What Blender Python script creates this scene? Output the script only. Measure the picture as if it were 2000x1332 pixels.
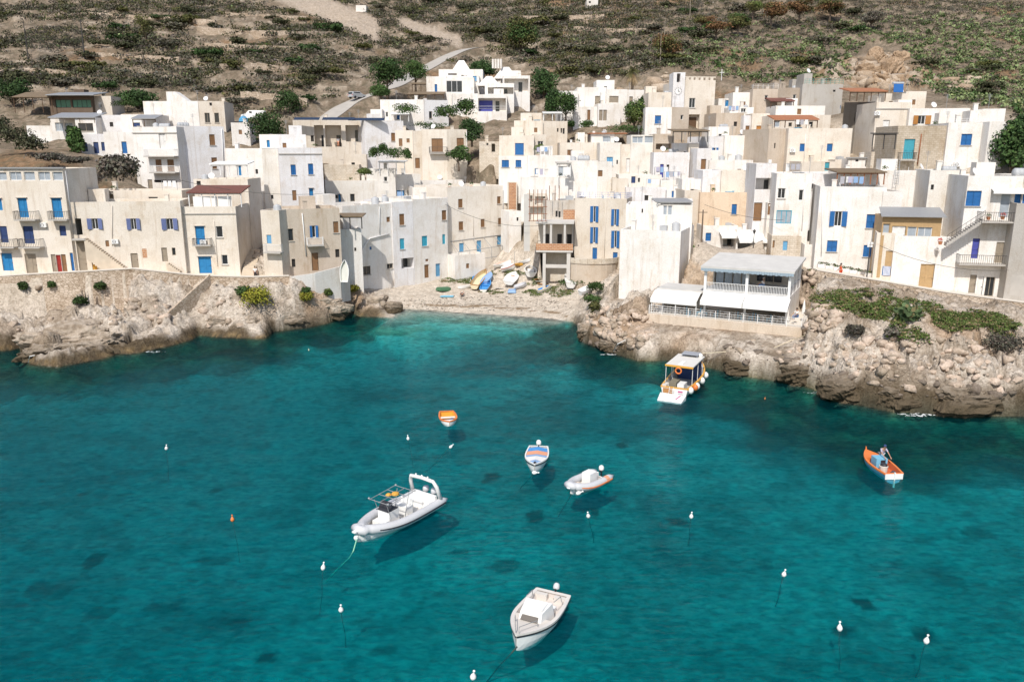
import bpy, math, random
import numpy as np
from mathutils import Vector, Matrix

for _o in list(bpy.data.objects):
    bpy.data.objects.remove(_o)
scene = bpy.context.scene
COL = scene.collection

# ---------------------------------------------------------------- camera, sky, sun, exposure
HC = 23.0
PITCH = math.radians(13.5)
F = 28.0 / 36.0 * 2000.0
cam_d = bpy.data.cameras.new("camera")
cam = bpy.data.objects.new("camera", cam_d)
COL.objects.link(cam)
cam.location = (0, 0, HC)
cam.rotation_euler = (math.radians(90) - PITCH, 0, 0)
cam_d.lens = 28.0
cam_d.sensor_width = 36.0
cam_d.clip_end = 3000
cam_d.clip_start = 0.5
scene.camera = cam

SUN_EL, SUN_AZ = math.radians(49), math.radians(16)      # azimuth measured from straight behind the camera to its left
sdir = Vector((-math.sin(SUN_AZ) * math.cos(SUN_EL), -math.cos(SUN_AZ) * math.cos(SUN_EL), math.sin(SUN_EL)))
sun_d = bpy.data.lights.new("sun", 'SUN')
sun_d.energy = 3.9
sun_d.angle = math.radians(0.5)
sun_d.color = (1.0, 0.955, 0.89)
sun = bpy.data.objects.new("sun", sun_d)
COL.objects.link(sun)
sun.rotation_euler = sdir.to_track_quat('Z', 'Y').to_euler()

world = bpy.data.worlds.new("World")
scene.world = world
world.use_nodes = True
wn = world.node_tree
wn.nodes.clear()
sky = wn.nodes.new('ShaderNodeTexSky')
sky.sky_type = 'NISHITA'
sky.sun_disc = False
sky.sun_elevation = SUN_EL
sky.sun_rotation = math.atan2(sdir.x, sdir.y)
sky.air_density = 1.0
sky.dust_density = 1.6
bg = wn.nodes.new('ShaderNodeBackground')
bg.inputs['Strength'].default_value = 0.12
wo = wn.nodes.new('ShaderNodeOutputWorld')
wn.links.new(sky.outputs[0], bg.inputs['Color'])
wn.links.new(bg.outputs[0], wo.inputs['Surface'])

scene.view_settings.view_transform = 'Standard'
scene.view_settings.look = 'None'
scene.view_settings.exposure = 0.13
scene.view_settings.gamma = 1.0
scene.cycles.max_bounces = 6
scene.cycles.transparent_max_bounces = 16
scene.cycles.caustics_reflective = False
scene.cycles.caustics_refractive = False
scene.cycles.use_denoising = True
scene.cycles.sample_clamp_indirect = 6.0

rnd = random.Random(7)
nrng = np.random.default_rng(11)

# ---------------------------------------------------------------- rays through the photograph's pixels
CP, SP = math.cos(PITCH), math.sin(PITCH)
def ray(px, py):
    a = (px - 1000) / F; b = (666 - py) / F
    return Vector((a, CP + b * SP, -SP + b * CP))
def Pz(px, py, z):
    r = ray(px, py); t = (z - HC) / r.z
    return Vector((0, 0, HC)) + r * t
def Pd(px, py, d):
    r = ray(px, py); t = d / r.y
    return Vector((0, 0, HC)) + r * t
def proj(p):
    x, y, z = p[0], p[1], p[2] - HC
    dz = y * CP - z * SP
    return (1000 + F * x / dz, 666 - F * (y * SP + z * CP) / dz)
def DD(px, py):
    r = ray(px, py); t = r.z / r.y
    s = 18 * math.exp(-((px - 930) / 180.0) ** 2)
    return (49.3 + s / 3) / max(.333 - t, .06)

# ---------------------------------------------------------------- mesh helpers
def srgb(r, g, b):
    f = lambda c: (c / 255) / 12.92 if c / 255 <= .04045 else ((c / 255 + .055) / 1.055) ** 2.4
    return (f(r), f(g), f(b))
class MB:
    def __init__(s):
        s.v = []; s.f = []
    def quad(s, a, b, c, d):
        n = len(s.v); s.v += [tuple(a), tuple(b), tuple(c), tuple(d)]; s.f.append((n, n + 1, n + 2, n + 3))
    def poly(s, pts):
        n = len(s.v); s.v += [tuple(p) for p in pts]; s.f.append(tuple(range(n, n + len(pts))))
    def hexa(s, c):
        n = len(s.v); s.v += [tuple(p) for p in c]
        for f in ((0, 3, 2, 1), (4, 5, 6, 7), (0, 1, 5, 4), (1, 2, 6, 5), (2, 3, 7, 6), (3, 0, 4, 7)):
            s.f.append(tuple(n + i for i in f))
    def box(s, x0, x1, y0, y1, z0, z1):
        s.hexa([(x0, y0, z0), (x1, y0, z0), (x1, y1, z0), (x0, y1, z0), (x0, y0, z1), (x1, y0, z1), (x1, y1, z1), (x0, y1, z1)])
    def tube(s, pts, r, n=6, cap=True):
        pts = [Vector(p) for p in pts]; m = len(pts)
        rr = r if isinstance(r, (list, tuple)) else [r] * m
        base = len(s.v); up = Vector((0, 0, 1)); px = None
        for i, p in enumerate(pts):
            t = (pts[min(i + 1, m - 1)] - pts[max(i - 1, 0)])
            t = t.normalized() if t.length > 1e-9 else Vector((1, 0, 0))
            if px is None:
                px = t.cross(up) if abs(t.dot(up)) < .95 else t.cross(Vector((0, 1, 0)))
            px = (px - t * px.dot(t))
            px = px.normalized() if px.length > 1e-6 else t.orthogonal().normalized()
            py = t.cross(px)
            for k in range(n):
                a = 2 * math.pi * k / n
                s.v.append(tuple(p + (px * math.cos(a) + py * math.sin(a)) * rr[i]))
        for i in range(m - 1):
            for k in range(n):
                a = base + i * n + k; b = base + i * n + (k + 1) % n
                s.f.append((a, b, b + n, a + n))
        if cap:
            s.f.append(tuple(base + k for k in range(n))[::-1])
            s.f.append(tuple(base + (m - 1) * n + k for k in range(n)))
    def lathe(s, prof, n=12, c=(0, 0, 0)):
        base = len(s.v)
        for (r, z) in prof:
            for k in range(n):
                a = 2 * math.pi * k / n
                s.v.append((c[0] + r * math.cos(a), c[1] + r * math.sin(a), c[2] + z))
        for i in range(len(prof) - 1):
            for k in range(n):
                a = base + i * n + k; b = base + i * n + (k + 1) % n
                s.f.append((a, b, b + n, a + n))
        s.f.append(tuple(base + k for k in range(n))[::-1])
        s.f.append(tuple(base + (len(prof) - 1) * n + k for k in range(n)))
    def build(s, name, mat, parent=None, smooth=False, off=None, color=None, mtx=None):
        me = bpy.data.meshes.new(name)
        vs = s.v
        if mtx is not None: vs = [tuple(mtx @ Vector(v)) for v in vs]
        if off is not None: vs = [(v[0] - off[0], v[1] - off[1], v[2] - off[2]) for v in vs]
        me.from_pydata(vs, [], s.f)
        if smooth: me.shade_smooth()
        me.materials.append(mat)
        o = bpy.data.objects.new(name, me)
        COL.objects.link(o)
        if parent is not None: o.parent = parent
        if color is not None: o.color = (*color, 1)
        return o
def np_mesh(name, V, Q, mat, cols=None, smooth=False, cname='col'):
    me = bpy.data.meshes.new(name)
    V = np.asarray(V, dtype=np.float32); Q = np.asarray(Q, dtype=np.int32)
    k = Q.shape[1]
    me.vertices.add(len(V)); me.vertices.foreach_set('co', V.ravel())
    me.loops.add(Q.size); me.loops.foreach_set('vertex_index', Q.ravel())
    me.polygons.add(len(Q)); me.polygons.foreach_set('loop_start', np.arange(0, Q.size, k, dtype=np.int32))
    me.polygons.foreach_set('loop_total', np.full(len(Q), k, dtype=np.int32))
    if smooth: me.polygons.foreach_set('use_smooth', np.ones(len(Q), dtype=bool))
    me.update(calc_edges=True)
    if cols is not None:
        a = me.color_attributes.new(cname, 'FLOAT_COLOR', 'POINT')
        c = np.ones((len(V), 4), dtype=np.float32); c[:, :cols.shape[1]] = cols
        a.data.foreach_set('color', c.ravel())
    me.materials.append(mat)
    o = bpy.data.objects.new(name, me); COL.objects.link(o)
    return o
USED = {}
def tag(o, label=None, cat=None, group=None, kind=None):
    if label: o['label'] = label
    if cat: o['category'] = cat
    if group: o['group'] = group
    if kind: o['kind'] = kind
    return o
def empty(name, loc, rz=0):
    o = bpy.data.objects.new(name, None); COL.objects.link(o)
    o.location = loc; o.rotation_euler = (0, 0, rz); o.empty_display_size = .5
    return o
def copy_tree(o, parent=None):
    c = o.copy(); COL.objects.link(c); c.parent = parent
    for ch in list(o.children): copy_tree(ch, c)
    return c

# ---------------------------------------------------------------- numpy noise
_T = np.random.default_rng(3).random((8, 256, 256))
def vn(x, y, s=0):
    T = _T[s % 8]
    xi = np.floor(x).astype(int); yi = np.floor(y).astype(int)
    fx = x - xi; fy = y - yi; fx = fx * fx * (3 - 2 * fx); fy = fy * fy * (3 - 2 * fy)
    a = T[xi & 255, yi & 255]; b = T[(xi + 1) & 255, yi & 255]; c = T[xi & 255, (yi + 1) & 255]; d = T[(xi + 1) & 255, (yi + 1) & 255]
    return (a * (1 - fx) + b * fx) * (1 - fy) + (c * (1 - fx) + d * fx) * fy
def fbm(x, y, o=4, s=0):
    r = 0; a = .5
    for i in range(o):
        r = r + a * vn(x + 17.3 * i, y - 9.1 * i, s + i); a *= .5; x = x * 2.03; y = y * 2.03
    return r / (1 - .5 ** o)
def ridge(x, y, o=4, s=0):
    r = 0; a = .5
    for i in range(o):
        r = r + a * (1 - abs(2 * vn(x + 7.7 * i, y + 3.3 * i, s + i) - 1)); a *= .55; x = x * 2.1; y = y * 2.1
    return r
def sst(a, b, x):
    t = np.clip((x - a) / (b - a), 0, 1); return t * t * (3 - 2 * t)

# ---------------------------------------------------------------- material helpers
def newmat(name):
    m = bpy.data.materials.new(name); m.use_nodes = True
    nt = m.node_tree; nt.nodes.clear()
    out = nt.nodes.new('ShaderNodeOutputMaterial'); b = nt.nodes.new('ShaderNodeBsdfPrincipled')
    nt.links.new(b.outputs[0], out.inputs['Surface'])
    return m, nt, b, out
def N(nt, t, **kw):
    n = nt.nodes.new(t)
    for k, v in kw.items():
        if k.startswith('i_'):
            k2 = k[2:]
            n.inputs[int(k2) if k2.isdigit() else k2].default_value = v
        else: setattr(n, k, v)
    return n
def L(nt, a, b): nt.links.new(a, b)
def ramp(nt, src, stops):
    r = nt.nodes.new('ShaderNodeValToRGB'); e = r.color_ramp.elements
    while len(e) < len(stops): e.new(.5)
    for i, (p, c) in enumerate(stops):
        e[i].position = p; e[i].color = (*c, 1) if len(c) == 3 else c
    L(nt, src, r.inputs[0]); return r
def mapped(nt, scale, coord='pos'):
    if coord == 'pos':
        g = nt.nodes.new('ShaderNodeNewGeometry').outputs['Position']
    else: g = nt.nodes.new('ShaderNodeTexCoord').outputs['Object']
    m = nt.nodes.new('ShaderNodeMapping'); m.inputs['Scale'].default_value = scale
    L(nt, g, m.inputs[0]); return m.outputs[0]
def mix(nt, fac, a, b, mode='MIX'):
    m = nt.nodes.new('ShaderNodeMix'); m.data_type = 'RGBA'; m.blend_type = mode
    for sock, v in ((m.inputs[0], fac), (m.inputs[6], a), (m.inputs[7], b)):
        if hasattr(v, 'links'): L(nt, v, sock)
        elif isinstance(v, (int, float)): sock.default_value = v
        else: sock.default_value = (*v, 1) if len(v) == 3 else v
    return m.outputs[2]
def bump(nt, b, h, strength=.5, dist=.05):
    n = N(nt, 'ShaderNodeBump'); n.inputs['Strength'].default_value = strength; n.inputs['Distance'].default_value = dist
    L(nt, h, n.inputs['Height']); L(nt, n.outputs[0], b.inputs['Normal'])
def simple(name, col, rough=.6, metal=0, var=.12, scale=3.0, spec=.4):
    m, nt, b, out = newmat(name)
    n = N(nt, 'ShaderNodeTexNoise', i_Scale=scale, i_Detail=4.0)
    L(nt, mapped(nt, (1, 1, 1), 'obj'), n.inputs['Vector'])
    c = mix(nt, n.outputs[0], [x * (1 - var) for x in col], [min(1, x * (1 + var)) for x in col])
    L(nt, c, b.inputs['Base Color'])
    b.inputs['Roughness'].default_value = rough; b.inputs['Metallic'].default_value = metal
    b.inputs['Specular IOR Level'].default_value = spec
    return m

# plaster, tinted by the object's own colour
def plaster_mat(name, bumps=.5, stain=.42, block=0):
    m, nt, b, out = newmat(name)
    oi = N(nt, 'ShaderNodeObjectInfo')
    n1 = N(nt, 'ShaderNodeTexNoise', i_Scale=.35, i_Detail=5.0, i_Roughness=.6); L(nt, mapped(nt, (1, 1, 1)), n1.inputs['Vector'])
    n2 = N(nt, 'ShaderNodeTexNoise', i_Scale=1.0, i_Detail=4.0, i_Roughness=.65); L(nt, mapped(nt, (1.8, 1.8, .16)), n2.inputs['Vector'])
    n3 = N(nt, 'ShaderNodeTexNoise', i_Scale=9.0, i_Detail=4.0); L(nt, mapped(nt, (1, 1, 1)), n3.inputs['Vector'])
    r1 = ramp(nt, n1.outputs[0], [(.34, (.84, .80, .74)), (.56, (1, 1, 1))])
    r2 = ramp(nt, n2.outputs[0], [(.28, (.70, .62, .53)), (.46, (1, 1, 1))])
    r3 = ramp(nt, n3.outputs[0], [(.3, (.88, .87, .86)), (.66, (1.06, 1.06, 1.06))])
    c = mix(nt, stain * 1.6, oi.outputs['Color'], r1.outputs[0], 'MULTIPLY')
    c = mix(nt, stain * 1.3, c, r2.outputs[0], 'MULTIPLY')
    c = mix(nt, 1.0, c, r3.outputs[0], 'MULTIPLY')
    n5 = N(nt, 'ShaderNodeTexNoise', i_Scale=.55, i_Detail=6.0, i_Roughness=.7); L(nt, mapped(nt, (1, 1, .7)), n5.inputs['Vector'])
    r5 = ramp(nt, n5.outputs[0], [(.57, (1, 1, 1)), (.62, (.86, .78, .68)), (.70, (.74, .66, .57))])
    c = mix(nt, stain * .9, c, r5.outputs[0], 'MULTIPLY')
    h = n3.outputs[0]
    if block:
        br = N(nt, 'ShaderNodeTexBrick', i_Scale=1.0)
        br.inputs['Color1'].default_value = (1, 1, 1, 1); br.inputs['Color2'].default_value = (.82, .80, .76, 1)
        br.inputs['Mortar'].default_value = (.66, .62, .56, 1)
        br.inputs['Brick Width'].default_value = .5; br.inputs['Row Height'].default_value = .26; br.inputs['Mortar Size'].default_value = .02
        g = N(nt, 'ShaderNodeNewGeometry'); sx = N(nt, 'ShaderNodeSeparateXYZ'); L(nt, g.outputs['Position'], sx.inputs[0])
        ad = N(nt, 'ShaderNodeMath', operation='ADD'); L(nt, sx.outputs[0], ad.inputs[0]); L(nt, sx.outputs[1], ad.inputs[1])
        cx = N(nt, 'ShaderNodeCombineXYZ'); L(nt, ad.outputs[0], cx.inputs[0]); L(nt, sx.outputs[2], cx.inputs[1])
        L(nt, cx.outputs[0], br.inputs['Vector'])
        c = mix(nt, .9, c, br.outputs['Color'], 'MULTIPLY')
    L(nt, c, b.inputs['Base Color']); b.inputs['Roughness'].default_value = .9; b.inputs['Specular IOR Level'].default_value = .15
    bump(nt, b, h, bumps, .04)
    return m
PLASTER = plaster_mat('plaster')
BLOCKW = plaster_mat('block_masonry', .5, .5, 1)
def rubble_mat(name, c1, c2, scale=2.2, mortar=(.35, .28, .20)):
    m, nt, b, out = newmat(name)
    v = N(nt, 'ShaderNodeTexVoronoi', i_Scale=scale); v.feature = 'F1'; L(nt, mapped(nt, (1, 1, 1.5)), v.inputs['Vector'])
    e = N(nt, 'ShaderNodeTexVoronoi', i_Scale=scale); e.feature = 'DISTANCE_TO_EDGE'; L(nt, mapped(nt, (1, 1, 1.5)), e.inputs['Vector'])
    n1 = N(nt, 'ShaderNodeTexNoise', i_Scale=.3, i_Detail=5.0); L(nt, mapped(nt, (1, 1, 1)), n1.inputs['Vector'])
    sep = N(nt, 'ShaderNodeSeparateColor'); L(nt, v.outputs['Color'], sep.inputs[0])
    c = mix(nt, sep.outputs[0], c1, c2)
    er = ramp(nt, e.outputs['Distance'], [(.0, mortar), (.09, (1, 1, 1))])
    c = mix(nt, .75, c, er.outputs[0], 'MULTIPLY')
    r1 = ramp(nt, n1.outputs[0], [(.3, (.75, .70, .64)), (.6, (1, 1, 1))])
    c = mix(nt, .9, c, r1.outputs[0], 'MULTIPLY')
    L(nt, c, b.inputs['Base Color']); b.inputs['Roughness'].default_value = .92; b.inputs['Specular IOR Level'].default_value = .1
    bump(nt, b, er.outputs[0], .6, .08)
    return m
RUBBLE = rubble_mat('rubble_stone', (.46, .37, .28), (.62, .52, .42))
SHUT = {}
def shutter_mat(name, col):
    m, nt, b, out = newmat(name)
    w = N(nt, 'ShaderNodeTexWave', i_Scale=2.2, i_Distortion=.0); w.bands_direction = 'Z'; L(nt, mapped(nt, (1, 1, 1)), w.inputs['Vector'])
    n = N(nt, 'ShaderNodeTexNoise', i_Scale=4.0, i_Detail=3.0); L(nt, mapped(nt, (1, 1, 1)), n.inputs['Vector'])
    c = mix(nt, n.outputs[0], [x * .8 for x in col], [min(1, x * 1.2) for x in col])
    L(nt, c, b.inputs['Base Color']); b.inputs['Roughness'].default_value = .55; b.inputs['Specular IOR Level'].default_value = .3
    bump(nt, b, w.outputs[0], .5, .03)
    return m
BLUE = shutter_mat('blue_paint', (.02, .125, .34)); LBLUE = shutter_mat('light_blue_paint', (.13, .34, .55))
CYAN = shutter_mat('cyan_paint', (.05, .36, .50)); TEAL = shutter_mat('teal_paint', (.06, .32, .40))
BROWN = shutter_mat('brown_wood', (.23, .125, .06)); DBROWN = shutter_mat('dark_wood', (.12, .07, .04))
PURP = shutter_mat('violet_blue_paint', (.07, .08, .33)); NAVY = shutter_mat('navy_paint', (.03, .055, .15))
GREYD = shutter_mat('weathered_wood', (.30, .25, .19)); YEL = shutter_mat('yellow_paint', (.62, .33, .06))
RED = shutter_mat('red_paint', (.30, .025, .02)); WHITEP = shutter_mat('white_paint', (.72, .70, .67)); PERI = shutter_mat('periwinkle_paint', (.13, .165, .33))
BRIGHT = shutter_mat('bright_blue_paint', (.02, .19, .42)); TERRA = simple('terracotta', (.50, .20, .09), .85)
ORANGEW = shutter_mat('orange_wood', (.42, .19, .05)); TANW = shutter_mat('tan_wood', (.45, .30, .15))
GREENW = shutter_mat('green_canvas', (.12, .26, .17))
WMET = simple('white_metal', (.75, .74, .72), .45); GMET = simple('grey_metal', (.36, .36, .36), .45, .3); DMET = simple('dark_iron', (.06, .055, .05), .6)
RUST = simple('rusty_iron', (.28, .11, .05), .85)
WPL = simple('white_plastic', (.80, .79, .77), .35); GPL = simple('grey_fibreglass', (.42, .43, .44), .55, 0, .2, 1.5)
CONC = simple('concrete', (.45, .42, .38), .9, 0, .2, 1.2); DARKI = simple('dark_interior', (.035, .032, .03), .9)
AWN = simple('white_canvas', (.80, .79, .76), .8, 0, .06, 1.0)
def glass_mat():
    m, nt, b, out = newmat('window_glass')
    n = N(nt, 'ShaderNodeTexNoise', i_Scale=1.2); L(nt, mapped(nt, (1, 1, 1)), n.inputs['Vector'])
    L(nt, mix(nt, n.outputs[0], (.012, .014, .016), (.05, .055, .06)), b.inputs['Base Color'])
    b.inputs['Roughness'].default_value = .12; b.inputs['Specular IOR Level'].default_value = .6
    return m
GLASS = glass_mat(); CURT = simple('curtained_glass', (.34, .38, .42), .3, 0, .3, 2.0, .5)
def tile_mat(name, col):
    m, nt, b, out = newmat(name)
    w = N(nt, 'ShaderNodeTexWave', i_Scale=1.3, i_Distortion=.6); w.bands_direction = 'X'; L(nt, mapped(nt, (1, 1, 1)), w.inputs['Vector'])
    n = N(nt, 'ShaderNodeTexNoise', i_Scale=3.0, i_Detail=4.0); L(nt, mapped(nt, (1, 1, 1)), n.inputs['Vector'])
    c = mix(nt, n.outputs[0], [x * .6 for x in col], [x * 1.3 for x in col])
    L(nt, c, b.inputs['Base Color']); b.inputs['Roughness'].default_value = .85
    bump(nt, b, w.outputs[0], .8, .08); return m
TILE = tile_mat('terracotta_tiles', (.42, .17, .08)); DTILE = tile_mat('dark_red_tiles', (.19, .075, .055)); BAMBOO = tile_mat('brown_reed', (.22, .16, .10))
def brick_mat():
    m, nt, b, out = newmat('orange_brick')
    br = N(nt, 'ShaderNodeTexBrick', i_Scale=1.0)
    br.inputs['Color1'].default_value = (.50, .25, .12, 1); br.inputs['Color2'].default_value = (.38, .17, .08, 1); br.inputs['Mortar'].default_value = (.55, .46, .36, 1)
    br.inputs['Brick Width'].default_value = .5; br.inputs['Row Height'].default_value = .25; br.inputs['Mortar Size'].default_value = .018
    g = N(nt, 'ShaderNodeNewGeometry'); sx = N(nt, 'ShaderNodeSeparateXYZ'); L(nt, g.outputs['Position'], sx.inputs[0])
    ad = N(nt, 'ShaderNodeMath', operation='ADD'); L(nt, sx.outputs[0], ad.inputs[0]); L(nt, sx.outputs[1], ad.inputs[1])
    cx = N(nt, 'ShaderNodeCombineXYZ'); L(nt, ad.outputs[0], cx.inputs[0]); L(nt, sx.outputs[2], cx.inputs[1])
    L(nt, cx.outputs[0], br.inputs['Vector']); L(nt, br.outputs['Color'], b.inputs['Base Color']); b.inputs['Roughness'].default_value = .9
    return m
BRICK = brick_mat()
# ---------------------------------------------------------------- the village: facades read off the photograph, each set at its own distance
cW = (.80, .775, .74); cw = (.75, .72, .67); cc = (.74, .675, .59); ct = (.56, .48, .395); cg = (.45, .425, .39); cG = (.20, .18, .155); cs = (.68, .615, .53); cB = (.75, .74, .745)
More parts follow.
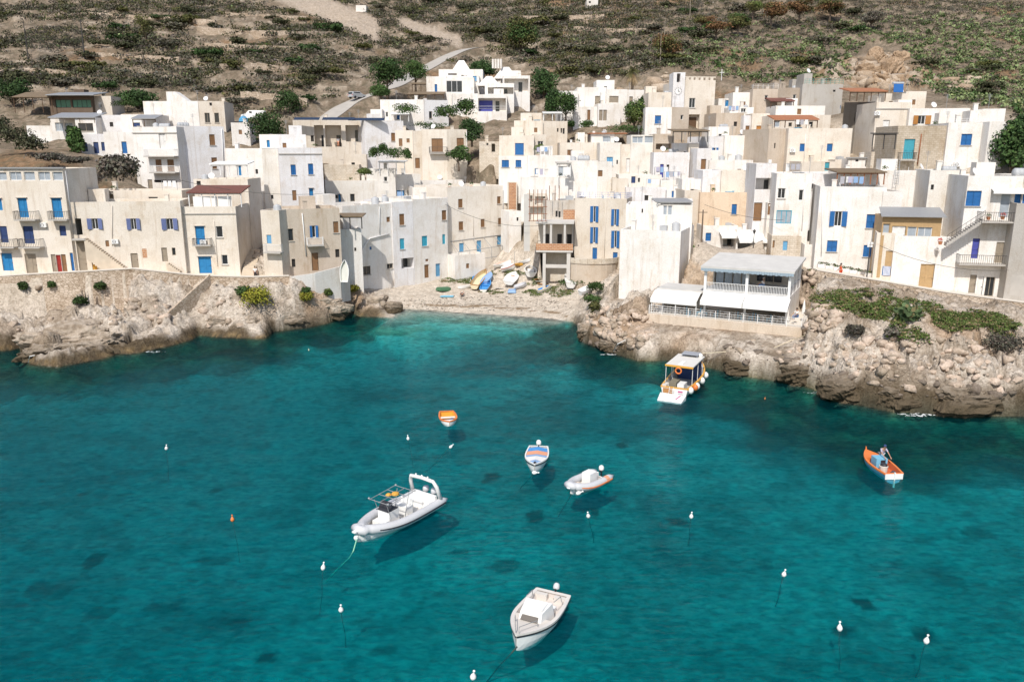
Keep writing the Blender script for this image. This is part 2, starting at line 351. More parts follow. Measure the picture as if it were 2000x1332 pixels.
# key, label, short phrase, blocks: (x0, x1, ytop, ybase, distance, depth, yaw, colour, openings, extra)
HS = [
('lefthall', 'long cream three-storey house at left edge with a row of high windows above turquoise shutters', 'cream three-storey house at the left edge', [
 (-75, 135, 330, 537, 104, 8.5, 0, cc, 'g-30,337,-7,353 g-3,337,13,353 g19,336,42,353 g47,336,68,353 g75,336,98,353 g103,336,126,353 C-8,388,4,411 C36,387,54,425 C102,387,121,425 V0,442,15,474 V46,442,66,476 V116,441,129,461 C4,495,25,529 D50,496,72,534 D101,497,110,531 R110.5,498,120,531 N120.5,497,130,531 B138,494,153,529 Z27,409,69,429,1.1 Z94,409,135,429,1.1 Z-10,466,27,483,1.1 Z36,464,78,483,1.1', 'cap side')]),
('longlow', 'low cream house with periwinkle shutters and an outside stair down its wall', 'cream house with the outside stair', [
 (137, 358, 394, 533, 104.4, 7, 11, cc, 'D152,471,168,532 G148,427,160,459 q171,427,200,448 q248,427,274,449 q316,427,347,449 n206,470,213,482 Y180,507,190,530 D256,495,270,523 k278,486,287,504 D316,484,327,511 d336,484,343,499', ''),
 (178, 356, 372, 404, 114, 5, 0, cc, 'h200,374,222,392 v290,385,308,389', '')]),
('redroof', 'cream house with bright blue doors below a red-roofed glazed roof terrace', 'cream house under the red roof', [
 (358, 465, 404, 541, 107.8, 11, 5, cc, 'E382,442,400,478 x422,442,435,464 E388,501,413,534 x433,498,445,517 Z376,466,411,479,1.0', 'band side'),
 (383, 488, 350, 470, 116, 6, 0, cc, 'v384,354,392,362', 'side')]),
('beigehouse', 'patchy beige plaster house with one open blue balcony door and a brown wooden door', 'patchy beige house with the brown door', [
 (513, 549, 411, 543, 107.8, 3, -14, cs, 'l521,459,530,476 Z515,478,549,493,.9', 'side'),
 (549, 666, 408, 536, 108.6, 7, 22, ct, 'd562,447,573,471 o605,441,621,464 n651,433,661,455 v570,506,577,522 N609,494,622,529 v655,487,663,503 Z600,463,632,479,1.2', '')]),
('whiteangled', 'big white waterside house with thin drainpipe and few small windows beside the ramp', 'white waterside house with the drainpipe', [
 (663, 708, 448, 560, 114.5, 3.5, 18, cW, 'v692,484,696,491', 'tower'),
 (672, 768, 400, 562, 117, 8, 45, cW, 'd709,520,724,537 d756,515,768,525 n755,424,762,434 b722,482,726,488', ''),
 (768, 808, 394, 552, 123, 9, 38, cB, 'n780,418,790,440 c781,466,790,487 h784,504,810,524', ''),
 (808, 876, 388, 546, 125.3, 9, 45, cW, 'n863,411,872,430 c824,461,835,481 c864,458,870,477 N829,517,838,543 n831,506,837,511 L851,515,860,540', '')]),
('creamtall', 'tall cream house with brown shutters above light blue ones behind the beached boats', 'tall cream house behind the beached boats', [
 (875, 990, 364, 530, 131.5, 11, 36, (.78, .73, .66), 'n895,389,904,406 n971,384,978,398 n896,433,905,450 n939,428,947,444 n973,426,980,439 l897,475,906,493 l931,470,940,493 l971,461,979,478', 'side'),
 (888, 948, 497, 541, 128.5, 3, 35, cW, '', '')]),
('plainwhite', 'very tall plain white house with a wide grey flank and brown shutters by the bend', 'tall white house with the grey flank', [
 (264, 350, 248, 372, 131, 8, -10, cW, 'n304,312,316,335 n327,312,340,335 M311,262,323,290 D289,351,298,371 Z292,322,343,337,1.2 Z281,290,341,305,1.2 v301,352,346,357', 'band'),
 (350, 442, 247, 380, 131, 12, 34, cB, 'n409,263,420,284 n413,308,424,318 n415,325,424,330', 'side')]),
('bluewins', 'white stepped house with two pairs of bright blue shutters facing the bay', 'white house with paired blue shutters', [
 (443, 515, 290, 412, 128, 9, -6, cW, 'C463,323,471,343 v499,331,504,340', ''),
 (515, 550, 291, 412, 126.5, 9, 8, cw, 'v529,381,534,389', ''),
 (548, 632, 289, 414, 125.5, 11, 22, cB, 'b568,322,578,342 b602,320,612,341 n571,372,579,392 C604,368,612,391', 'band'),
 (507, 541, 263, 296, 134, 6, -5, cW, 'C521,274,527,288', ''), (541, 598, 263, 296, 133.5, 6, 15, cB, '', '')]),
('lowterrace', 'low white row house with small dark windows under a planted terrace', 'low white row house', [
 (636, 760, 353, 405, 137, 6, 14, cw, 'C661,380,666,399 d684,379,693,394 v655,381,660,388 d735,375,742,386', ''),
 (758, 822, 341, 405, 141, 7, 20, cw, 'C775,372,790,388 v796,372,800,384', ''),
 (816, 906, 352, 400, 145, 7, 16, cW, 'n822,374,834,384', ''),
 (806, 835, 366, 405, 136.5, 6, 14, cW, '', '')]),
('verandahouse', 'flat-roofed cream house with an arched veranda and solar panels along its roof', 'cream house with the deep veranda', [
 (574, 713, 235, 318, 152, 9, 6, cs, 'h614,245,632,287 h635,245,667,287 h675,245,702,277 v607,265,613,277', ''),
 (713, 789, 236, 330, 151, 10, 26, cB, 'n764,260,772,276', 'side')]),
('brownshut', 'square cream house with a large brown double shutter over a balcony', 'cream house with the big brown shutter', [
 (773, 808, 255, 330, 150, 7, 0, cc, 'n779,271,786,286 n794,271,800,279', ''),
 (808, 824, 256, 330, 149, 5, 14, cs, 'N811,309,820,329', ''),
 (824, 873, 253, 330, 148, 9, 0, cc, 'n843,271,865,297 Z838,287,873,299,1.0', ''),
 (873, 912, 253, 322, 148, 9, 16, cs, 'n892,270,906,286', 'side')]),
('vinehouse', 'small white house with deep blue doors half hidden by a climbing vine', 'white house with the climbing vine', [
 (743, 828, 195, 238, 163, 8, -4, cW, 'B746,217,751,234 x753,219,758,229 B775,220,782,234', ''),
 (828, 876, 196, 238, 162.5, 9, 22, cB, 'd838,218,844,232', 'side'),
 (724, 746, 214, 238, 162, 5, -8, cW, '', '')]),
('villa', 'rambling white villa on the slope with pyramid skylights and a violet glazed door', 'white villa with the pyramid skylights', [
 (833, 872, 150, 190, 176, 10, -4, cW, 'B849,165,854,180', ''),
 (857, 943, 136, 165, 184, 9, 0, cW, 'v875,144,892,147 v901,147,912,149', ''),
 (871, 926, 152, 190, 175, 10, 0, cW, 'H871,158,903,181', ''),
 (923, 936, 148, 190, 178, 7, 0, cW, 'l923,149,931,159', ''),
 (884, 934, 183, 222, 170, 8, 6, cW, '', ''),
 (932, 990, 185, 219, 168, 8, 0, cW, 'h934,192,988,218', ''),
 (947, 1004, 163, 200, 174, 8, 2, cW, 'h953,171,1003,184', ''),
 (983, 1035, 148, 200, 178, 8, 4, cW, 'h985,154,1032,180', 'side'),
 (925, 968, 219, 240, 170.5, 5, 0, cs, 'h930,223,942,238 h945,223,966,238', '')]),
('palmvilla', 'wide white villa with tall taupe shutters below a leaning palm', 'white villa below the palm', [
 (1090, 1129, 178, 238, 160, 10, 0, cW, 'D1110,189,1118,206 D1129.5,188,1138,210', ''),
 (1127, 1184, 171, 238, 161, 10, 0, cW, 'D1162,188,1172,210 v1132,196,1134,198', ''),
 (1165, 1200, 157, 180, 165, 6, 0, cW, '', ''),
 (1184, 1224, 175, 238, 160, 10, 6, cW, 'D1190,188,1208,201 ', ''),
 (1224, 1262, 176, 230, 163, 9, 8, cW, 'D1229,189,1236,208', 'side'),
 (1120, 1170, 209, 240, 157.5, 3, 0, cW, 'N1147,215,1153,235', ''),
 (1168, 1212, 203, 240, 156.5, 4, 6, cW, 'D1170,215,1177,236 D1178,215,1185,236', '')]),
('church', 'plain cream church with a slim white clock tower and a tall dark portal', 'cream church', [
 (1266, 1315, 181, 225, 154, 8, 0, cc, '', ''),
 (1314, 1337, 142, 215, 152.8, 4, 0, cB, 'i1322,144,1329,161', 'tower'),
 (1334, 1395, 157, 256, 153.5, 12, 8, cc, 'x1346,192,1358,211 j1345,224,1366,255', 'side crenel')]),
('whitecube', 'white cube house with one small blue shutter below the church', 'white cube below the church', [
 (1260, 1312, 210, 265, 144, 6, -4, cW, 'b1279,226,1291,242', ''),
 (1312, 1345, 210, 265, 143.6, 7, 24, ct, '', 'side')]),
('creamtower', 'cream stepped house with a big blue roller shutter on its terrace', 'cream stepped house with the blue roller shutter', [
 (1004, 1060, 236, 303, 149, 7, 0, cc, '', ''), (1022, 1058, 221, 240, 155, 5, 0, cc, '', ''),
 (1058, 1108, 237, 303, 149.5, 9, 12, cs, 'v1088,251,1091,258 v1095,251,1098,260 v1099,251,1103,262', 'side'),
 (975, 1043, 265, 306, 143, 6, 0, cc, 'r1006,280,1023,303', ''), (1042, 1066, 263, 306, 144, 6, 3, cs, 'x1050,276,1061,287', '')]),
('bluepair', 'small white house with two square blue shutters beside a ruined hut', 'small white house beside the hut', [
 (974, 1033, 305, 345, 138, 6, 0, cW, 'b980,313,994,327 b1007,313,1018,327', '')]),
('laundryterrace', 'white terraced house with turquoise doors and furniture on its open terrace', 'white terraced house with the turquoise door', [
 (1030, 1114, 304, 350, 134, 6, 0, cW, 'C1045,329,1051,341 g1090,325,1112,345', ''),
 (1110, 1167, 314, 378, 129.5, 8, 0, cW, '', ''), (1167, 1195, 316, 378, 129.3, 8, 12, cw, 'N1168,333,1177,345', 'side'),
 (1018, 1110, 346, 378, 129, 6, 0, cW, '', '')]),
('midcream', 'pale cream house with pale blue shutters in the middle of the village', 'pale cream house with pale blue shutters', [
 (1093, 1173, 279, 318, 142, 8, 0, cc, 'n1108,293,1118,305', ''), (1171, 1213, 279, 345, 138, 8, 2, cw, 'l1185,307,1197,324 v1204,313,1207,321', ''),
 (1212, 1278, 282, 342, 137.5, 8, 0, cc, 'M1223,310,1233,336 x1257,322,1264,333', '')]),
('violetdoor', 'bluish-white house with one tall violet door in the middle of the village', 'bluish-white house with the violet door', [
 (1276, 1346, 298, 352, 132, 8, -3, cB, 'p1289,321,1296,347 v1302,322,1307,331', ''),
 (1344, 1364, 281, 345, 133, 5, 0, cc, 'n1352,302,1361,323', '')]),
('redtop', 'small white house with a flat terracotta roof and a grey tank', 'small house with the flat terracotta roof', [
 (1128, 1142, 259, 285, 147, 4, 0, cW, '', ''), (1155, 1200, 262, 283, 146, 6, 0, cW, 'g1177,266,1193,278', 'tiled')]),
('midclutter', 'low pale house with a cluttered terrace below the violet-door house', 'low pale house with the cluttered terrace', [
 (1208, 1292, 342, 376, 129, 6, -3, cw, 'V1233,345,1241,358 d1246,348,1250,356', ''), (1222, 1302, 366, 398, 126, 5, -3, cB, '', ''), (1196, 1226, 349, 392, 128, 5, 0, cs, '', ''),
 (1290, 1336, 352, 384, 127, 6, -4, cW, 'b1313,373,1316,388', ''), (1302, 1350, 372, 396, 124, 5, -4, cW, 'b1312,372,1316,386 b1322,374,1328,389', '')]),
('gardenwall', 'low stone garden building between the arched veranda and the low row house', 'stone garden building', [
 (634, 702, 322, 356, 141, 5, 6, cs, '', 'stone'), (676, 716, 302, 330, 145, 5, 8, cs, '', ''), (716, 772, 330, 352, 139, 4, 4, cw, '', '')]),
('glassporch', 'tan flat house with a dark glazed porch and a shaded opening', 'tan house with the glazed porch', [
 (1232, 1282, 264, 290, 137, 5, 0, cw, 'g1235,267,1256,280 g1259,266,1276,280', ''),
 (1278, 1316, 262, 296, 136, 5, 2, ct, 'h1281,281,1311,292', '')]),
('openshut', 'white house with one open blue window on its grey corner', 'white house with the open blue window', [
 (1384, 1416, 267, 330, 134, 7, 18, cB, 'o1390,289,1402,309', ''), (1414, 1509, 265, 325, 134, 9, 0, cW, 'g1462,272,1472,285 g1475,272,1485,285', ''),
 (1316, 1362, 280, 298, 134, 6, 0, cB, '', '')]),
('alleywhite', 'narrow white house with a recessed brown door and cylinder tanks beside it', 'narrow white house with the recessed brown door', [
 (1361, 1388, 290, 345, 129.5, 7, 6, cB, 'N1369,311,1379,331', ''), (1385, 1470, 313, 345, 129, 7, 0, cW, '', '')]),
('peachhouse', 'peach plaster house with one blue shutter above the cafe awnings', 'peach house above the cafe', [
 (1372, 1410, 333, 380, 121, 6, 0, cB, '', ''), (1408, 1474, 334, 385, 120.5, 6, -2, cc, '', ''),
 (1366, 1464, 376, 450, 117.5, 6, -3, (.70, .56, .42), 'b1429,399,1439,419', ''), (1336, 1368, 372, 435, 118.5, 6, 2, cs, '', ''),
 (1332, 1374, 350, 376, 122, 5, 0, cW, '', ''), (1374, 1406, 352, 376, 121.5, 5, 0, cW, 'g1400,353,1405,372', '')]),
('cafe', 'low white cafe with scalloped white awnings behind the restaurant roof', 'low white cafe', [
 (1372, 1440, 441, 494, 113.8, 4, 0, cW, 'B1378,455,1389,471 h1412,466,1436,482', ''), (1438, 1502, 449, 494, 112.6, 4, -3, cW, 'h1441,474,1497,486', '')]),
('bigloggia', 'narrow house with a wide open loggia above a large slatted brown door', 'narrow house with the open loggia', [
 (1473, 1513, 320, 450, 112, 7, -5, cB, 'h1472.6,348,1511,371 N1469.5,396,1488,432', ''),
 (1498, 1508, 396, 440, 110.5, 3, -5, cw, 'N1499,397,1507,420', '')]),
('glasswins', 'white curved-corner house with a wide blue curtained window above stone base', 'white house with the wide curtained window', [
 (1513, 1582, 339, 463, 107, 8, -9, cW, 'x1519,368,1534,388 x1560,371,1569,392 H1516,411,1546,437', ''),
 (1506, 1564, 461, 505, 106.6, 6, -9, cs, 'n1509,470,1513,484 l1529,471,1538,489', 'stone')]),
('bigwhiteright', 'large white house with four bright blue shutters above the flower boxes', 'large white house with four blue shutters', [
 (1595, 1724, 365, 533, 101, 9, -14, cW, 'o1620,413,1654,442 b1692,419,1712,446 b1615,470,1635,492 b1686,479,1704,502', ''),
 (1570, 1606, 478, 520, 104, 4, -10, cw, '', ''), (1722, 1760, 374, 440, 99, 6, -8, cW, '', '')]),
('whiteparapet', 'long white parapet house with a rooftop ladder and reed pergola', 'long white house with the roof ladder', [
 (1563, 1690, 338, 385, 109, 6, -6, cB, '', ''), (1640, 1836, 333, 392, 107, 6, -6, cW, '', ''),
 (1812, 1880, 333, 420, 100, 7, -12, cw, 'v1818,361,1824,371 v1862,385,1870,398', '')]),
('rightend', 'tall white house at the right edge with big blue shutter and a red-potted balcony', 'tall white house at the right edge', [
 (1876, 1985, 344, 583, 92.5, 9, -12, cW, 'b1885,373,1916,403 g1953,378,1973,426 b1981,379,2006,405 P1898,466,1912,505 D1944,473,1964,514 D1893,537,1906,573 M1909,540,1920,578 d1924,541,1942,579 Z1917,412,1982,433,1.9 Z1868,497,1970,516,1.4 v1951,570,1957,574', ''),
 (1985, 2080, 344, 583, 91, 9, -12, cw, 'b1989,379,2012,405', '')]),
('cabinhouse', 'white house with a wood-framed glazed cabin on top and slatted garage gate', 'white house with the glazed cabin', [
 (1708, 1745, 455, 548, 94.8, 5, -20, cc, 'h1728,490,1744,540', ''), (1742, 1876, 462, 572, 94, 8, -12, cW, 'K1796,516,1824,562', ''),
 (1722, 1838, 423, 470, 94.6, 4, -12, cc, 'f1724,437,1738,460 g1772,443,1790,468 g1792,444,1820,470 M1741,442,1768,478', 'wood')]),
('edgegrey', 'grey unfinished house cut by the right edge of the village', 'grey house at the right edge', [
 (1972, 2080, 398, 592, 89.5, 6, -14, cg, 'k1974,537,2010,578', '')]),
('brickbalcony', 'unfinished concrete house with orange brick balcony above the beach', 'unfinished concrete house', [
 (1066, 1131, 391, 545, 124, 7, 4, (.60, .56, .51), 'k1100,410,1131,432 v1085,412,1089,424 v1091,413,1095,425 d1136,413,1143,428', ''),
 (1131, 1146, 392, 520, 123.5, 6, -5, (.60, .56, .51), 'd1136,413,1143,428', '')]),
('bluestrips', 'cream house with tall narrow pairs of deep blue shutters and roof terrace chairs', 'cream house with tall blue shutter pairs', [
 (1122, 1222, 388, 545, 122.5, 9, -16, cs, 'm1153,403,1169,434 m1194,409,1209,441 m1153,444,1168,475 m1194,451,1210,484 b1157,484,1166,512 b1197,493,1206,512', ''),
 (1219, 1232, 440, 530, 117, 5, -16, cw, 'b1220,486,1225,512', '')]),
('bigwhitecorner', 'huge blank white house on the point beside the restaurant', 'blank white house on the point', [
 (1210, 1327, 450, 586, 105, 10, -22, cW, '', 'side'),
 (1222, 1352, 400, 455, 110, 6, -12, cW, 'v1253,408,1256,416 g1295,399,1303,421 g1304,399,1313,421', ''), (1290, 1352, 392, 422, 111.5, 5, -12, cW, 'g1318,401,1331,417 g1331.5,401,1345,417 l1348,400,1352,417', '')]),
('scaffoldhouse', 'half-built house with rusty reinforcement bars behind the beach', 'half-built house with rusty bars', [
 (982, 1052, 347, 400, 143, 6, 12, cs, '', 'stone'), (993, 1010, 356, 440, 137, 4, 8, cs, 'k994,357,1008,411', ''),
 (1006, 1036, 374, 460, 139, 5, 4, cc, '', ''), (994, 1018, 413, 470, 132, 4, 20, cW, 'v1009,425,1013,432', ''),
 (1030, 1068, 378, 440, 128, 4, 2, cs, 'h1032,382,1040,395 h1045,384,1065,400 h1034,405,1064,430', ''), (1066, 1120, 378, 400, 131, 4, 0, cs, '', 'stone')]),
('orangeawning', 'cream house with two small blue doors below an orange tiled veranda', 'cream house with two small blue doors', [
 (1538, 1662, 251, 322, 126, 9, -3, cc, 'B1562,281,1572,296 B1615,281,1626,296', ''), (1500, 1541, 252, 325, 127, 8, 14, ct, 'v1512,280,1515,290', ''),
 (1510, 1622, 225, 256, 138, 7, 0, cc, 'g1511,237,1523,249 d1540,240,1547,248 d1556,238,1565,249 d1580,238,1588,249', ''),
 (1515, 1611, 207, 232, 145, 7, 0, cW, 'N1557,213,1565,224', '')]),
('greycement', 'grey cement house with a chimney block and green roof railing below the scrub', 'grey cement house with the green roof railing', [
 (1565, 1644, 165, 235, 151, 10, 0, cg, 'v1627,176,1632,180 b1641,206,1644,213', ''), (1570, 1586, 144, 170, 154, 4, 0, cg, '', ''),
 (1517, 1567, 172, 232, 152, 8, 3, (.40, .34, .28), '', ''), (1469, 1518, 174, 228, 151, 8, -2, ct, '', '')]),
('smallwhites', 'cluster-end small white house with orange-brown door below the church', 'small white house with the orange-brown door', [
 (1403, 1428, 193, 215, 156, 5, 0, cW, 'C1416,196,1423,208', ''), (1431, 1471, 181, 220, 153, 6, 0, cW, 'N1447,199,1456,208', ''),
 (1425, 1472, 210, 228, 149, 4, 0, cW, 'x1447,212,1457,220', '')]),
('beigesteps', 'beige adjoining houses with two brown doors behind parasols', 'beige house with two brown doors', [
 (1398, 1452, 221, 268, 146, 7, 4, ct, '', ''), (1452, 1470, 226, 268, 145, 5, 8, cB, 'N1456,246,1464,260', ''), (1468, 1502, 222, 268, 144.5, 6, 0, cc, 'Q1477,246,1490,260', ''),
 (1384, 1424, 248, 270, 141, 5, 0, cW, '', '')]),
('darkflank', 'tall cream house with a dark cement flank and orange tiled roof terrace', 'cream house with the dark flank', [
 (1708, 1775, 200, 292, 123, 9, -2, cc, 'M1724,235,1737,256 Z1716,251,1744,264,.9 o1718,282,1734,292', 'band'),
 (1645, 1710, 200, 292, 131.5, 4, -28, cG, 'v1669,220,1675,238 v1682,234,1686,249', '')]),
('creamtop', 'cream stepped roof rooms behind the solar panel on the right slope', 'cream roof rooms by the solar panel', [
 (1727, 1770, 183, 205, 131, 6, 0, cs, '', ''), (1768, 1808, 179, 215, 134, 6, -4, cc, 'v1766,182,1769,194', '')]),
('shuttersopen', 'white house with open brown shutters and a pale blue door on the right slope', 'white house with open brown shutters', [
 (1775, 1893, 212, 250, 122, 8, -4, cW, 'O1783,226,1817,243 l1844,225,1855,243', ''), (1893, 1960, 216, 260, 118, 5, -12, cW, 'p1931,219,1944,235', 'gable')]),
('stonehouse', 'rough stone house with tall teal balcony door and rusty pipe', 'stone house with the teal door', [
 (1750, 1850, 246, 330, 110.5, 8, -4, (.56, .49, .40), 'T1765,272,1786,311 Z1758,298,1790,312,1.1', 'stone')]),
('whitebastion', 'white house with one square bright blue shutter and two corner buttresses', 'white house with the square blue shutter', [
 (1848, 1930, 240, 322, 109.5, 8, -10, cW, 'b1877,262,1898,284 v1918,270,1922,277', ''), (1928, 1962, 238, 318, 107, 8, -4, cW, '', 'side')]),
('stubhouse', 'low grey house with one small teal-framed door on the right slope', 'low grey house', [
 (1563, 1634, 316, 352, 121, 6, 0, cs, 'T1611,315,1620,334', ''), (1630, 1655, 312, 345, 123, 5, 0, cs, '', ''), (1656, 1708, 310, 338, 120, 4, -4, cW, 'v1671,312,1677,316 v1690,314,1696,326', 'cap'),
 (1700, 1766, 297, 345, 118, 5, -6, cs, '', 'stone')]),
('greenscreen', 'brown roofed hillside house with green screens at upper left', 'hillside house with green screens', [
 (97, 180, 187, 222, 168, 7, 0, (.16, .12, .09), 'w108,195,138,211 w141,195,178,211', ''), (178, 218, 188, 222, 169, 6, 2, cs, '', '')]),
('glasscorner', 'white and grey house with a sea-facing glazed porch and dark blue shutters', 'house with the glazed porch at upper left', [
 (98, 148, 228, 260, 151, 6, 0, cW, 'g108,240,124,257 g126,240,142,257', ''), (148, 188, 230, 268, 148, 6, 0, cW, 'd153,241,182,257', ''), (186, 240, 225, 272, 150, 9, 10, cB, '', 'side'),
 (54, 140, 246, 284, 152, 3, 4, cW, '', ''), (158, 208, 262, 306, 146, 7, 4, cB, 'V164,279,171,296 V183,278,193,300 V198,278,207,295', '')]),
('bluedoorleft', 'white walled house with one bright blue door above the pampas bushes', 'white house with the bright blue door', [
 (204, 268, 258, 305, 143, 7, 0, cW, 'B238,277,248,300', ''), (238, 305, 224, 268, 150, 6, 0, cW, 'V260,240,274,256', '')]),
('gablehouse', 'white gabled house with a round vent and two dark windows high on the left', 'white gabled house with the round vent', [
 (281, 388, 198, 240, 157, 8, -3, cW, '', 'gable2'), (386, 439, 198, 245, 156.5, 9, 8, cs, 'd400,221,410,240 d419,221,428,240 v409,201,414,207', '')]),
('wallhouse', 'small low white yard house behind the dark tree', 'small white yard house', [
 (452, 488, 240, 275, 151, 5, 6, cW, '', '')]),
('farfarm', 'tiny white and cream farmhouse with blue doors at the top of the hill', 'tiny farmhouse on the hilltop', [
 (1356, 1392, 10, 22, 292, 8, 0, cc, 'B1362,13,1370,21 B1382,12,1387,19', ''), (1391, 1426, 5, 19, 294, 8, 6, cW, '', '')]),
('farwhite', 'tiny white hut on the hillside above the road', 'tiny white hut on the hillside', [(695, 715, 11, 20, 290, 6, 0, cW, '', '')]),
('farruin', 'tiny tan house at the top edge of the hill', 'tiny tan hilltop house', [(1146, 1168, 0, 9, 300, 6, 0, cw, 'v1150,3,1154,7', '')]),
('ruinhut', 'ruined stone hut with slate roof and black doorway', 'ruined stone hut', [(936, 980, 277, 300, 147, 5, 0, cs, 'd950,280,954,284 h960,281,967,297', 'stone')]),
]
class Frame:
    def __init__(s, O, yaw):
        s.O = Vector((O[0], O[1], 0)); s.U = Vector((math.cos(yaw), math.sin(yaw), 0)); s.Nn = Vector((math.sin(yaw), -math.cos(yaw), 0))
    def W(s, u, n, z): return s.O + s.U * u + s.Nn * n + Vector((0, 0, z))
    def hit(s, px, py, n=0.0):
        r = ray(px, py); o = Vector((0, 0, HC)); q = s.O + s.Nn * n
        den = r.x * s.Nn.x + r.y * s.Nn.y
        t = ((q.x) * s.Nn.x + (q.y) * s.Nn.y) / den
        p = o + r * t
        return ((p - s.O).dot(s.U), p.z)
BL = []
for key, label, short, blocks in HS:
    for bi, b in enumerate(blocks):
        x0, x1, yt, yb, d, dep, yaw, col, ops, ex = b
        O = Pd(x0, (yt + yb) / 2, d); fr = Frame(O, math.radians(yaw))
        u1, _ = fr.hit(x1, (yt + yb) / 2)
        _, zt = fr.hit((x0 + x1) / 2, yt); _, zb = fr.hit((x0 + x1) / 2, yb)
        BL.append(dict(key=key, bi=bi, fr=fr, u1=u1, zt=zt, zb=zb, dep=dep, col=col, ops=ops, ex=ex, px=(x0, x1, yt, yb), d=d))
# ---------------------------------------------------------------- terrain: one sheet from the sea bed up the hill
COAST_PX = [(-260, 700), (-60, 690), (20, 684), (42, 678), (60, 712), (110, 717), (200, 701), (226, 692), (266, 690), (330, 676), (372, 664), (388, 654), (430, 659), (515, 662), (532, 648), (600, 640), (640, 631), (690, 610),
            (702, 618), (765, 620), (784, 604), (840, 606), (900, 611), (960, 614), (1060, 621), (1120, 628), (1134, 640), (1140, 668), (1200, 690), (1250, 705), (1300, 703), (1385, 717), (1450, 733), (1560, 750), (1610, 766), (1660, 786), (1740, 803), (1850, 809), (2010, 813), (2300, 830), (2700, 850)]
coast = [Pz(px, py, 0) for px, py in COAST_PX]
CO = np.array([[p.x, p.y] for p in coast])
POLY = np.vstack([CO, [[400, CO[-1][1]], [900, 900], [-900, 900], [-400, CO[0][1]]]])
def coast_dist(x, y):
    best = np.full(x.shape, 1e9); bx = np.zeros(x.shape)
    for i in range(len(CO) - 1):
        a = CO[i]; b = CO[i + 1]; ab = b - a; l2 = ab @ ab
        t = np.clip(((x - a[0]) * ab[0] + (y - a[1]) * ab[1]) / l2, 0, 1)
        qx = a[0] + t * ab[0]; qy = a[1] + t * ab[1]
        d = np.hypot(x - qx, y - qy); m = d < best
        best[m] = d[m]; bx[m] = qx[m]
    ins = np.zeros(x.shape, bool); n = len(POLY); j = n - 1
    for i in range(n):
        xi, yi = POLY[i]; xj, yj = POLY[j]
        c = ((yi > y) != (yj > y)) & (x < (xj - xi) * (y - yi) / (yj - yi + 1e-12) + xi)
        ins ^= c; j = i
    return np.where(ins, best, -best), bx

# promenade edges (top of the sea walls), pixel and distance
WALL_L = [(-110, 552, 101.2), (60, 541, 101.2), (175, 535, 101.5), (260, 530, 102.6), (375, 542, 104.4), (440, 545, 105.0), (497, 546, 105.4), (565, 544, 106.2)]
WALL_R = [(1576, 530, 95.5), (1694, 550, 91.5), (1850, 577, 88.6), (2000, 597, 86.5), (2120, 612, 85)]
ctl = []
def cp(px, py, d=None, z=None, dz=0):
    p = Pd(px, py, d) if d is not None else Pz(px, py, z)
    ctl.append((p.x, p.y, p.z + dz))
for p in coast: ctl.append((p.x, p.y, 0.0))
for b in BL:
    if b['zb'] > 60: continue
    if b['px'][3] < 0: continue
    f = b['fr']; m = f.W(b['u1'] / 2, 0, 0); ctl.append((m.x, m.y, b['zb'] - .3))
    m = f.W(b['u1'] / 2, -b['dep'], 0); ctl.append((m.x, m.y, b['zb'] + .3))
for px, py, d in WALL_L + WALL_R: cp(px, py, d, dz=-.3)
# left rocks: an even slope from the waterline to the foot of the promenade
_ww = [(p, y, Pz(p, y, 0).y) for p, y in COAST_PX[:14]]
_uu = WALL_L + [(620, 558, 108.5), (690, 582, 112.0)]
_it = lambda T, x, k: float(np.interp(x, [t[0] for t in T], [t[k] for t in T]))
for px in range(-100, 691, 34):
    for f_, g_ in ((.22, .30), (.45, .55), (.72, .80)):
        if px < 165 and f_ > .4: continue
        cp(px, _it(_ww, px, 1) * (1 - f_) + _it(_uu, px, 1) * f_, _it(_ww, px, 2) * (1 - g_) + _it(_uu, px, 2) * g_)
for px in (-100, -40, 20, 80, 140): cp(px, 619, 99.6)
for px, py, z in [(740, 590, 1.2),
                 # beach
                 (740, 578, 1.8), (800, 575, 1.6), (800, 592, .7), (850, 592, .7), (900, 598, .5), (1000, 602, .6), (1090, 612, .5), (860, 570, 1.5), (950, 580, 1.1), (1050, 590, 1.0), (950, 555, 2.1), (880, 552, 2.4), (1000, 560, 1.9), (1050, 560, 2.2), (1010, 540, 3.0), (960, 530, 3.6), (1010, 500, 5.4), (1080, 560, 2.6), (1130, 570, 2.6), (1120, 595, 1.2), (1160, 580, 3.0), (1190, 585, 3.6),
                 # right headland
                 (1150, 640, 2.0), (1180, 620, 3.2), (1230, 610, 4.0), (1200, 655, 1.9), (1260, 645, 3.0), (1260, 680, 1.5), (1340, 670, 1.9), (1440, 690, 1.9), (1330, 690, 1.4), (1450, 712, 1.5), (1540, 690, 3.1), (1570, 655, 4.4), (1590, 600, 6.6), (1580, 570, 7.6), (1620, 600, 6.7), (1700, 610, 6.3), (1750, 600, 6.2), (1850, 620, 5.8), (1950, 640, 5.4), (1640, 670, 4.6),
                 (1700, 680, 4.5), (1780, 690, 4.4), (1850, 690, 4.4), (1940, 690, 4.3), (1640, 720, 2.8), (1720, 740, 2.6), (1800, 750, 2.6), (1900, 760, 2.4), (1600, 740, 1.6), (1700, 775, 1.3), (1850, 790, 1.2), (1990, 790, 1.2), (1990, 740, 3.2), (1990, 660, 5.2)]:
    cp(px, py, z=z)
for px in range(-150, 2151, 230):                                   # hillside
    for py in (195, 140, 95, 50, 5, -25):
        if py == 195 and 700 < px < 1700: continue
        cp(px, py, DD(px, py))
cp(1800, 190, 150); cp(1950, 200, 138); cp(1990, 250, 122); cp(2000, 320, 106); cp(30, 300, 128); cp(80, 310, 124); cp(220, 340, 126)
ctl = np.array(ctl)
def kern(ax, ay, bx, by): return np.hypot(ax[:, None] - bx[None], ay[:, None] - by[None])
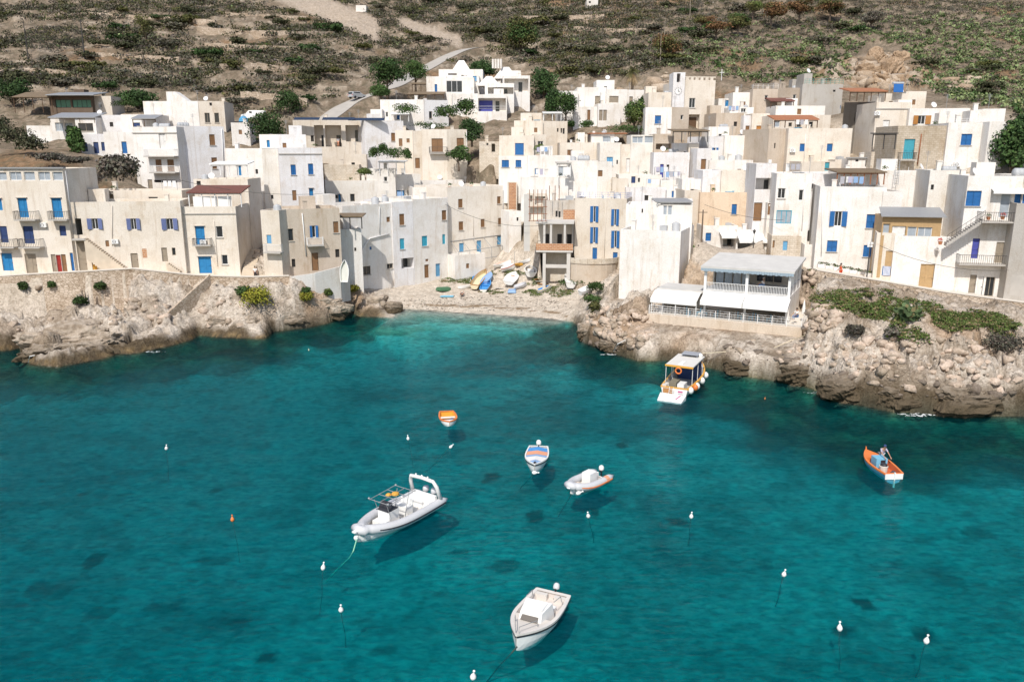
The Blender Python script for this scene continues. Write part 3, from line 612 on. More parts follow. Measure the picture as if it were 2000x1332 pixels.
_n = len(ctl); _K = kern(ctl[:, 0], ctl[:, 1], ctl[:, 0], ctl[:, 1]); _K -= np.eye(_n) * 1.6
_P = np.c_[np.ones(_n), ctl[:, 0] / 100, ctl[:, 1] / 100]
_A = np.block([[_K, _P], [_P.T, np.zeros((3, 3))]])
_w = np.linalg.solve(_A, np.r_[ctl[:, 2], 0, 0, 0])
def rbf(x, y):
    out = np.empty(len(x))
    for i in range(0, len(x), 20000):
        s = slice(i, i + 20000)
        out[s] = kern(x[s], y[s], ctl[:, 0], ctl[:, 1]) @ _w[:_n] + _w[_n] + _w[_n + 1] * x[s] / 100 + _w[_n + 2] * y[s] / 100
    return out
ROAD_PX = [(590, 262), (640, 232), (672, 208), (703, 193), (735, 184), (768, 174), (800, 152), (838, 130), (872, 112), (905, 101), (950, 92), (985, 96)]
ys = [-30]
while ys[-1] < 430:
    y = ys[-1]; ys.append(y + (1.2 if y < 22 else .42 if y < 60 else .28 if y < 128 else .28 + (y - 128) * .009))
ys = np.array(ys); NX = 620
ss = np.linspace(-1, 1, NX)
def hw(y): return np.maximum(62, .74 * y + 9)
GX = ss[None, :] * hw(ys)[:, None]; GY = np.repeat(ys[:, None], NX, 1)
gx = GX.ravel(); gy = GY.ravel()
sd, cbx = coast_dist(gx, gy)
land = sd > 0
beach = sst(-19.5, -16.5, cbx) * (1 - sst(7.0, 9.5, cbx))
z = np.empty(len(gx))
out = np.maximum(-sd, 0)
dep = (1 - beach) * (1.1 * sst(0, 1.2, out) + .17 * out) + beach * (.022 * out + .0048 * out * out)
dmx = 2.25 + 1.5 * (1 - sst(-45, 5, gx)) * (1 - sst(60, 100, gy)); dep = dmx * (1 - np.exp(-dep / dmx))
z[~land] = -dep[~land] - (fbm(gx[~land] * .35, gy[~land] * .35, 4, 2) - .5) * 1.6 * (1 - beach[~land]) * sst(0, 2, out[~land]) * (1 - sst(8, 16, out[~land])) - (fbm(gx[~land] * .08, gy[~land] * .08, 2, 4) - .5) * .8 * sst(6, 20, out[~land])
zl = rbf(gx[land], gy[land])
lx = gx[land]; ly = gy[land]; ls = sd[land]; lb = beach[land]
def cells(x, y, s, seed, gap=.14):
    rg = np.random.default_rng(seed); J = rg.random((64, 64, 5)); X_ = x / s; Y_ = y / s; xi = np.floor(X_).astype(int); yi = np.floor(Y_).astype(int)
    b1 = np.full(x.shape, 9.0); b2 = np.full(x.shape, 9.0); hv = np.zeros(x.shape)
    for i in (-1, 0, 1):
        for j in (-1, 0, 1):
            q = J[(xi + i) % 64, (yi + j) % 64]; ox = X_ - xi - i - q[:, 0]; oy = Y_ - yi - j - q[:, 1]; d = np.hypot(ox, oy); m_ = d < b1
            b2 = np.where(m_, b1, np.minimum(b2, d)); hv = np.where(m_, q[:, 2] - .5 + (q[:, 3] - .5) * ox * 1.6 + (q[:, 4] - .5) * oy * 1.6, hv); b1 = np.where(m_, d, b1)
    return hv, sst(0, gap, b2 - b1)
rock = (1 - sst(15, 24, ls)) * (1 - lb) * (1 - sst(7.5, 9, zl))
zl = np.maximum(zl, .12 * np.minimum(ls, 6))
zl += rock * (sst(0, 1.1, ls) * 1.0 + (ridge(lx * .22, ly * .22, 5, 1) - .62) * 2.1 * sst(.2, 2.5, ls) * (1 - .45 * sst(5.5, 8, zl)) + (ridge(lx * .8, ly * .8, 4, 5) - .6) * .8 + (ridge(lx * 1.7 + 3, ly * 1.7, 3, 2) - .6) * .42)
wx = lx + (fbm(lx * .5, ly * .5, 3, 2) - .5) * 3; wy = ly + (fbm(lx * .5 + 9, ly * .5, 3, 3) - .5) * 3
h1, e1 = cells(wx, wy * 1.15, 5.2, 1, .07); h2, e2 = cells(wx, wy, 1.9, 2, .09); h3, e3 = cells(wx, wy, .8, 3, .2)
rr_ = rock * sst(.3, 1.6, ls) * (1 - .5 * sst(5.2, 6.5, zl)) * (1 - .42 * (1 - sst(-22, -10, lx)))
zl += rr_ * (h1 * 1.9 - (1 - e1) * .7 + h2 * .85 - (1 - e2) * .3 + h3 * .32)
crk = np.zeros(len(gx)); crk[land] = rr_ * np.maximum((1 - e1), (1 - e2) * .7)
zl += lb * (fbm(lx * 2.2, ly * 2.2, 3, 6) - .5) * .16 * (zl < 4)
hill = sst(150, 185, ly) 
# old farming terraces on the dry hillside
ter = 2.3 + .6 * np.sin(lx * .01); wv = zl + (fbm(lx * .02, ly * .02, 3, 3) - .5) * 9
fr_ = wv / ter - np.floor(wv / ter); stp = (sst(.0, .82, fr_) * .25 + sst(.82, 1.0, fr_) * .75 - fr_) * ter
tw = hill * (1 - sst(10, 60, lx)) * .8
zl += tw * stp + hill * (fbm(lx * .09, ly * .09, 4, 7) - .5) * 3.4 + sst(120, 150, ly) * (fbm(lx * .5, ly * .5, 3, 2) - .5) * .7
scree = tw * sst(.84, .93, fr_)
z[land] = zl
# keep ground below house fronts and inside walls
for b in BL:
    if b['d'] > 200: continue
    f = b['fr']; dx = gx - f.O.x; dy = gy - f.O.y
    u = dx * f.U.x + dy * f.U.y; n = dx * f.Nn.x + dy * f.Nn.y
    m = land & (u > -.6) & (u < b['u1'] + .6) & (n > -b['dep'] - .3) & (n < 2.4)
    z[m] = np.minimum(z[m], b['zb'] - .12)
_O = Pd(1268, 606, 92.0); _f = Frame(_O, math.radians(-27)); _ue = _f.hit(1566, 630)[0]; _zd = _f.hit(1400, 625)[1]
_u = (gx - _O.x) * _f.U.x + (gy - _O.y) * _f.U.y; _n = (gx - _O.x) * _f.Nn.x + (gy - _O.y) * _f.Nn.y
m = land & (_u > -.5) & (_u < _ue + .8) & (_n > -10) & (_n <= .8); z[m] = np.minimum(z[m], _zd - 1.0)
k = land & (_u > -2.0) & (_u < _ue + 1) & (_n > .8) & (_n < 12); z[k] = np.minimum(z[k], np.maximum(_zd - 1.0 - .18 * (_n[k] - .8) + (fbm(gx[k] * .8, gy[k] * .8, 3, 1) - .5) * .5, .5))
for px_, py_, r_m in [(1722, 128, 17)]:
    q_ = Pd(px_, py_, 196); rr_ = np.hypot((gx - q_.x) / r_m, (gy - q_.y) / (r_m * 1.2)); CLF = 1 - sst(.6, 1.1, rr_ + (fbm(gx * .2, gy * .2, 2, 1) - .5) * .4)
    z = z + CLF * ((ridge(gx * .22, gy * .22, 5, 3) - .5) * 5.5)
# promenades: flat paved strips behind the sea walls
def wallpts(W): return [Pd(px, py, d) for px, py, d in W]
WL = wallpts(WALL_L); WR = wallpts(WALL_R)
prom = np.zeros(len(gx), bool)
for W in (WL, WR):
    for a, b in zip(W[:-1], W[1:]):
        ab = Vector((b.x - a.x, b.y - a.y)); ln = ab.length; ab /= ln; nn = Vector((-ab.y, ab.x))
        u = (gx - a.x) * ab.x + (gy - a.y) * ab.y; n = (gx - a.x) * nn.x + (gy - a.y) * nn.y
        m = (u >= -.05) & (u <= ln + .05) & (n > -.2) & (n < 4.6)
        z[m] = a.z + (b.z - a.z) * np.clip(u[m] / ln, 0, 1) - .15; prom |= m
        m2 = (u >= -.05) & (u <= ln + .05) & (n <= -.2) & (n > -1.6)
        z[m2] = np.minimum(z[m2], a.z + (b.z - a.z) * np.clip(u[m2] / ln, 0, 1) - (5.4 if a.x < -53 and W is WL else 1.6))
        if a.x < -53 and W is WL:
            m3 = (u >= -.05) & (u <= ln + .05) & (n <= -1.6) & (n > -5.5); z[m3] = np.minimum(z[m3], a.z - 5.3 + .35 * fbm(gx[m3], gy[m3], 3, 1))
ZG = z.reshape(len(ys), NX)
def gz(x, y):
    j = int(np.searchsorted(ys, y)) - 1; j = max(0, min(len(ys) - 2, j)); ty = (y - ys[j]) / (ys[j + 1] - ys[j])
    def row(jj):
        s = (x / float(hw(ys[jj])) + 1) / 2 * (NX - 1); i = max(0, min(NX - 2, int(s))); t = min(1, max(0, s - i))
        return ZG[jj, i] * (1 - t) + ZG[jj, i + 1] * t
    return row(j) * (1 - ty) + row(j + 1) * ty
def PG(px, py, d0=60):
    """where the line of sight through a pixel first meets the ground"""
    r = ray(px, py); d = d0
    while d < 425:
        p = Vector((0, 0, HC)) + r * (d / r.y)
        if p.z <= gz(p.x, p.y): return Vector((p.x, p.y, gz(p.x, p.y)))
        d += .25 if d < 150 else .6
    return p
# grade a bed for the hillside road
RD = [PG(px, py, 140) for px, py in ROAD_PX]
def smooth_poly(P, n=6):
    out = []
    for i in range(len(P) - 1):
        p0 = P[max(i - 1, 0)]; p1 = P[i]; p2 = P[i + 1]; p3 = P[min(i + 2, len(P) - 1)]
        for k in range(n):
            t = k / n
            out.append(.5 * ((2 * p1) + (p2 - p0) * t + (2 * p0 - 5 * p1 + 4 * p2 - p3) * t * t + (3 * p1 - p0 - 3 * p2 + p3) * t ** 3))
    out.append(P[-1]); return out
RDS = smooth_poly(RD, 6)
for k in range(12):
    RDS = [RDS[0]] + [Vector((q.x, q.y, (p.z + q.z * 2 + r_.z) / 4)) for p, q, r_ in zip(RDS[:-2], RDS[1:-1], RDS[2:])] + [RDS[-1]]
bd = np.full(len(gx), 1e9); bz = np.zeros(len(gx))
for a, b in zip(RDS[:-1], RDS[1:]):
    ab = Vector((b.x - a.x, b.y - a.y)); l2 = max(ab.length_squared, 1e-6)
    t = np.clip(((gx - a.x) * ab.x + (gy - a.y) * ab.y) / l2, 0, 1)
    dd = np.hypot(gx - a.x - t * ab.x, gy - a.y - t * ab.y); m = dd < bd
    bd[m] = dd[m]; bz[m] = (a.z + (b.z - a.z) * t)[m]
k = 1 - sst(2.3, 4.6, bd)
z = z * (1 - k) + (bz - .12) * k
roadm = bd < 4
ZG = z.reshape(len(ys), NX)

# ---- base colours of the ground (dry soil, bare rock, beach, sea bed), all true surface colours
n1 = fbm(gx * .05, gy * .05, 4, 1); n2 = fbm(gx * .4, gy * .4, 4, 3); n3 = fbm(gx * 1.6, gy * 1.6, 3, 5)
C = np.zeros((len(gx), 3))
def lerp(a, b, t): return a * (1 - t[:, None]) + b * t[:, None]
soil = lerp(np.array([.235, .185, .135]), np.array([.35, .28, .21]), sst(.3, .7, n2))
soil = lerp(soil, np.array([.30, .165, .075]), sst(.62, .74, n1) * .55)
soil = lerp(soil, np.array([.14, .125, .085]), sst(.45, .65, n3) * .6)
C[:] = soil
full = np.zeros(len(gx)); full[land] = scree
C = lerp(C, np.array([.50, .43, .35]), full * .75 * sst(.4, .55, n2))
rk = np.zeros(len(gx)); rk[land] = rock
C = lerp(C, lerp(np.array([.36, .25, .16]), np.array([.50, .42, .33]), sst(.35, .6, n2)), CLF)
_dz = np.maximum(gy * CP - (z - HC) * SP, 1); _px = 1000 + F * gx / _dz; _py = 666 - F * (gy * SP + (z - HC) * CP) / _dz
s1 = land * (gy > 160) * (1 - sst(18, 28, np.abs((_py - 20) - (_px - 640) * .42) + (n2 - .5) * 16)) * sst(525, 545, _px) * (1 - sst(730, 750, _px)); s2 = land * (gy > 160) * (1 - sst(8, 14, np.abs((_py - 50) - (_px - 800) * .32) + (n2 - .5) * 10)) * sst(775, 785, _px) * (1 - sst(895, 910, _px))
C = lerp(C, np.array([.50, .42, .34]), np.clip(s1 + s2, 0, 1) * .9)
rc = lerp(np.array([.44, .36, .28]), np.array([.70, .62, .53]), sst(.28, .6, n2))
rc = lerp(rc, np.array([.46, .29, .16]), sst(.60, .75, fbm(gx * .12 + 5, gy * .12, 3, 6)) * .55)
rc = lerp(rc, np.array([.22, .17, .12]), crk * .7)
wh = 1.15 + 1.15 * sst(20, 34, gx); wet = (1 - sst(.6 * wh, 1.35 * wh, z + (n2 - .5) * 2.2))
rc = lerp(rc, np.array([.15, .115, .075]), wet)
lit = sst(.02, .25, z) * (1 - sst(.3, .6, z)) * sst(.45, .6, n3)
rc = lerp(rc, np.array([.34, .24, .12]), lit * .6)
C = lerp(C, rc, np.clip(rk * 1.6, 0, 1) * (z > -.1))
vil = land & (rk < .3) & (gx > -38); vm = vil * (1 - sst(140, 150, gy)); C = lerp(C, lerp(np.array([.48, .40, .31]), np.array([.62, .54, .44]), n2), vm * sst(.25, .5, n1))
bc = lerp(np.array([.60, .52, .43]), np.array([.74, .67, .58]), n3)
bfull = beach * land * (z < 7) * (gy < 150)
C = lerp(C, bc, np.clip(bfull, 0, 1))
C = lerp(C, np.array([.30, .22, .14]), bfull * sst(.30, .42, z) * (1 - sst(.5, .62, z)) * sst(.46, .56, fbm(gx * .9, gy * 2.2, 3, 1)))
C[prom] = (.62, .54, .44)
_pa = land * sst(1338, 1346, _px) * (1 - sst(1395, 1405, _px)) * sst(500, 510, _py) * (1 - sst(545, 552, _py)) * (gy > 94); C = lerp(C, lerp(np.array([.50, .38, .27]), np.array([.60, .48, .36]), n3), _pa); CRM = _pa
_pv = land * sst(1348, 1356, _px) * (1 - sst(1500, 1510, _px)) * sst(420, 430, _py) * (1 - sst(512, 520, _py)) * (gy > 97); C = lerp(C, lerp(np.array([.56, .48, .39]), np.array([.66, .58, .49]), n2), _pv)
# sea bed: pale sand, brown reef beside the rocks, dark seagrass patches
uw = ~land
sand = lerp(np.array([.64, .60, .50]), np.array([.50, .48, .42]), n1)
rw2 = 4.5 * sst(14, 24, gx); reef = np.clip((1 - sst(5 + rw2, 11 + rw2, out + (fbm(gx * .16, gy * .16, 4, 2) - .5) * 11)) * (1 - beach), 0, 1)
sand = lerp(sand, lerp(np.array([.05, .05, .03]), np.array([.17, .15, .08]), sst(.35, .7, n2)), reef * .93)
gband = beach * sst(2.0, 5, out) * (1 - sst(9, 14, out)) * sst(.35, .6, fbm(gx * .1, gy * .3, 3, 4))
sand = lerp(sand, np.array([.22, .25, .10]), gband * .55)
mott = sst(.42, .70, fbm(gx * .07, gy * .10, 4, 6)); sand = lerp(sand, sand * .58, mott)
mott2 = sst(.5, .75, fbm(gx * .5, gy * .6, 4, 0)); sand = lerp(sand, sand * .66, mott2)
for px, py, w, h in [(960, 968, 24, 12), (1046, 1050, 22, 14), (985, 1150, 42, 16), (182, 1122, 26, 20), (278, 1140, 16, 10), (460, 1245, 34, 15), (525, 1322, 26, 14), (205, 1222, 36, 14), (25, 1305, 50, 18), (420, 985, 18, 8), (170, 985, 20, 9), (1640, 1290, 30, 22), (1680, 1230, 26, 14), (1210, 910, 16, 8), (700, 1250, 26, 8),
                    (620, 1240, 20, 10), (1320, 1060, 30, 10), (1900, 1090, 40, 14), (95, 1180, 60, 22), (760, 1310, 40, 10), (1160, 1040, 16, 12), (330, 1215, 50, 12), (1800, 1300, 26, 20), (900, 1120, 26, 8), (430, 1120, 40, 10)]:
    q = Pz(px, py, -3.8); sc = (q.y * CP) / F; ex = w * sc; ey = h * sc * math.hypot(q.y, HC) / HC
    r = np.hypot((gx - q.x) / ex, (gy - q.y) / ey) + (fbm(gx * .9, gy * .9, 3, 2) - .5) * 1.5
    sand = lerp(sand, np.array([.025, .04, .03]), (1 - sst(.55, 1.0, r)) * (.92 if w < 36 and px > 900 or px in (182, 460, 525) else .6))
C[uw] = sand[uw]

CA = np.zeros(len(gx)); CA[land] = np.clip(rock * 1.3, 0, 1); CA[prom] = 0; CA *= 1 - CRM
C = np.c_[C, CA]
def ground_mat(name, land_):
    m, nt, b, o = newmat(name)
    a = N(nt, 'ShaderNodeVertexColor'); a.layer_name = 'col'
    n = N(nt, 'ShaderNodeTexNoise', i_Scale=1.3, i_Detail=8.0, i_Roughness=.65); L(nt, mapped(nt, (1, 1, 1)), n.inputs['Vector'])
    r = ramp(nt, n.outputs[0], [(.32, (.72, .70, .67)), (.62, (1.12, 1.12, 1.12))])
    c = mix(nt, 1.0, a.outputs[0], r.outputs[0], 'MULTIPLY')
    h = n.outputs[0]
    if land_:
        v = N(nt, 'ShaderNodeTexVoronoi', i_Scale=1.5); v.feature = 'DISTANCE_TO_EDGE'
        n4 = N(nt, 'ShaderNodeTexNoise', i_Scale=1.2, i_Detail=5.0); L(nt, mapped(nt, (1, 1, 1)), n4.inputs['Vector'])
        mp = mapped(nt, (.30, .30, .5)); vv = N(nt, 'ShaderNodeVectorMath', operation='ADD'); L(nt, mp, vv.inputs[0]); L(nt, n4.outputs['Color'], vv.inputs[1]); L(nt, vv.outputs[0], v.inputs['Vector'])
        er = ramp(nt, v.outputs['Distance'], [(.0, (.45, .40, .34)), (.07, (1, 1, 1))])
        mk = N(nt, 'ShaderNodeMath', operation='MULTIPLY'); mk.inputs[1].default_value = .38; L(nt, a.outputs['Alpha'], mk.inputs[0]); c = mix(nt, mk.outputs[0], c, er.outputs[0], 'MULTIPLY')
        n5 = N(nt, 'ShaderNodeTexNoise', i_Scale=5.0, i_Detail=5.0, i_Roughness=.7); L(nt, mapped(nt, (1, 1, 1)), n5.inputs['Vector'])
        r5 = ramp(nt, n5.outputs[0], [(.36, (.66, .62, .58)), (.58, (1.08, 1.08, 1.08))]); c = mix(nt, .8, c, r5.outputs[0], 'MULTIPLY')
        em = N(nt, 'ShaderNodeMath', operation='MULTIPLY'); L(nt, er.outputs[0], em.inputs[0]); L(nt, mk.outputs[0], em.inputs[1]); ad = N(nt, 'ShaderNodeMath', operation='ADD'); L(nt, n.outputs[0], ad.inputs[0]); L(nt, em.outputs[0], ad.inputs[1]); h = ad.outputs[0]
        ad2 = N(nt, 'ShaderNodeMath', operation='ADD'); L(nt, h, ad2.inputs[0]); L(nt, n5.outputs[0], ad2.inputs[1]); h = ad2.outputs[0]
    L(nt, c, b.inputs['Base Color']); b.inputs['Roughness'].default_value = .95; b.inputs['Specular IOR Level'].default_value = .08
    bump(nt, b, h, .9 if land_ else .3, .30 if land_ else .1)
    return m
GM = ground_mat('ground_rock_and_soil', True); SBM = ground_mat('sea_bed_sand', False)
R_, Cn = len(ys), NX
idx = np.arange(R_ * Cn).reshape(R_, Cn)
Q = np.stack([idx[:-1, :-1].ravel(), idx[:-1, 1:].ravel(), idx[1:, 1:].ravel(), idx[1:, :-1].ravel()], 1)
V = np.c_[gx, gy, z]
qz = z[Q].max(1)
def submesh(name, mat, mask):
    q = Q[mask]; u, inv = np.unique(q.ravel(), return_inverse=True)
    o = np_mesh(name, V[u], inv.reshape(q.shape), mat, C[u], smooth=name == 'sea_bed'); return tag(o, kind='structure')
submesh('sea_bed', SBM, qz < -.3); submesh('hillside_ground', GM, qz >= -.3)

# hillside road
def strip(name, pts, w, mat, lift=.03, kind='structure'):
    vs = []; fs = []
    for i, p in enumerate(pts):
        t = (pts[min(i + 1, len(pts) - 1)] - pts[max(i - 1, 0)]); t.z = 0; t.normalize(); nrm = Vector((-t.y, t.x, 0))
        for s_ in (-1, 1): vs.append(tuple(p + nrm * s_ * w / 2 + Vector((0, 0, lift))))
        if i: k_ = 2 * i; fs.append((k_ - 2, k_, k_ + 1, k_ - 1)[::-1])
    me = bpy.data.meshes.new(name); me.from_pydata(vs, [], fs); me.materials.append(mat)
    o = bpy.data.objects.new(name, me); COL.objects.link(o); return tag(o, kind=kind)
ROADM = simple('pale_concrete_road', (.40, .37, .33), .9, 0, .2, .6)
strip('road', RDS, 4.4, ROADM, .0)

# promenade paving
PAVE = simple('pale_paving', (.66, .58, .48), .9, 0, .15, 1.0)
for W, nm in ((WL, 'promenade_paving'), (WR, 'promenade_paving')):
    vs = []; fs = []
    for i, p in enumerate(W):
        t = (W[min(i + 1, len(W) - 1)] - W[max(i - 1, 0)]); t.z = 0; t.normalize(); nn = Vector((-t.y, t.x, 0))
        vs += [tuple(p + nn * .1 + Vector((0, 0, -.05))), tuple(p + nn * 4.4 + Vector((0, 0, -.05)))]
        if i: k_ = 2 * i; fs.append((k_ - 2, k_, k_ + 1, k_ - 1))
    me = bpy.data.meshes.new(nm); me.from_pydata(vs, [], fs); me.materials.append(PAVE)
    tag(bpy.data.objects.new(nm, me), kind='structure'); COL.objects.link([o for o in bpy.data.objects if o.data == me][0])

# ---- sea: clear tinted water over the bed
m, nt, b, o = newmat('sea_water'); nt.nodes.remove(b)
tr = N(nt, 'ShaderNodeBsdfTransparent'); gl = N(nt, 'ShaderNodeBsdfGlossy', i_Roughness=.05)
fr = N(nt, 'ShaderNodeFresnel', i_IOR=1.33); mx = N(nt, 'ShaderNodeMixShader')
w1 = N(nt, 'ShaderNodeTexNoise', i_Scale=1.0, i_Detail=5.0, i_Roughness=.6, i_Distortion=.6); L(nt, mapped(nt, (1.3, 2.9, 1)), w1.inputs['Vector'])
w2 = N(nt, 'ShaderNodeTexNoise', i_Scale=1.0, i_Detail=3.0, i_Roughness=.5); L(nt, mapped(nt, (.22, .40, 1)), w2.inputs['Vector'])
ad = N(nt, 'ShaderNodeMath', operation='ADD'); mu = N(nt, 'ShaderNodeMath', operation='MULTIPLY'); mu.inputs[1].default_value = 2.0
L(nt, w2.outputs[0], mu.inputs[0]); L(nt, w1.outputs[0], ad.inputs[0]); L(nt, mu.outputs[0], ad.inputs[1])
bp = N(nt, 'ShaderNodeBump'); bp.inputs['Strength'].default_value = 1.0; bp.inputs['Distance'].default_value = .09
L(nt, ad.outputs[0], bp.inputs['Height']); L(nt, bp.outputs[0], gl.inputs['Normal']); L(nt, bp.outputs[0], fr.inputs['Normal'])
fm = N(nt, 'ShaderNodeMath', operation='MULTIPLY'); fm.inputs[1].default_value = .24; L(nt, fr.outputs[0], fm.inputs[0])
wr = ramp(nt, w1.outputs[0], [(.36, (.52, .60, .65)), (.58, (1, 1, 1))]); L(nt, wr.outputs[0], tr.inputs['Color'])  # light focused by the waves, painted into the clear tint as ripples
df = N(nt, 'ShaderNodeBsdfDiffuse'); L(nt, bp.outputs[0], df.inputs['Normal'])
wc = mix(nt, w1.outputs[0], (.0, .10, .145), (.0, .29, .34)); L(nt, wc, df.inputs['Color'])
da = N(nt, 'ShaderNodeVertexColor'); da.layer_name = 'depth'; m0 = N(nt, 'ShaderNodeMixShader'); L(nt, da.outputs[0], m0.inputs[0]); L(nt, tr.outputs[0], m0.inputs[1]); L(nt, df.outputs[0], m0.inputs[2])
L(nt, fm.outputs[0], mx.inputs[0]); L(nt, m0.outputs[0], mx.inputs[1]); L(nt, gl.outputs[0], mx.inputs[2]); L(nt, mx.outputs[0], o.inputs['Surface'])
va = N(nt, 'ShaderNodeVolumeAbsorption'); va.inputs['Color'].default_value = (0.0, .866, .889, 1); va.inputs['Density'].default_value = .90
L(nt, va.outputs[0], o.inputs['Volume'])
wm_ = (gy < 124).reshape(R_, Cn); rws = int(wm_[:, 0].sum())
V2 = np.c_[gx, gy, np.zeros(len(gx))][:rws * Cn]; Q2 = Q[(Q < rws * Cn).all(1)]
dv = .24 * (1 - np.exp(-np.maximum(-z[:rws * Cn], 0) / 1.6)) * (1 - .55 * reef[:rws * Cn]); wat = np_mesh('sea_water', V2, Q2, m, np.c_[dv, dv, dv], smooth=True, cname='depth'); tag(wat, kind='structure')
# ---------------------------------------------------------------- houses
ROOFM = simple('pale_flat_roof', (.58, .54, .48), .95, 0, .25, .5)
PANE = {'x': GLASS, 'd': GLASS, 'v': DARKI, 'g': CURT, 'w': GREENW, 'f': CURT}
LEAF = {'b': BLUE, 'l': LBLUE, 'c': CYAN, 'n': BROWN, 'r': BLUE}
DOOR = {'B': BLUE, 'E': BRIGHT, 'C': BRIGHT, 'N': BROWN, 'D': GREYD, 'V': NAVY, 'Y': YEL, 'R': RED, 'M': WHITEP, 'P': PURP, 'p': PURP, 'T': TEAL, 'K': TANW, 'Q': ORANGEW, 'L': LBLUE}
DOORLAB = {'Y': 'yellow door', 'R': 'open door with red inside', 'T': 'tall teal door', 'K': 'slatted garage gate'}
house = {}
def parse(ops):
    out = []
    for tk in ops.split():
        v = [float(q) for q in tk[1:].split(',')]; out.append((tk[0], v))
    return out
def rect(f, v, n=0.0):
    xm = (v[0] + v[2]) / 2; ym = (v[1] + v[3]) / 2
    ua, _ = f.hit(v[0], ym, n); ub, _ = f.hit(v[2], ym, n); _, zt = f.hit(xm, v[1], n); _, zb = f.hit(xm, v[3], n)
    return min(ua, ub), max(ua, ub), zb, zt
def fbox(mb, f, u0, u1, n0, n1, z0, z1):
    c = [f.W(u0, n1, z0), f.W(u1, n1, z0), f.W(u1, n0, z0), f.W(u0, n0, z0), f.W(u0, n1, z1), f.W(u1, n1, z1), f.W(u1, n0, z1), f.W(u0, n0, z1)]
    mb.hexa(c)
GAR = []
for key, label, short, blocks in HS:
    mine = [b for b in BL if b['key'] == key]
    b0 = mine[0]; base = b0['fr'].W(b0['u1'] / 2, 0, b0['zb'])
    root = empty('clock_church' if key == 'church' else 'stone_hut' if key == 'ruinhut' else 'house', base)
    tag(root, label, 'church' if key == 'church' else 'hut' if key in ('ruinhut', 'farwhite') else 'house'); off = base
    house[key] = root
    for b in mine:
        f = b['fr']; U1 = b['u1']; zt = b['zt']; zb = b['zb']; dp = b['dep']; ex = b['ex']; z0 = zb - 4.5
        wm = BLOCKW if 'stone' in ex else TANW if 'wood' in ex else PLASTER
        tower = 'tower' in ex
        par = .12 if tower else (.38 if zt > 21 else .5)
        holes = []; ops = parse(b['ops'])
        for t, v in ops:
            if t == 'Z': continue
            u0, u1, a0, a1 = rect(f, v)
            u0 = max(u0, .06); u1 = min(u1, U1 - .06); a1 = min(a1, zt - .1)
            if u1 - u0 < .12 or a1 - a0 < .12: continue
            if t in 'oqO':
                w = u1 - u0; hu0 = u0 + w * .29; hu1 = u1 - w * .29
            elif t == 'm':
                w = u1 - u0; hu0 = u0 + w * .36; hu1 = u1 - w * .36
            else: hu0, hu1 = u0, u1
            holes.append((t, hu0, hu1, a0, a1, u0, u1))
        if not [h for h in holes] and U1 > 3.2 and 'stone' not in ex and key not in ('bigwhitecorner', 'church', 'gablehouse', 'laundryterrace', 'farwhite'):
            rw_ = random.Random(key + 'w' + str(b['bi'])); u_ = rw_.uniform(.8, U1 - 1.4); z_ = zt - rw_.uniform(1.9, 2.3)
            holes.append((rw_.choice('vxn'), u_, u_ + .6, z_, z_ + .8, u_, u_ + .6))
        mb = MB()
        us = sorted(set([0, U1] + [round(h[1], 4) for h in holes] + [round(h[2], 4) for h in holes]))
        zs = sorted(set([z0, zt] + [round(h[3], 4) for h in holes] + [round(h[4], 4) for h in holes]))
        for i in range(len(us) - 1):
            for j in range(len(zs) - 1):
                cu = (us[i] + us[i + 1]) / 2; cz = (zs[j] + zs[j + 1]) / 2
                if any(h[1] < cu < h[2] and h[3] < cz < h[4] for h in holes): continue
                mb.quad(f.W(us[i], 0, zs[j]), f.W(us[i + 1], 0, zs[j]), f.W(us[i + 1], 0, zs[j + 1]), f.W(us[i], 0, zs[j + 1]))
        deep = {'h': 1.9, 'H': .14, 'i': dp, 'j': .9, 'k': .03}
        for t, a, c, lo, hi, _u0, _u1 in holes:
            r = deep.get(t, .22)
            A = [f.W(a, 0, lo), f.W(c, 0, lo), f.W(c, 0, hi), f.W(a, 0, hi)]; Bk = [f.W(a, -r, lo), f.W(c, -r, lo), f.W(c, -r, hi), f.W(a, -r, hi)]
            for q in range(4):
                mb.quad(A[q], A[(q + 1) % 4], Bk[(q + 1) % 4], Bk[q])
            if t in 'hj': mb.quad(*Bk)
        # sides, back and parapet
        mb.quad(f.W(U1, 0, z0), f.W(U1, -dp, z0), f.W(U1, -dp, zt), f.W(U1, 0, zt))
        mb.quad(f.W(0, -dp, z0), f.W(0, 0, z0), f.W(0, 0, zt), f.W(0, -dp, zt))
        if not any(h[0] == 'i' for h in holes):
            mb.quad(f.W(U1, -dp, z0), f.W(0, -dp, z0), f.W(0, -dp, zt), f.W(U1, -dp, zt))
        else:
            h = [h for h in holes if h[0] == 'i'][0]
            for (ua, ub, za, zb_) in ((0, h[1], z0, zt), (h[2], U1, z0, zt), (h[1], h[2], z0, h[3]), (h[1], h[2], h[4], zt)):
                mb.quad(f.W(ub, -dp, za), f.W(ua, -dp, za), f.W(ua, -dp, zb_), f.W(ub, -dp, zb_))
        tk = min(.22, U1 * .2); zr = zt - par
        o4 = [(0, 0), (U1, 0), (U1, -dp), (0, -dp)]; i4 = [(tk, -tk), (U1 - tk, -tk), (U1 - tk, -dp + tk), (tk, -dp + tk)]
        for q in range(4):
            q2 = (q + 1) % 4
            mb.quad(f.W(*o4[q], zt), f.W(*o4[q2], zt), f.W(*i4[q2], zt), f.W(*i4[q], zt))
            mb.quad(f.W(*i4[q], zt), f.W(*i4[q2], zt), f.W(*i4[q2], zr), f.W(*i4[q], zr))
        wl = mb.build('wall', wm, root, off=off, color=b['col'])
        rf = MB(); rf.poly([f.W(*i4[q], zr) for q in range(4)]); rf_o = rf.build('roof', ROOFM, root, off=off)
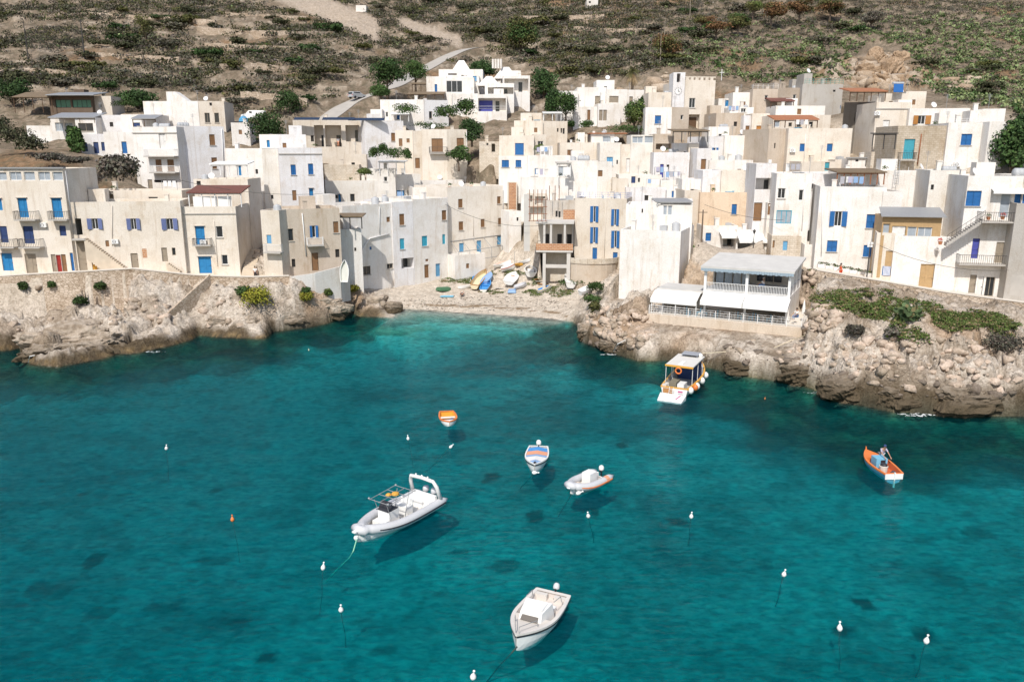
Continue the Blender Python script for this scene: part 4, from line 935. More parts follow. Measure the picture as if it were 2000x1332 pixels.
        b['zr'] = zr
        rc_ = random.Random(key + str(b['bi']))
        if U1 > 3.2 and dp > 3.5 and zt < 60 and 'tower' not in ex and 'wood' not in ex:
            if rc_.random() < .65:
                u_ = rc_.uniform(.6, U1 - 1.2); n_ = -rc_.uniform(1.2, dp - 1.2); cm = MB(); hh_ = rc_.uniform(.5, 1.1); fbox(cm, f, u_, u_ + .55, n_ - .5, n_, zr, zr + par + hh_); fbox(cm, f, u_ - .06, u_ + .61, n_ - .56, n_ + .06, zr + par + hh_ + .003, zr + par + hh_ + .1); cm.build('chimney', PLASTER, rf_o, off=off, color=b['col'])
            if rc_.random() < .5:
                u_ = rc_.uniform(.5, U1 - .5); n_ = -rc_.uniform(.6, dp - .8); cm = MB(); p_ = f.W(u_, n_, zr); hh_ = rc_.uniform(1.6, 2.8); cm.tube([p_, p_ + Vector((0, 0, hh_))], .03, 4)
                for q_ in range(4): cm.tube([p_ + Vector((-.35 + .04 * q_, 0, hh_ - .1 - .14 * q_)), p_ + Vector((.35 - .04 * q_, 0, hh_ - .1 - .14 * q_))], .016, 4)
                cm.build('aerial', GMET, rf_o, off=off)
            if rc_.random() < .28 and U1 > 4.5 and dp > 5:
                u_ = rc_.uniform(.3, U1 - 2.6); cm = MB(); fbox(cm, f, u_, u_ + 2.1, -dp + .25, -dp + 2.2, zr, zr + 1.9); cm.build('stair_room', PLASTER, rf_o, off=off, color=b['col'])
        # openings
        for t, a, c, lo, hi, fu0, fu1 in holes:
            w = c - a; h = hi - lo
            if t in 'xdvgwf':
                pn = MB(); fbox(pn, f, a, c, -.22, -.19, lo, hi)
                if t == 'v' or w < .45:
                    pn.build('vent', PANE[t], root, off=off); continue
                fm = MB(); q = .07 if w < 3 else .1
                fbox(fm, f, a, a + q, -.185, -.12, lo, hi); fbox(fm, f, c - q, c, -.185, -.12, lo, hi); fbox(fm, f, a + q, c - q, -.185, -.12, hi - q, hi); fbox(fm, f, a + q, c - q, -.185, -.12, lo, lo + q)
                nmul = max(1, round(w / 1.0)) - 1 if t in 'gwf' else (1 if w > .9 else 0)
                for k_ in range(nmul):
                    cx = a + w * (k_ + 1) / (nmul + 1); fbox(fm, f, cx - .03, cx + .03, -.185, -.13, lo + q, hi - q)
                wn_ = fm.build('window', WMET if t in 'gx' else TANW if t == 'f' else DMET if t == 'w' else GREYD, root, off=off)
                pn.build('pane', PANE[t], wn_, off=off)
                if h < 2.3 and t in 'xd' and w > .6:
                    sb = MB(); fbox(sb, f, a - .08, c + .08, .003, .11, lo - .09, lo - .003); sb.build('sill', CONC, wn_, off=off)
            elif t in 'blcnr':
                sm = MB(); cx = (a + c) / 2; gp = .015 if w > .7 else 0
                if t == 'r' or w < .7: fbox(sm, f, a + .02, c - .02, -.18, -.11, lo + .01, hi - .01)
                else:
                    for (s0, s1) in ((a + .02, cx - gp), (cx + gp, c - .02)):
                        fbox(sm, f, s0, s1, -.18, -.135, lo + .01, hi - .01)
                        fbox(sm, f, s0, s0 + .07, -.135, -.105, lo + .01, hi - .01); fbox(sm, f, s1 - .07, s1, -.135, -.105, lo + .01, hi - .01)
                        fbox(sm, f, s0 + .07, s1 - .07, -.135, -.105, lo + h * .45, lo + h * .45 + .08); fbox(sm, f, s0 + .07, s1 - .07, -.135, -.105, hi - .1, hi - .01); fbox(sm, f, s0 + .07, s1 - .07, -.135, -.105, lo + .01, lo + .1)
                so = sm.build('shutter', LEAF[t], root, off=off)
                bk = MB(); fbox(bk, f, a, c, -.218, -.19, lo, hi); bk.build('frame', DARKI, so, off=off)
                if h < 2.4 and w > .7:
                    sb = MB(); fbox(sb, f, a - .1, c + .1, .003, .12, lo - .09, lo - .003); sb.build('sill', CONC, so, off=off)
            elif t in 'oqOm':
                pn = MB(); fbox(pn, f, a, c, -.22, -.19, lo, hi)
                fm = MB(); q = .06
                fbox(fm, f, a, a + q, -.185, -.12, lo, hi); fbox(fm, f, c - q, c, -.185, -.12, lo, hi); fbox(fm, f, a + q, c - q, -.185, -.12, hi - q, hi); fbox(fm, f, a + q, c - q, -.185, -.12, lo, lo + q)
                if c - a > .6: cx = (a + c) / 2; fbox(fm, f, cx - .03, cx + .03, -.185, -.13, lo + q, hi - q)
                wn_ = fm.build('window', WMET, root, off=off); pn.build('pane', GLASS, wn_, off=off)
                for (s0, s1, sg) in ((fu0, a - .01, -1), (c + .01, fu1, 1)):
                    sm = MB()
                    hx = a if sg < 0 else c; ex_ = s0 if sg < 0 else s1; wv_ = abs(hx - ex_)
                    p1 = f.W(hx + sg * .01, .03, 0); p2 = f.W(hx + sg * wv_, .03 + wv_ * .22, 0); th = f.Nn * .045
                    for (za, zb_) in ((lo, hi),):
                        V4 = [p1, p2, p2 + th, p1 + th]
                        sm.hexa([Vector((q_.x, q_.y, za)) for q_ in V4] + [Vector((q_.x, q_.y, zb_)) for q_ in V4])
                    sm.build('shutter', {'o': BLUE, 'm': BLUE, 'q': PERI, 'O': ORANGEW}[t], root, off=off)
            elif t in DOOR:
                dm = MB(); cx = (a + c) / 2
                fbox(dm, f, a + .05, c - .05, -.18, -.14, lo, hi - .04)
                if w > 1.0:
                    fbox(dm, f, cx - .05, cx + .05, -.14, -.11, lo, hi - .04)
                for (s0, s1) in (((a + .05, cx - .05), (cx + .05, c - .05)) if w > 1.0 else ((a + .05, c - .05),)):
                    fbox(dm, f, s0, s0 + .08, -.14, -.11, lo, hi - .04); fbox(dm, f, s1 - .08, s1, -.14, -.11, lo, hi - .04)
                    for fr_0 in (0.0, .42, .93): fbox(dm, f, s0 + .08, s1 - .08, -.14, -.11, lo + h * fr_0, lo + h * fr_0 + .09)
                do = dm.build('door', DOOR[t], root, off=off)
                if t in DOORLAB: do['label'] = DOORLAB[t]
                bk = MB(); fbox(bk, f, a, c, -.218, -.19, lo, hi); bk.build('frame', DARKI, do, off=off)
                if h > 1.9: hd = MB(); fbox(hd, f, c - .16, c - .1, -.11, -.06, lo + 1.0, lo + 1.12); hd.build('handle', DMET, do, off=off)
                if t in 'EC' and h > 1.5: sb = MB(); fbox(sb, f, a - .12, c + .12, .003, .2, hi + .02, hi + .1); sb.build('lintel', CONC, root, off=off)
            elif t == 'H':
                pn = MB(); fbox(pn, f, a, c, -.13, -.1, lo, hi); fm = MB(); q = .08
                for cx in [a + (w - q) * k_ / 3 for k_ in range(4)]: fbox(fm, f, cx, cx + q, -.095, -.03, lo, hi)
                fbox(fm, f, a, c, -.093, -.025, hi - q, hi); fbox(fm, f, a, c, -.093, -.025, lo, lo + q)
                wn_ = fm.build('window', CYAN if key == 'glasswins' else WMET, root, off=off); pn.build('pane', CURT if key == 'glasswins' else GLASS, wn_, off=off)
            elif t == 'k':
                bk = MB(); fbox(bk, f, a, c, -.03, -.01, lo, hi); bk.build('brick_infill', BRICK if key != 'edgegrey' else CONC, root, off=off)
            elif t == 'j':
                dm = MB(); fbox(dm, f, a + .3, c - .3, -.88, -.8, lo, hi - .5); dm.build('door', DBROWN, root, off=off)
            elif t == 'h':
                dm = MB(); uu = a + w * .62; fbox(dm, f, uu, min(uu + .8, c - .1), -1.88, -1.84, lo, lo + min(h * .8, 2.1)); dm.build('inner_door', GLASS, root, off=off)
        for t, v in ops:
            if t != 'Z': continue
            dpt = v[4]; u0, u1, a0, a1 = rect(f, v[:4], dpt * .8)
            u0 = max(u0, -.2); u1 = min(u1, U1 + .3)
            sb = MB(); fbox(sb, f, u0, u1, .003, dpt, a0 - .16, a0); bo = sb.build('balcony', CONC, root, off=off)
            rl = MB(); hr = min(max(a1 - a0, .8), 1.05); white = key in ('plainwhite', 'beigehouse')
            for (s0, s1, n0, n1) in ((u0, u1, dpt - .05, dpt - .01), (u0, u0 + .04, .01, dpt - .05), (u1 - .04, u1, .01, dpt - .05)):
                fbox(rl, f, s0, s1, n0, n1, a0 + hr - .05, a0 + hr)
            k_ = u0 + .02
            while k_ < u1:
                fbox(rl, f, k_, k_ + .03, dpt - .045, dpt - .015, a0, a0 + hr - .05); k_ += .16 if white else .22
            for uu in (u0 + .005, u1 - .035):
                n_ = .1
                while n_ < dpt - .1: fbox(rl, f, uu, uu + .03, n_, n_ + .03, a0, a0 + hr - .05); n_ += .25
            rl.build('railing', WMET if white else DMET, bo, off=off)
        if 'cap' in ex:
            cm = MB(); fbox(cm, f, -.25, U1 + .25, -.4, .25, zt + .003, zt + .18); cm.build('roof_edge', GMET, root, off=off)
        if 'band' in ex:
            cm = MB(); fbox(cm, f, -.05, U1 + .05, .003, .12, zt - 1.0, zt - .85); cm.build('cornice', CONC, root, off=off)
        if 'crenel' in ex:
            cm = MB(); k_ = .3
            while k_ < U1 - .7: fbox(cm, f, k_, k_ + .55, -.25, -.03, zt + .003, zt + .45); k_ += .95
            fbox(cm, f, 0, U1, -.25, -.03, zt + .453, zt + .62)
            cm.build('parapet', PLASTER, root, off=off, color=b['col'])
        if 'tiled' in ex:
            cm = MB(); fbox(cm, f, -.3, U1 + 2.2, -dp, .4, zt + .01, zt + .18); cm.build('tiled_roof', TILE, root, off=off)
        if 'wood' in ex:
            cm = MB(); A = [f.W(-.3, .6, zt - .05), f.W(U1 + .3, .6, zt - .05), f.W(U1 + .5, -dp * .8, zt + .75), f.W(.2, -dp * .8, zt + .75)]
            cm.hexa(A + [q_ + Vector((0, 0, .12)) for q_ in A]); cm.build('sheet_roof', GMET, root, off=off)
        if 'gable2' in ex or 'gable' in ex:
            cm = MB()
            if 'gable2' in ex: pr = [(U1 * .44, zt), (U1 * .44, zt + 1.7), (U1 * .60, zt + 1.7), (U1 * .82, zt)]
            else: pr = [(-.6, zt - 2.4), (-.6, zt - 2.2), (U1 * .35, zt + .2), (U1, zt + .2), (U1, zt - 2.4)]
            A = [f.W(u, .01 if 'gable2' in ex else .25, z_) for u, z_ in pr]; Bq = [f.W(u, -2.0, z_) for u, z_ in pr]
            cm.poly(A); cm.poly(Bq[::-1])
            for q in range(len(pr)): q2 = (q + 1) % len(pr); cm.quad(A[q2], A[q], Bq[q], Bq[q2])
            cm.build('gable_wall', PLASTER, root, off=off, color=b['col'])
BK = {}
for b in BL: BK.setdefault(b['key'], []).append(b)
def onface(key, i, px, py, n=0): b = BK[key][i]; u, z_ = b['fr'].hit(px, py, n); return b['fr'].W(u, n, z_)
def part_pyramid(key, x0, x1, yt, yb, d, top=.25):
    root = house[key]; a = Pd(x0, yb, d); b_ = Pd(x1, yb, d); t_ = Pd((x0 + x1) / 2, yt, d + (b_.x - a.x) / 2)
    w = b_.x - a.x; cx, cy = (a.x + b_.x) / 2, d + w / 2; q = w / 2 * top
    mb = MB(); lo = [(a.x, d, a.z - .5), (b_.x, d, a.z - .5), (b_.x, d + w, a.z - .5), (a.x, d + w, a.z - .5)]; hi = [(cx - q, cy - q, t_.z), (cx + q, cy - q, t_.z), (cx + q, cy + q, t_.z), (cx - q, cy + q, t_.z)]
    mb.hexa(lo + hi); mb.build('pyramid_roof', PLASTER, root, off=root.location, color=cW)
part_pyramid('villa', 880, 921, 119, 137, 186); part_pyramid('villa', 964, 1012, 132, 149, 181); part_pyramid('villa', 932, 978, 150, 163, 175.5)
b = BK['villa'][5]; f = b['fr']; mb = MB(); ua, za = f.hit(936, 218, -1.8); ub, zb2 = f.hit(962, 197, -1.8); fbox(mb, f, ua, ub, -1.83, -1.78, za, zb2); do = mb.build('glazed_door', PURP, house['villa'], off=house['villa'].location)
mb = MB(); fbox(mb, f, .1, b['u1'] - .1, -.1, -.05, za + .9, za + .95); fbox(mb, f, .1, b['u1'] - .1, -.1, -.05, za + .45, za + .48); mb.build('terrace_railing', WMET, house['villa'], off=house['villa'].location)
mb = MB()
for k in range(4): p = Pd(963 + k * 5.2, 134, 182); mb.tube([p, p + Vector((0, 0, 1.9))], .24, 8)
mb.build('chimney_pots', PLASTER, house['villa'], off=house['villa'].location, color=cW)
# church clock with dial marks and hands
f = BK['church'][1]['fr']; u, zc = f.hit(1324.5, 179); mb = MB(); hm = MB()
dial = [f.W(u + .52 * math.cos(a), .05, zc + .52 * math.sin(a)) for a in [math.pi * 2 * k / 24 for k in range(24)]]
mb.poly(dial); ck = mb.build('clock_face', WPL, house['church'], off=house['church'].location)
for k in range(12):
    a = math.pi * 2 * k / 12; c = (u + .62 * math.cos(a), zc + .62 * math.sin(a)); fbox(hm, f, c[0] - .05, c[0] + .05, .06, .08, c[1] - .05, c[1] + .05)
fbox(hm, f, u - .04, u + .04, .06, .1, zc - .02, zc + .42); fbox(hm, f, u, u + .32, .06, .1, zc - .04, zc + .04)
hm.build('clock_hands_and_marks', DMET, ck, off=house['church'].location)
mb = MB(); p = f.W(9.3, -2, BK['church'][2]['zt']); mb.tube([p, p + Vector((0, 0, 2.0))], .06); mb.tube([p + Vector((-.45, 0, 1.4)), p + Vector((.45, 0, 1.4))], .06); mb.build('roof_cross', WMET, house['church'], off=house['church'].location)
# ---------------------------------------------------------------- sea walls, stairs, roof terraces and the restaurant
def seawall(W, depths, label):
    root = empty('sea_wall', W[0]); tag(root, label, 'sea wall'); off = W[0]
    mb = MB(); cm = MB()
    for i in range(len(W) - 1):
        a, b = W[i], W[i + 1]; t = (b - a); t.z = 0; t.normalize(); nn = Vector((t.y, -t.x, 0))
        da, db = depths[i], depths[i + 1]; up = Vector((0, 0, .32)); th = .4
        A = [a + nn * .12, b + nn * .12, b - nn * (th - .12), a - nn * (th - .12)]
        dz = [da, db, db, da]; sl = [.05, .05, 0, 0]
        mb.hexa([p - Vector((0, 0, dz[k])) + nn * sl[k] * dz[k] for k, p in enumerate(A)] + [p + up for p in A])
        cm.hexa([p + up + Vector((0, 0, .003)) + (nn * .06 if k < 2 else -nn * .04) for k, p in enumerate(A)] + [p + up + Vector((0, 0, .12)) + (nn * .06 if k < 2 else -nn * .04) for k, p in enumerate(A)])
    mb.build('wall', RUBBLE, root, off=off); cm.build('coping', CONC2, root, off=off)
CONC2 = simple('pale_coping', (.68, .62, .54), .9, 0, .12, 1.5)
seawall(WL, [8, 8, 8, 4, 3.5, 3.5, 3.5, 3.5], 'long rubble sea wall with pale coping below the left row of houses')
seawall(WR, [3.4, 3.2, 3.2, 3.2, 3.2], 'sloping rubble sea wall with pale coping below the right row of houses')
# grey ramp parapet beside the patchy beige house
pts = [Pd(567, 541, 106.2), Pd(615, 534, 107.2), Pd(664, 521, 109.4), Pd(682, 519, 112)]
mb = MB()
for a, b in zip(pts[:-1], pts[1:]):
    t = (b - a); t.z = 0; t.normalize(); nn = Vector((t.y, -t.x, 0)) * .3
    mb.hexa([a - Vector((0, 0, 5)), b - Vector((0, 0, 5)), b - nn - Vector((0, 0, 5)), a - nn - Vector((0, 0, 5)), a, b, b - nn, a - nn])
o = mb.build('ramp_wall', PLASTER, off=pts[0], color=(.66, .64, .61)); o.location = pts[0]; tag(o, 'grey plastered ramp wall rising to the white waterside house', 'wall')

def stair(name, label, a, b, w, n, mat, side=None, parapet=0, cat='staircase', parent=None):
    """solid flight from the low end a to the high end b"""
    t = (b - a); run = Vector((t.x, t.y, 0)); L_ = run.length; run.normalize(); sd_ = Vector((-run.y, run.x, 0)) * (w / 2)
    mb = MB()
    for k in range(n):
        z1 = a.z + (b.z - a.z) * (k + 1) / n; p = a + run * (L_ * k / n); q = a + run * (L_ * (k + 1) / n)
        c = [p - sd_, q - sd_, q + sd_, p + sd_]; zl_ = a.z - 2.5 + (b.z - a.z) * k / n
        mb.hexa([Vector((v.x, v.y, zl_)) for v in c] + [Vector((v.x, v.y, z1)) for v in c])
    o = mb.build(name, mat, parent, off=a if parent is None else parent.location)
    if parent is None: o.location = a; tag(o, label, cat)
    if parapet:
        pm = MB()
        for s_ in side:
            q = sd_ * s_; e = sd_.normalized() * .28 * s_
            A = [a + q, b + q, b + q + e, a + q + e]
            pm.hexa([v - Vector((0, 0, 2.5)) for v in A] + [v + Vector((0, 0, parapet)) for v in A])
        r = o if parent is None else parent
        po = pm.build('parapet', RUBBLE, r, off=a if parent is None else parent.location)
    return o
STONEP = simple('worn_stone', (.60, .51, .40), .95, 0, .2, 1.2)
stair('stone_staircase', 'stone stair climbing the alley between red-roofed and beige houses', Pd(483, 541, 106.5), Pd(497, 487, 115.5), 1.7, 18, STONEP)
stair('rock_staircase', 'walled stone stair running down the left rocks to the water', Pz(318, 626, 2.1), Pd(402, 549, 103.8), 1.5, 22, STONEP, (-1,), .95)
b = BK['longlow'][0]; f = b['fr']
A_ = onface('longlow', 0, 250, 528, .55); B_ = onface('longlow', 0, 166, 466, .55)
stair('outside_stair', None, A_, B_, .95, 20, STONEP, parent=house['longlow'])
mb = MB(); p = onface('longlow', 0, 166, 466, .55); u, z_ = f.hit(154, 466, .5); fbox(mb, f, u - .7, u + .9, .003, 1.1, p.z - .2, p.z); mb.build('landing', CONC, house['longlow'], off=house['longlow'].location)
A_ = onface('longlow', 0, 352, 531, .5); B_ = onface('longlow', 0, 327, 514, .5); stair('short_stair', None, A_, B_, .8, 7, STONEP, parent=house['longlow'])
# steps down to the balcony at the right end
A_ = onface('rightend', 0, 1846, 476, 1.2); B_ = onface('rightend', 0, 1920, 428, 1.2)
r = house['rightend']; t = B_ - A_
mb = MB(); nst = 16; un = Vector((t.x, t.y, 0)).normalized(); N_ = BK['rightend'][0]['fr'].Nn
for k in range(nst):
    p = A_ + t * (k / nst); q = A_ + t * ((k + 1) / nst)
    c = [p + N_ * .45, Vector((q.x, q.y, p.z)) + N_ * .45, Vector((q.x, q.y, p.z)) - N_ * .45, p - N_ * .45]; mb.hexa([v - Vector((0, 0, .25)) for v in c] + [v + Vector((0, 0, t.z / nst)) for v in c])
mb.build('outside_stair', CONC, r, off=r.location)
mb = MB()
for s_ in (0.0, .95): mb.tube([A_ + N_ * .45 + Vector((0, 0, 1 - s_ * .5)), B_ + N_ * .45 + Vector((0, 0, 1 - s_ * .5))], .025, 5)
for k in range(9): p = A_ + t * (k / 8) + N_ * .45; mb.tube([p, p + Vector((0, 0, 1))], .02, 4)
mb.build('stair_rail', DMET, r, off=r.location)
f = BK['rightend'][0]['fr']
def awning_part(key, i, x0, x1, yt, yb, dep, root=None, mat=AWN, name='awning'):
    f = BK[key][i]['fr']; root = root or house[key]
    ua, _ = f.hit(x0, yt, 0); ub, _ = f.hit(x1, yt, 0); _, zt = f.hit((x0 + x1) / 2, yt, 0); _, zb = f.hit((x0 + x1) / 2, yb, dep)
    mb = MB(); A = [f.W(ua, .02, zt), f.W(ub, .02, zt), f.W(ub, dep, zb + .25), f.W(ua, dep, zb + .25)]
    mb.hexa(A + [v + Vector((0, 0, .05)) for v in A]); fbox(mb, f, ua, ub, dep - .02, dep + .02, zb, zb + .25)
    return mb.build(name, mat, root, off=root.location)
awning_part('rightend', 0, 1936, 2004, 369, 379, .9)
awning_part('cafe', 1, 1438, 1500, 455, 475, 2.4); awning_part('cafe', 0, 1404, 1437, 452, 466, 1.8)

def canopy(key, label_part, x0, x1, yt_back, yt_front, ybase, d, dep, mat, posts, pmat=RUST, name='veranda'):
    """a roofed terrace: sloping roof on posts, a part of its house"""
    root = house[key]; off = root.location
    a = Pd(x0, yt_front, d); b_ = Pd(x1, yt_front, d); zb = Pd(x0, ybase, d).z; zk = Pd(x0, yt_back, d + dep).z
    rf = MB(); A = [(a.x - .2, d - .3, a.z), (b_.x + .2, d - .3, a.z), (b_.x + .2, d + dep, zk), (a.x - .2, d + dep, zk)]
    rf.hexa(A + [(v[0], v[1], v[2] + .14) for v in A]); ro = rf.build(name, mat, root, off=off)
    pm = MB()
    for k in range(posts):
        x = a.x + (b_.x - a.x) * k / (posts - 1); pm.tube([(x, d, zb), (x, d, a.z - .01)], .08, 6)
    pm.tube([(a.x, d, a.z - .08), (b_.x, d, a.z - .08)], .07, 5); pm.build('posts', pmat, ro, off=off)
    return ro
canopy('redroof', '', 368, 470, 364, 378, 405, 109.5, 3.8, DTILE, 5, WMET)
f = BK['redroof'][0]['fr']; mb = MB(); b = BK['redroof'][0]
for px0, px1 in ((377, 411), (413, 424), (426, 452)):
    ua, _ = f.hit(px0, 392, -1.6); ub, _ = f.hit(px1, 392, -1.6); _, za = f.hit(400, 404, -1.6); _, zb2 = f.hit(400, 384, -1.6); fbox(mb, f, ua, ub, -1.66, -1.6, za, zb2)
mb.build('white_screens', AWN, house['redroof'], off=house['redroof'].location)
canopy('darkflank', '', 1661, 1730, 174, 180, 198, 127, 4, TILE, 6, DBROWN)
canopy('orangeawning', '', 1513, 1597, 227, 235, 250, 131, 3.4, TILE, 5, DBROWN)
canopy('openshut', '', 1315, 1383, 254, 257, 278, 131.2, 4, BAMBOO, 5, DMET)
canopy('whiteparapet', '', 1636, 1728, 331, 338, 361, 104, 4, BAMBOO, 8, RUST, 'pergola')
canopy('villa', '', 797, 866, 181, 185, 193, 172, 3.5, BAMBOO, 5, DBROWN, 'pergola')
canopy('villa', '', 805, 856, 163, 165, 180, 179, 3.5, BAMBOO, 4, DBROWN, 'pergola')
canopy('greenscreen', '', 26, 100, 182, 191, 221, 167, 5, BAMBOO, 5, DBROWN, 'porch')
canopy('greenscreen', '', 92, 182, 182, 187, 189, 166.5, 6, GMET, 2, DMET, 'roof_sheet')
canopy('glasscorner', '', 97, 184, 222, 231, 240, 148.0, 4.5, GMET, 4, GREYD, 'roof_sheet')
canopy('bluewins', '', 412, 482, 317, 322, 343, 120.5, 3, AWN, 5, WMET, 'pergola')
canopy('whiteangled', '', 660, 706, 418, 424, 447, 113.8, 2.6, BAMBOO, 3, DMET, 'pergola')
canopy('bluedoorleft', '', 259, 303, 226, 233, 250, 146.5, 3, GMET, 3, DBROWN, 'porch')
canopy('creamtower', '', 1062, 1096, 220, 222, 236, 151, 3, WMET, 3, WMET, 'pergola')
canopy('lowterrace', '', 741, 790, 315, 317, 341, 139, 3, WMET, 4, WMET, 'pergola')
canopy('bigwhitecorner', '', 1284, 1350, 389, 396, 402, 109, 4, GMET, 2, WMET, 'roof_sheet')
canopy('stonehouse', '', 1706, 1750, 262, 262, 292, 109, .5, DMET, 3, DMET, 'wire_frame')
canopy('greycement', '', 1506, 1550, 193, 199, 212, 148, 3, DTILE, 3, DBROWN, 'porch')
canopy('laundryterrace', '', 1088, 1114, 318, 320, 345, 127.5, 2, CONC, 2, WMET, 'porch')
canopy('vinehouse', '', 765, 798, 222, 224, 238, 160, 2.5, WMET, 3, WMET, 'pergola')

def railing(root, pts, h, mat, step=.9, name='roof_railing', rails=3):
    mb = MB()
    for a, b_ in zip(pts[:-1], pts[1:]):
        n = max(1, int((b_ - a).length / step))
        for k in range(n + 1): p = a + (b_ - a) * (k / n); mb.tube([p, p + Vector((0, 0, h))], .03, 4)
        for k in range(rails): q = Vector((0, 0, h * (k + 1) / rails)); mb.tube([a + q, b_ + q], .022, 4)
    return mb.build(name, mat, root, off=root.location)
b = BK['bluestrips'][0]; f = b['fr']
TSOFT = simple('lilac_rail', (.36, .40, .58), .5)
railing(house['bluestrips'], [f.W(.3, -4, b['zt'] - .4), f.W(.3, -.25, b['zt'] - .1), f.W(b['u1'] - .1, -.25, b['zt'] - .1), f.W(b['u1'] - .1, -6, b['zt'] - .3)], 1.0, TSOFT)
b = BK['greycement'][0]; f = b['fr']; GREENR = simple('green_rail', (.08, .32, .27), .5)
railing(house['greycement'], [f.W(.4, -.1, b['zt']), f.W(b['u1'], -.1, b['zt'])], .9, GREENR, .7)
b = BK['greycement'][3]; f = b['fr']; railing(house['greycement'], [f.W(0, -.1, b['zt']), f.W(b['u1'], -.1, b['zt'])], .8, WMET, .9)
b = BK['shuttersopen'][1]; b = BK['whitebastion'][0]; f = b['fr']; railing(house['whitebastion'], [f.W(0, -.1, b['zt']), f.W(b['u1'] * 1.3, -.1, b['zt'])], .5, WPL, 1.0, 'roof_railing', 2)
# drainpipes
def pipe(key, pts, d_n, r=.06, mat=WMET, i=0):
    root = house[key]; mb = MB(); f = BK[key][i]['fr']
    P = []
    for (px, py) in pts: u, z_ = f.hit(px, py, d_n); P.append(f.W(u, d_n, z_))
    mb.tube(P, r, 6); mb.build('drainpipe', mat, root, off=root.location, smooth=True)
pipe('whiteangled', [(741, 404), (741, 457)], .12, .05, WMET, 1); pipe('whiteangled', [(760, 457), (722, 466), (693, 512), (694, 560)], .14, .10, WMET, 1)
pipe('beigehouse', [(590, 417), (598, 500)], .1, .07, WMET, 1); pipe('longlow', [(219, 402), (219, 480)], .08, .04, CONC2)
pipe('redroof', [(418, 432), (425, 520)], .08, .04, CONC2); pipe('bigwhiteright', [(1607, 378), (1604, 500)], .1, .05, WMET)
pipe('stonehouse', [(1800, 262), (1792, 322)], .12, .08, RUST); pipe('glasswins', [(1572, 358), (1566, 450)], .1, .05, WMET); pipe('creamtall', [(983, 372), (983, 480)], .1, .05, GMET)
pipe('brownshut', [(911, 256), (913, 322)], .1, .05, WMET, 3); pipe('whiteangled', [(873, 395), (876, 495)], .1, .05, GMET, 3); pipe('lefthall', [(128, 334), (144, 458)], .12, .09, GMET)
pipe('creamtower', [(995, 272), (996, 303)], -3.2, .07, RUST); pipe('plainwhite', [(433, 252), (438, 360)], .12, .06, WMET, 1); pipe('orangeawning', [(1574, 262), (1570, 315)], .1, .05, WMET)
pipe('rightend', [(1972, 470), (1964, 580)], .12, .06, GMET); pipe('bluestrips', [(1184, 395), (1180, 505)], .1, .04, CONC2); pipe('creamtall', [(924, 418), (925, 462)], .1, .04, CONC2)
# balcony frame of pipes on the tall cream house
r = house['creamtall']; f = BK['creamtall'][0]['fr']; mb = MB()
a = f.W(f.hit(880, 472)[0], .05, f.hit(880, 472)[1]); b_ = f.W(f.hit(985, 458)[0], .05, f.hit(985, 458)[1]); o_ = f.Nn * 2.4; dn = Vector((0, 0, -1.5))
mb.tube([a, b_], .05, 5); mb.tube([a + o_ + dn, b_ + o_ + dn], .05, 5); mb.tube([a + o_ + dn * 2.1, b_ + o_ + dn * 2.1], .05, 5)
for k in range(6):
    p = a + (b_ - a) * (k / 5); mb.tube([p, p + o_ + dn, p + o_ + dn * 2.3], .04, 5)
mb.build('pipe_frame', GMET, r, off=r.location)
# brick balcony bay of the unfinished house
r = house['brickbalcony']; off = r.location; f = Frame(Pd(1047, 480, 120.0), math.radians(-6))
H_ = lambda px, py, n=0: f.hit(px, py, n)
uL, uR = 0.0, H_(1119, 480)[0]; z1 = H_(1085, 437)[1]; z2 = H_(1085, 489)[1]; zbm = H_(1085, 548)[1] - 1.5
mb = MB(); CG = simple('raw_concrete', (.56, .53, .49), .9, 0, .15, 1.0)
fbox(mb, f, uL - .1, uR + .1, -4.5, .1, z1 - .05, z1 + .28); fbox(mb, f, uL, uR, -4.5, .05, z2 - .32, z2)
for px in (1063, 1076, 1103): u = H_(px, 460)[0]; fbox(mb, f, u - .16, u + .16, -.35, -.03, z2, z1 - .053)
u_ = H_(1060, 500)[0]; fbox(mb, f, u_, u_ + .45, -3, -.1, zbm, z2 - .323); fbox(mb, f, uR - .9, uR - .35, -3.5, -.1, zbm, z2 - .323); fbox(mb, f, uR - .3, uR, -4.4, -3.6, z2, z1 - .053)
fbox(mb, f, u_ + .453, uR - .903, -.5, -.15, z2 - 2.7, z2 - 2.2)
mb.build('concrete_frame', CG, r, off=off)
mb = MB(); fbox(mb, f, u_ + .453, uR - .903, -3.4, -3.2, zbm, z2 - .323); fbox(mb, f, uL, uR, -4.4, -4.2, z2, z1 - .053); mb.build('inner_wall', PLASTER, r, off=off, color=cs)
mb = MB(); fbox(mb, f, uL, uR, -.02, .08, z2, z2 + 1.0); mb.build('brick_parapet', BRICK, r, off=off)
for px in (1068, 1093, 1112): mb = MB(); u = H_(px, 460, -4)[0]; fbox(mb, f, u - .35, u + .35, -4.195, -4.15, z2, z2 + 2.0); mb.build('doorway', DARKI, r, off=off)
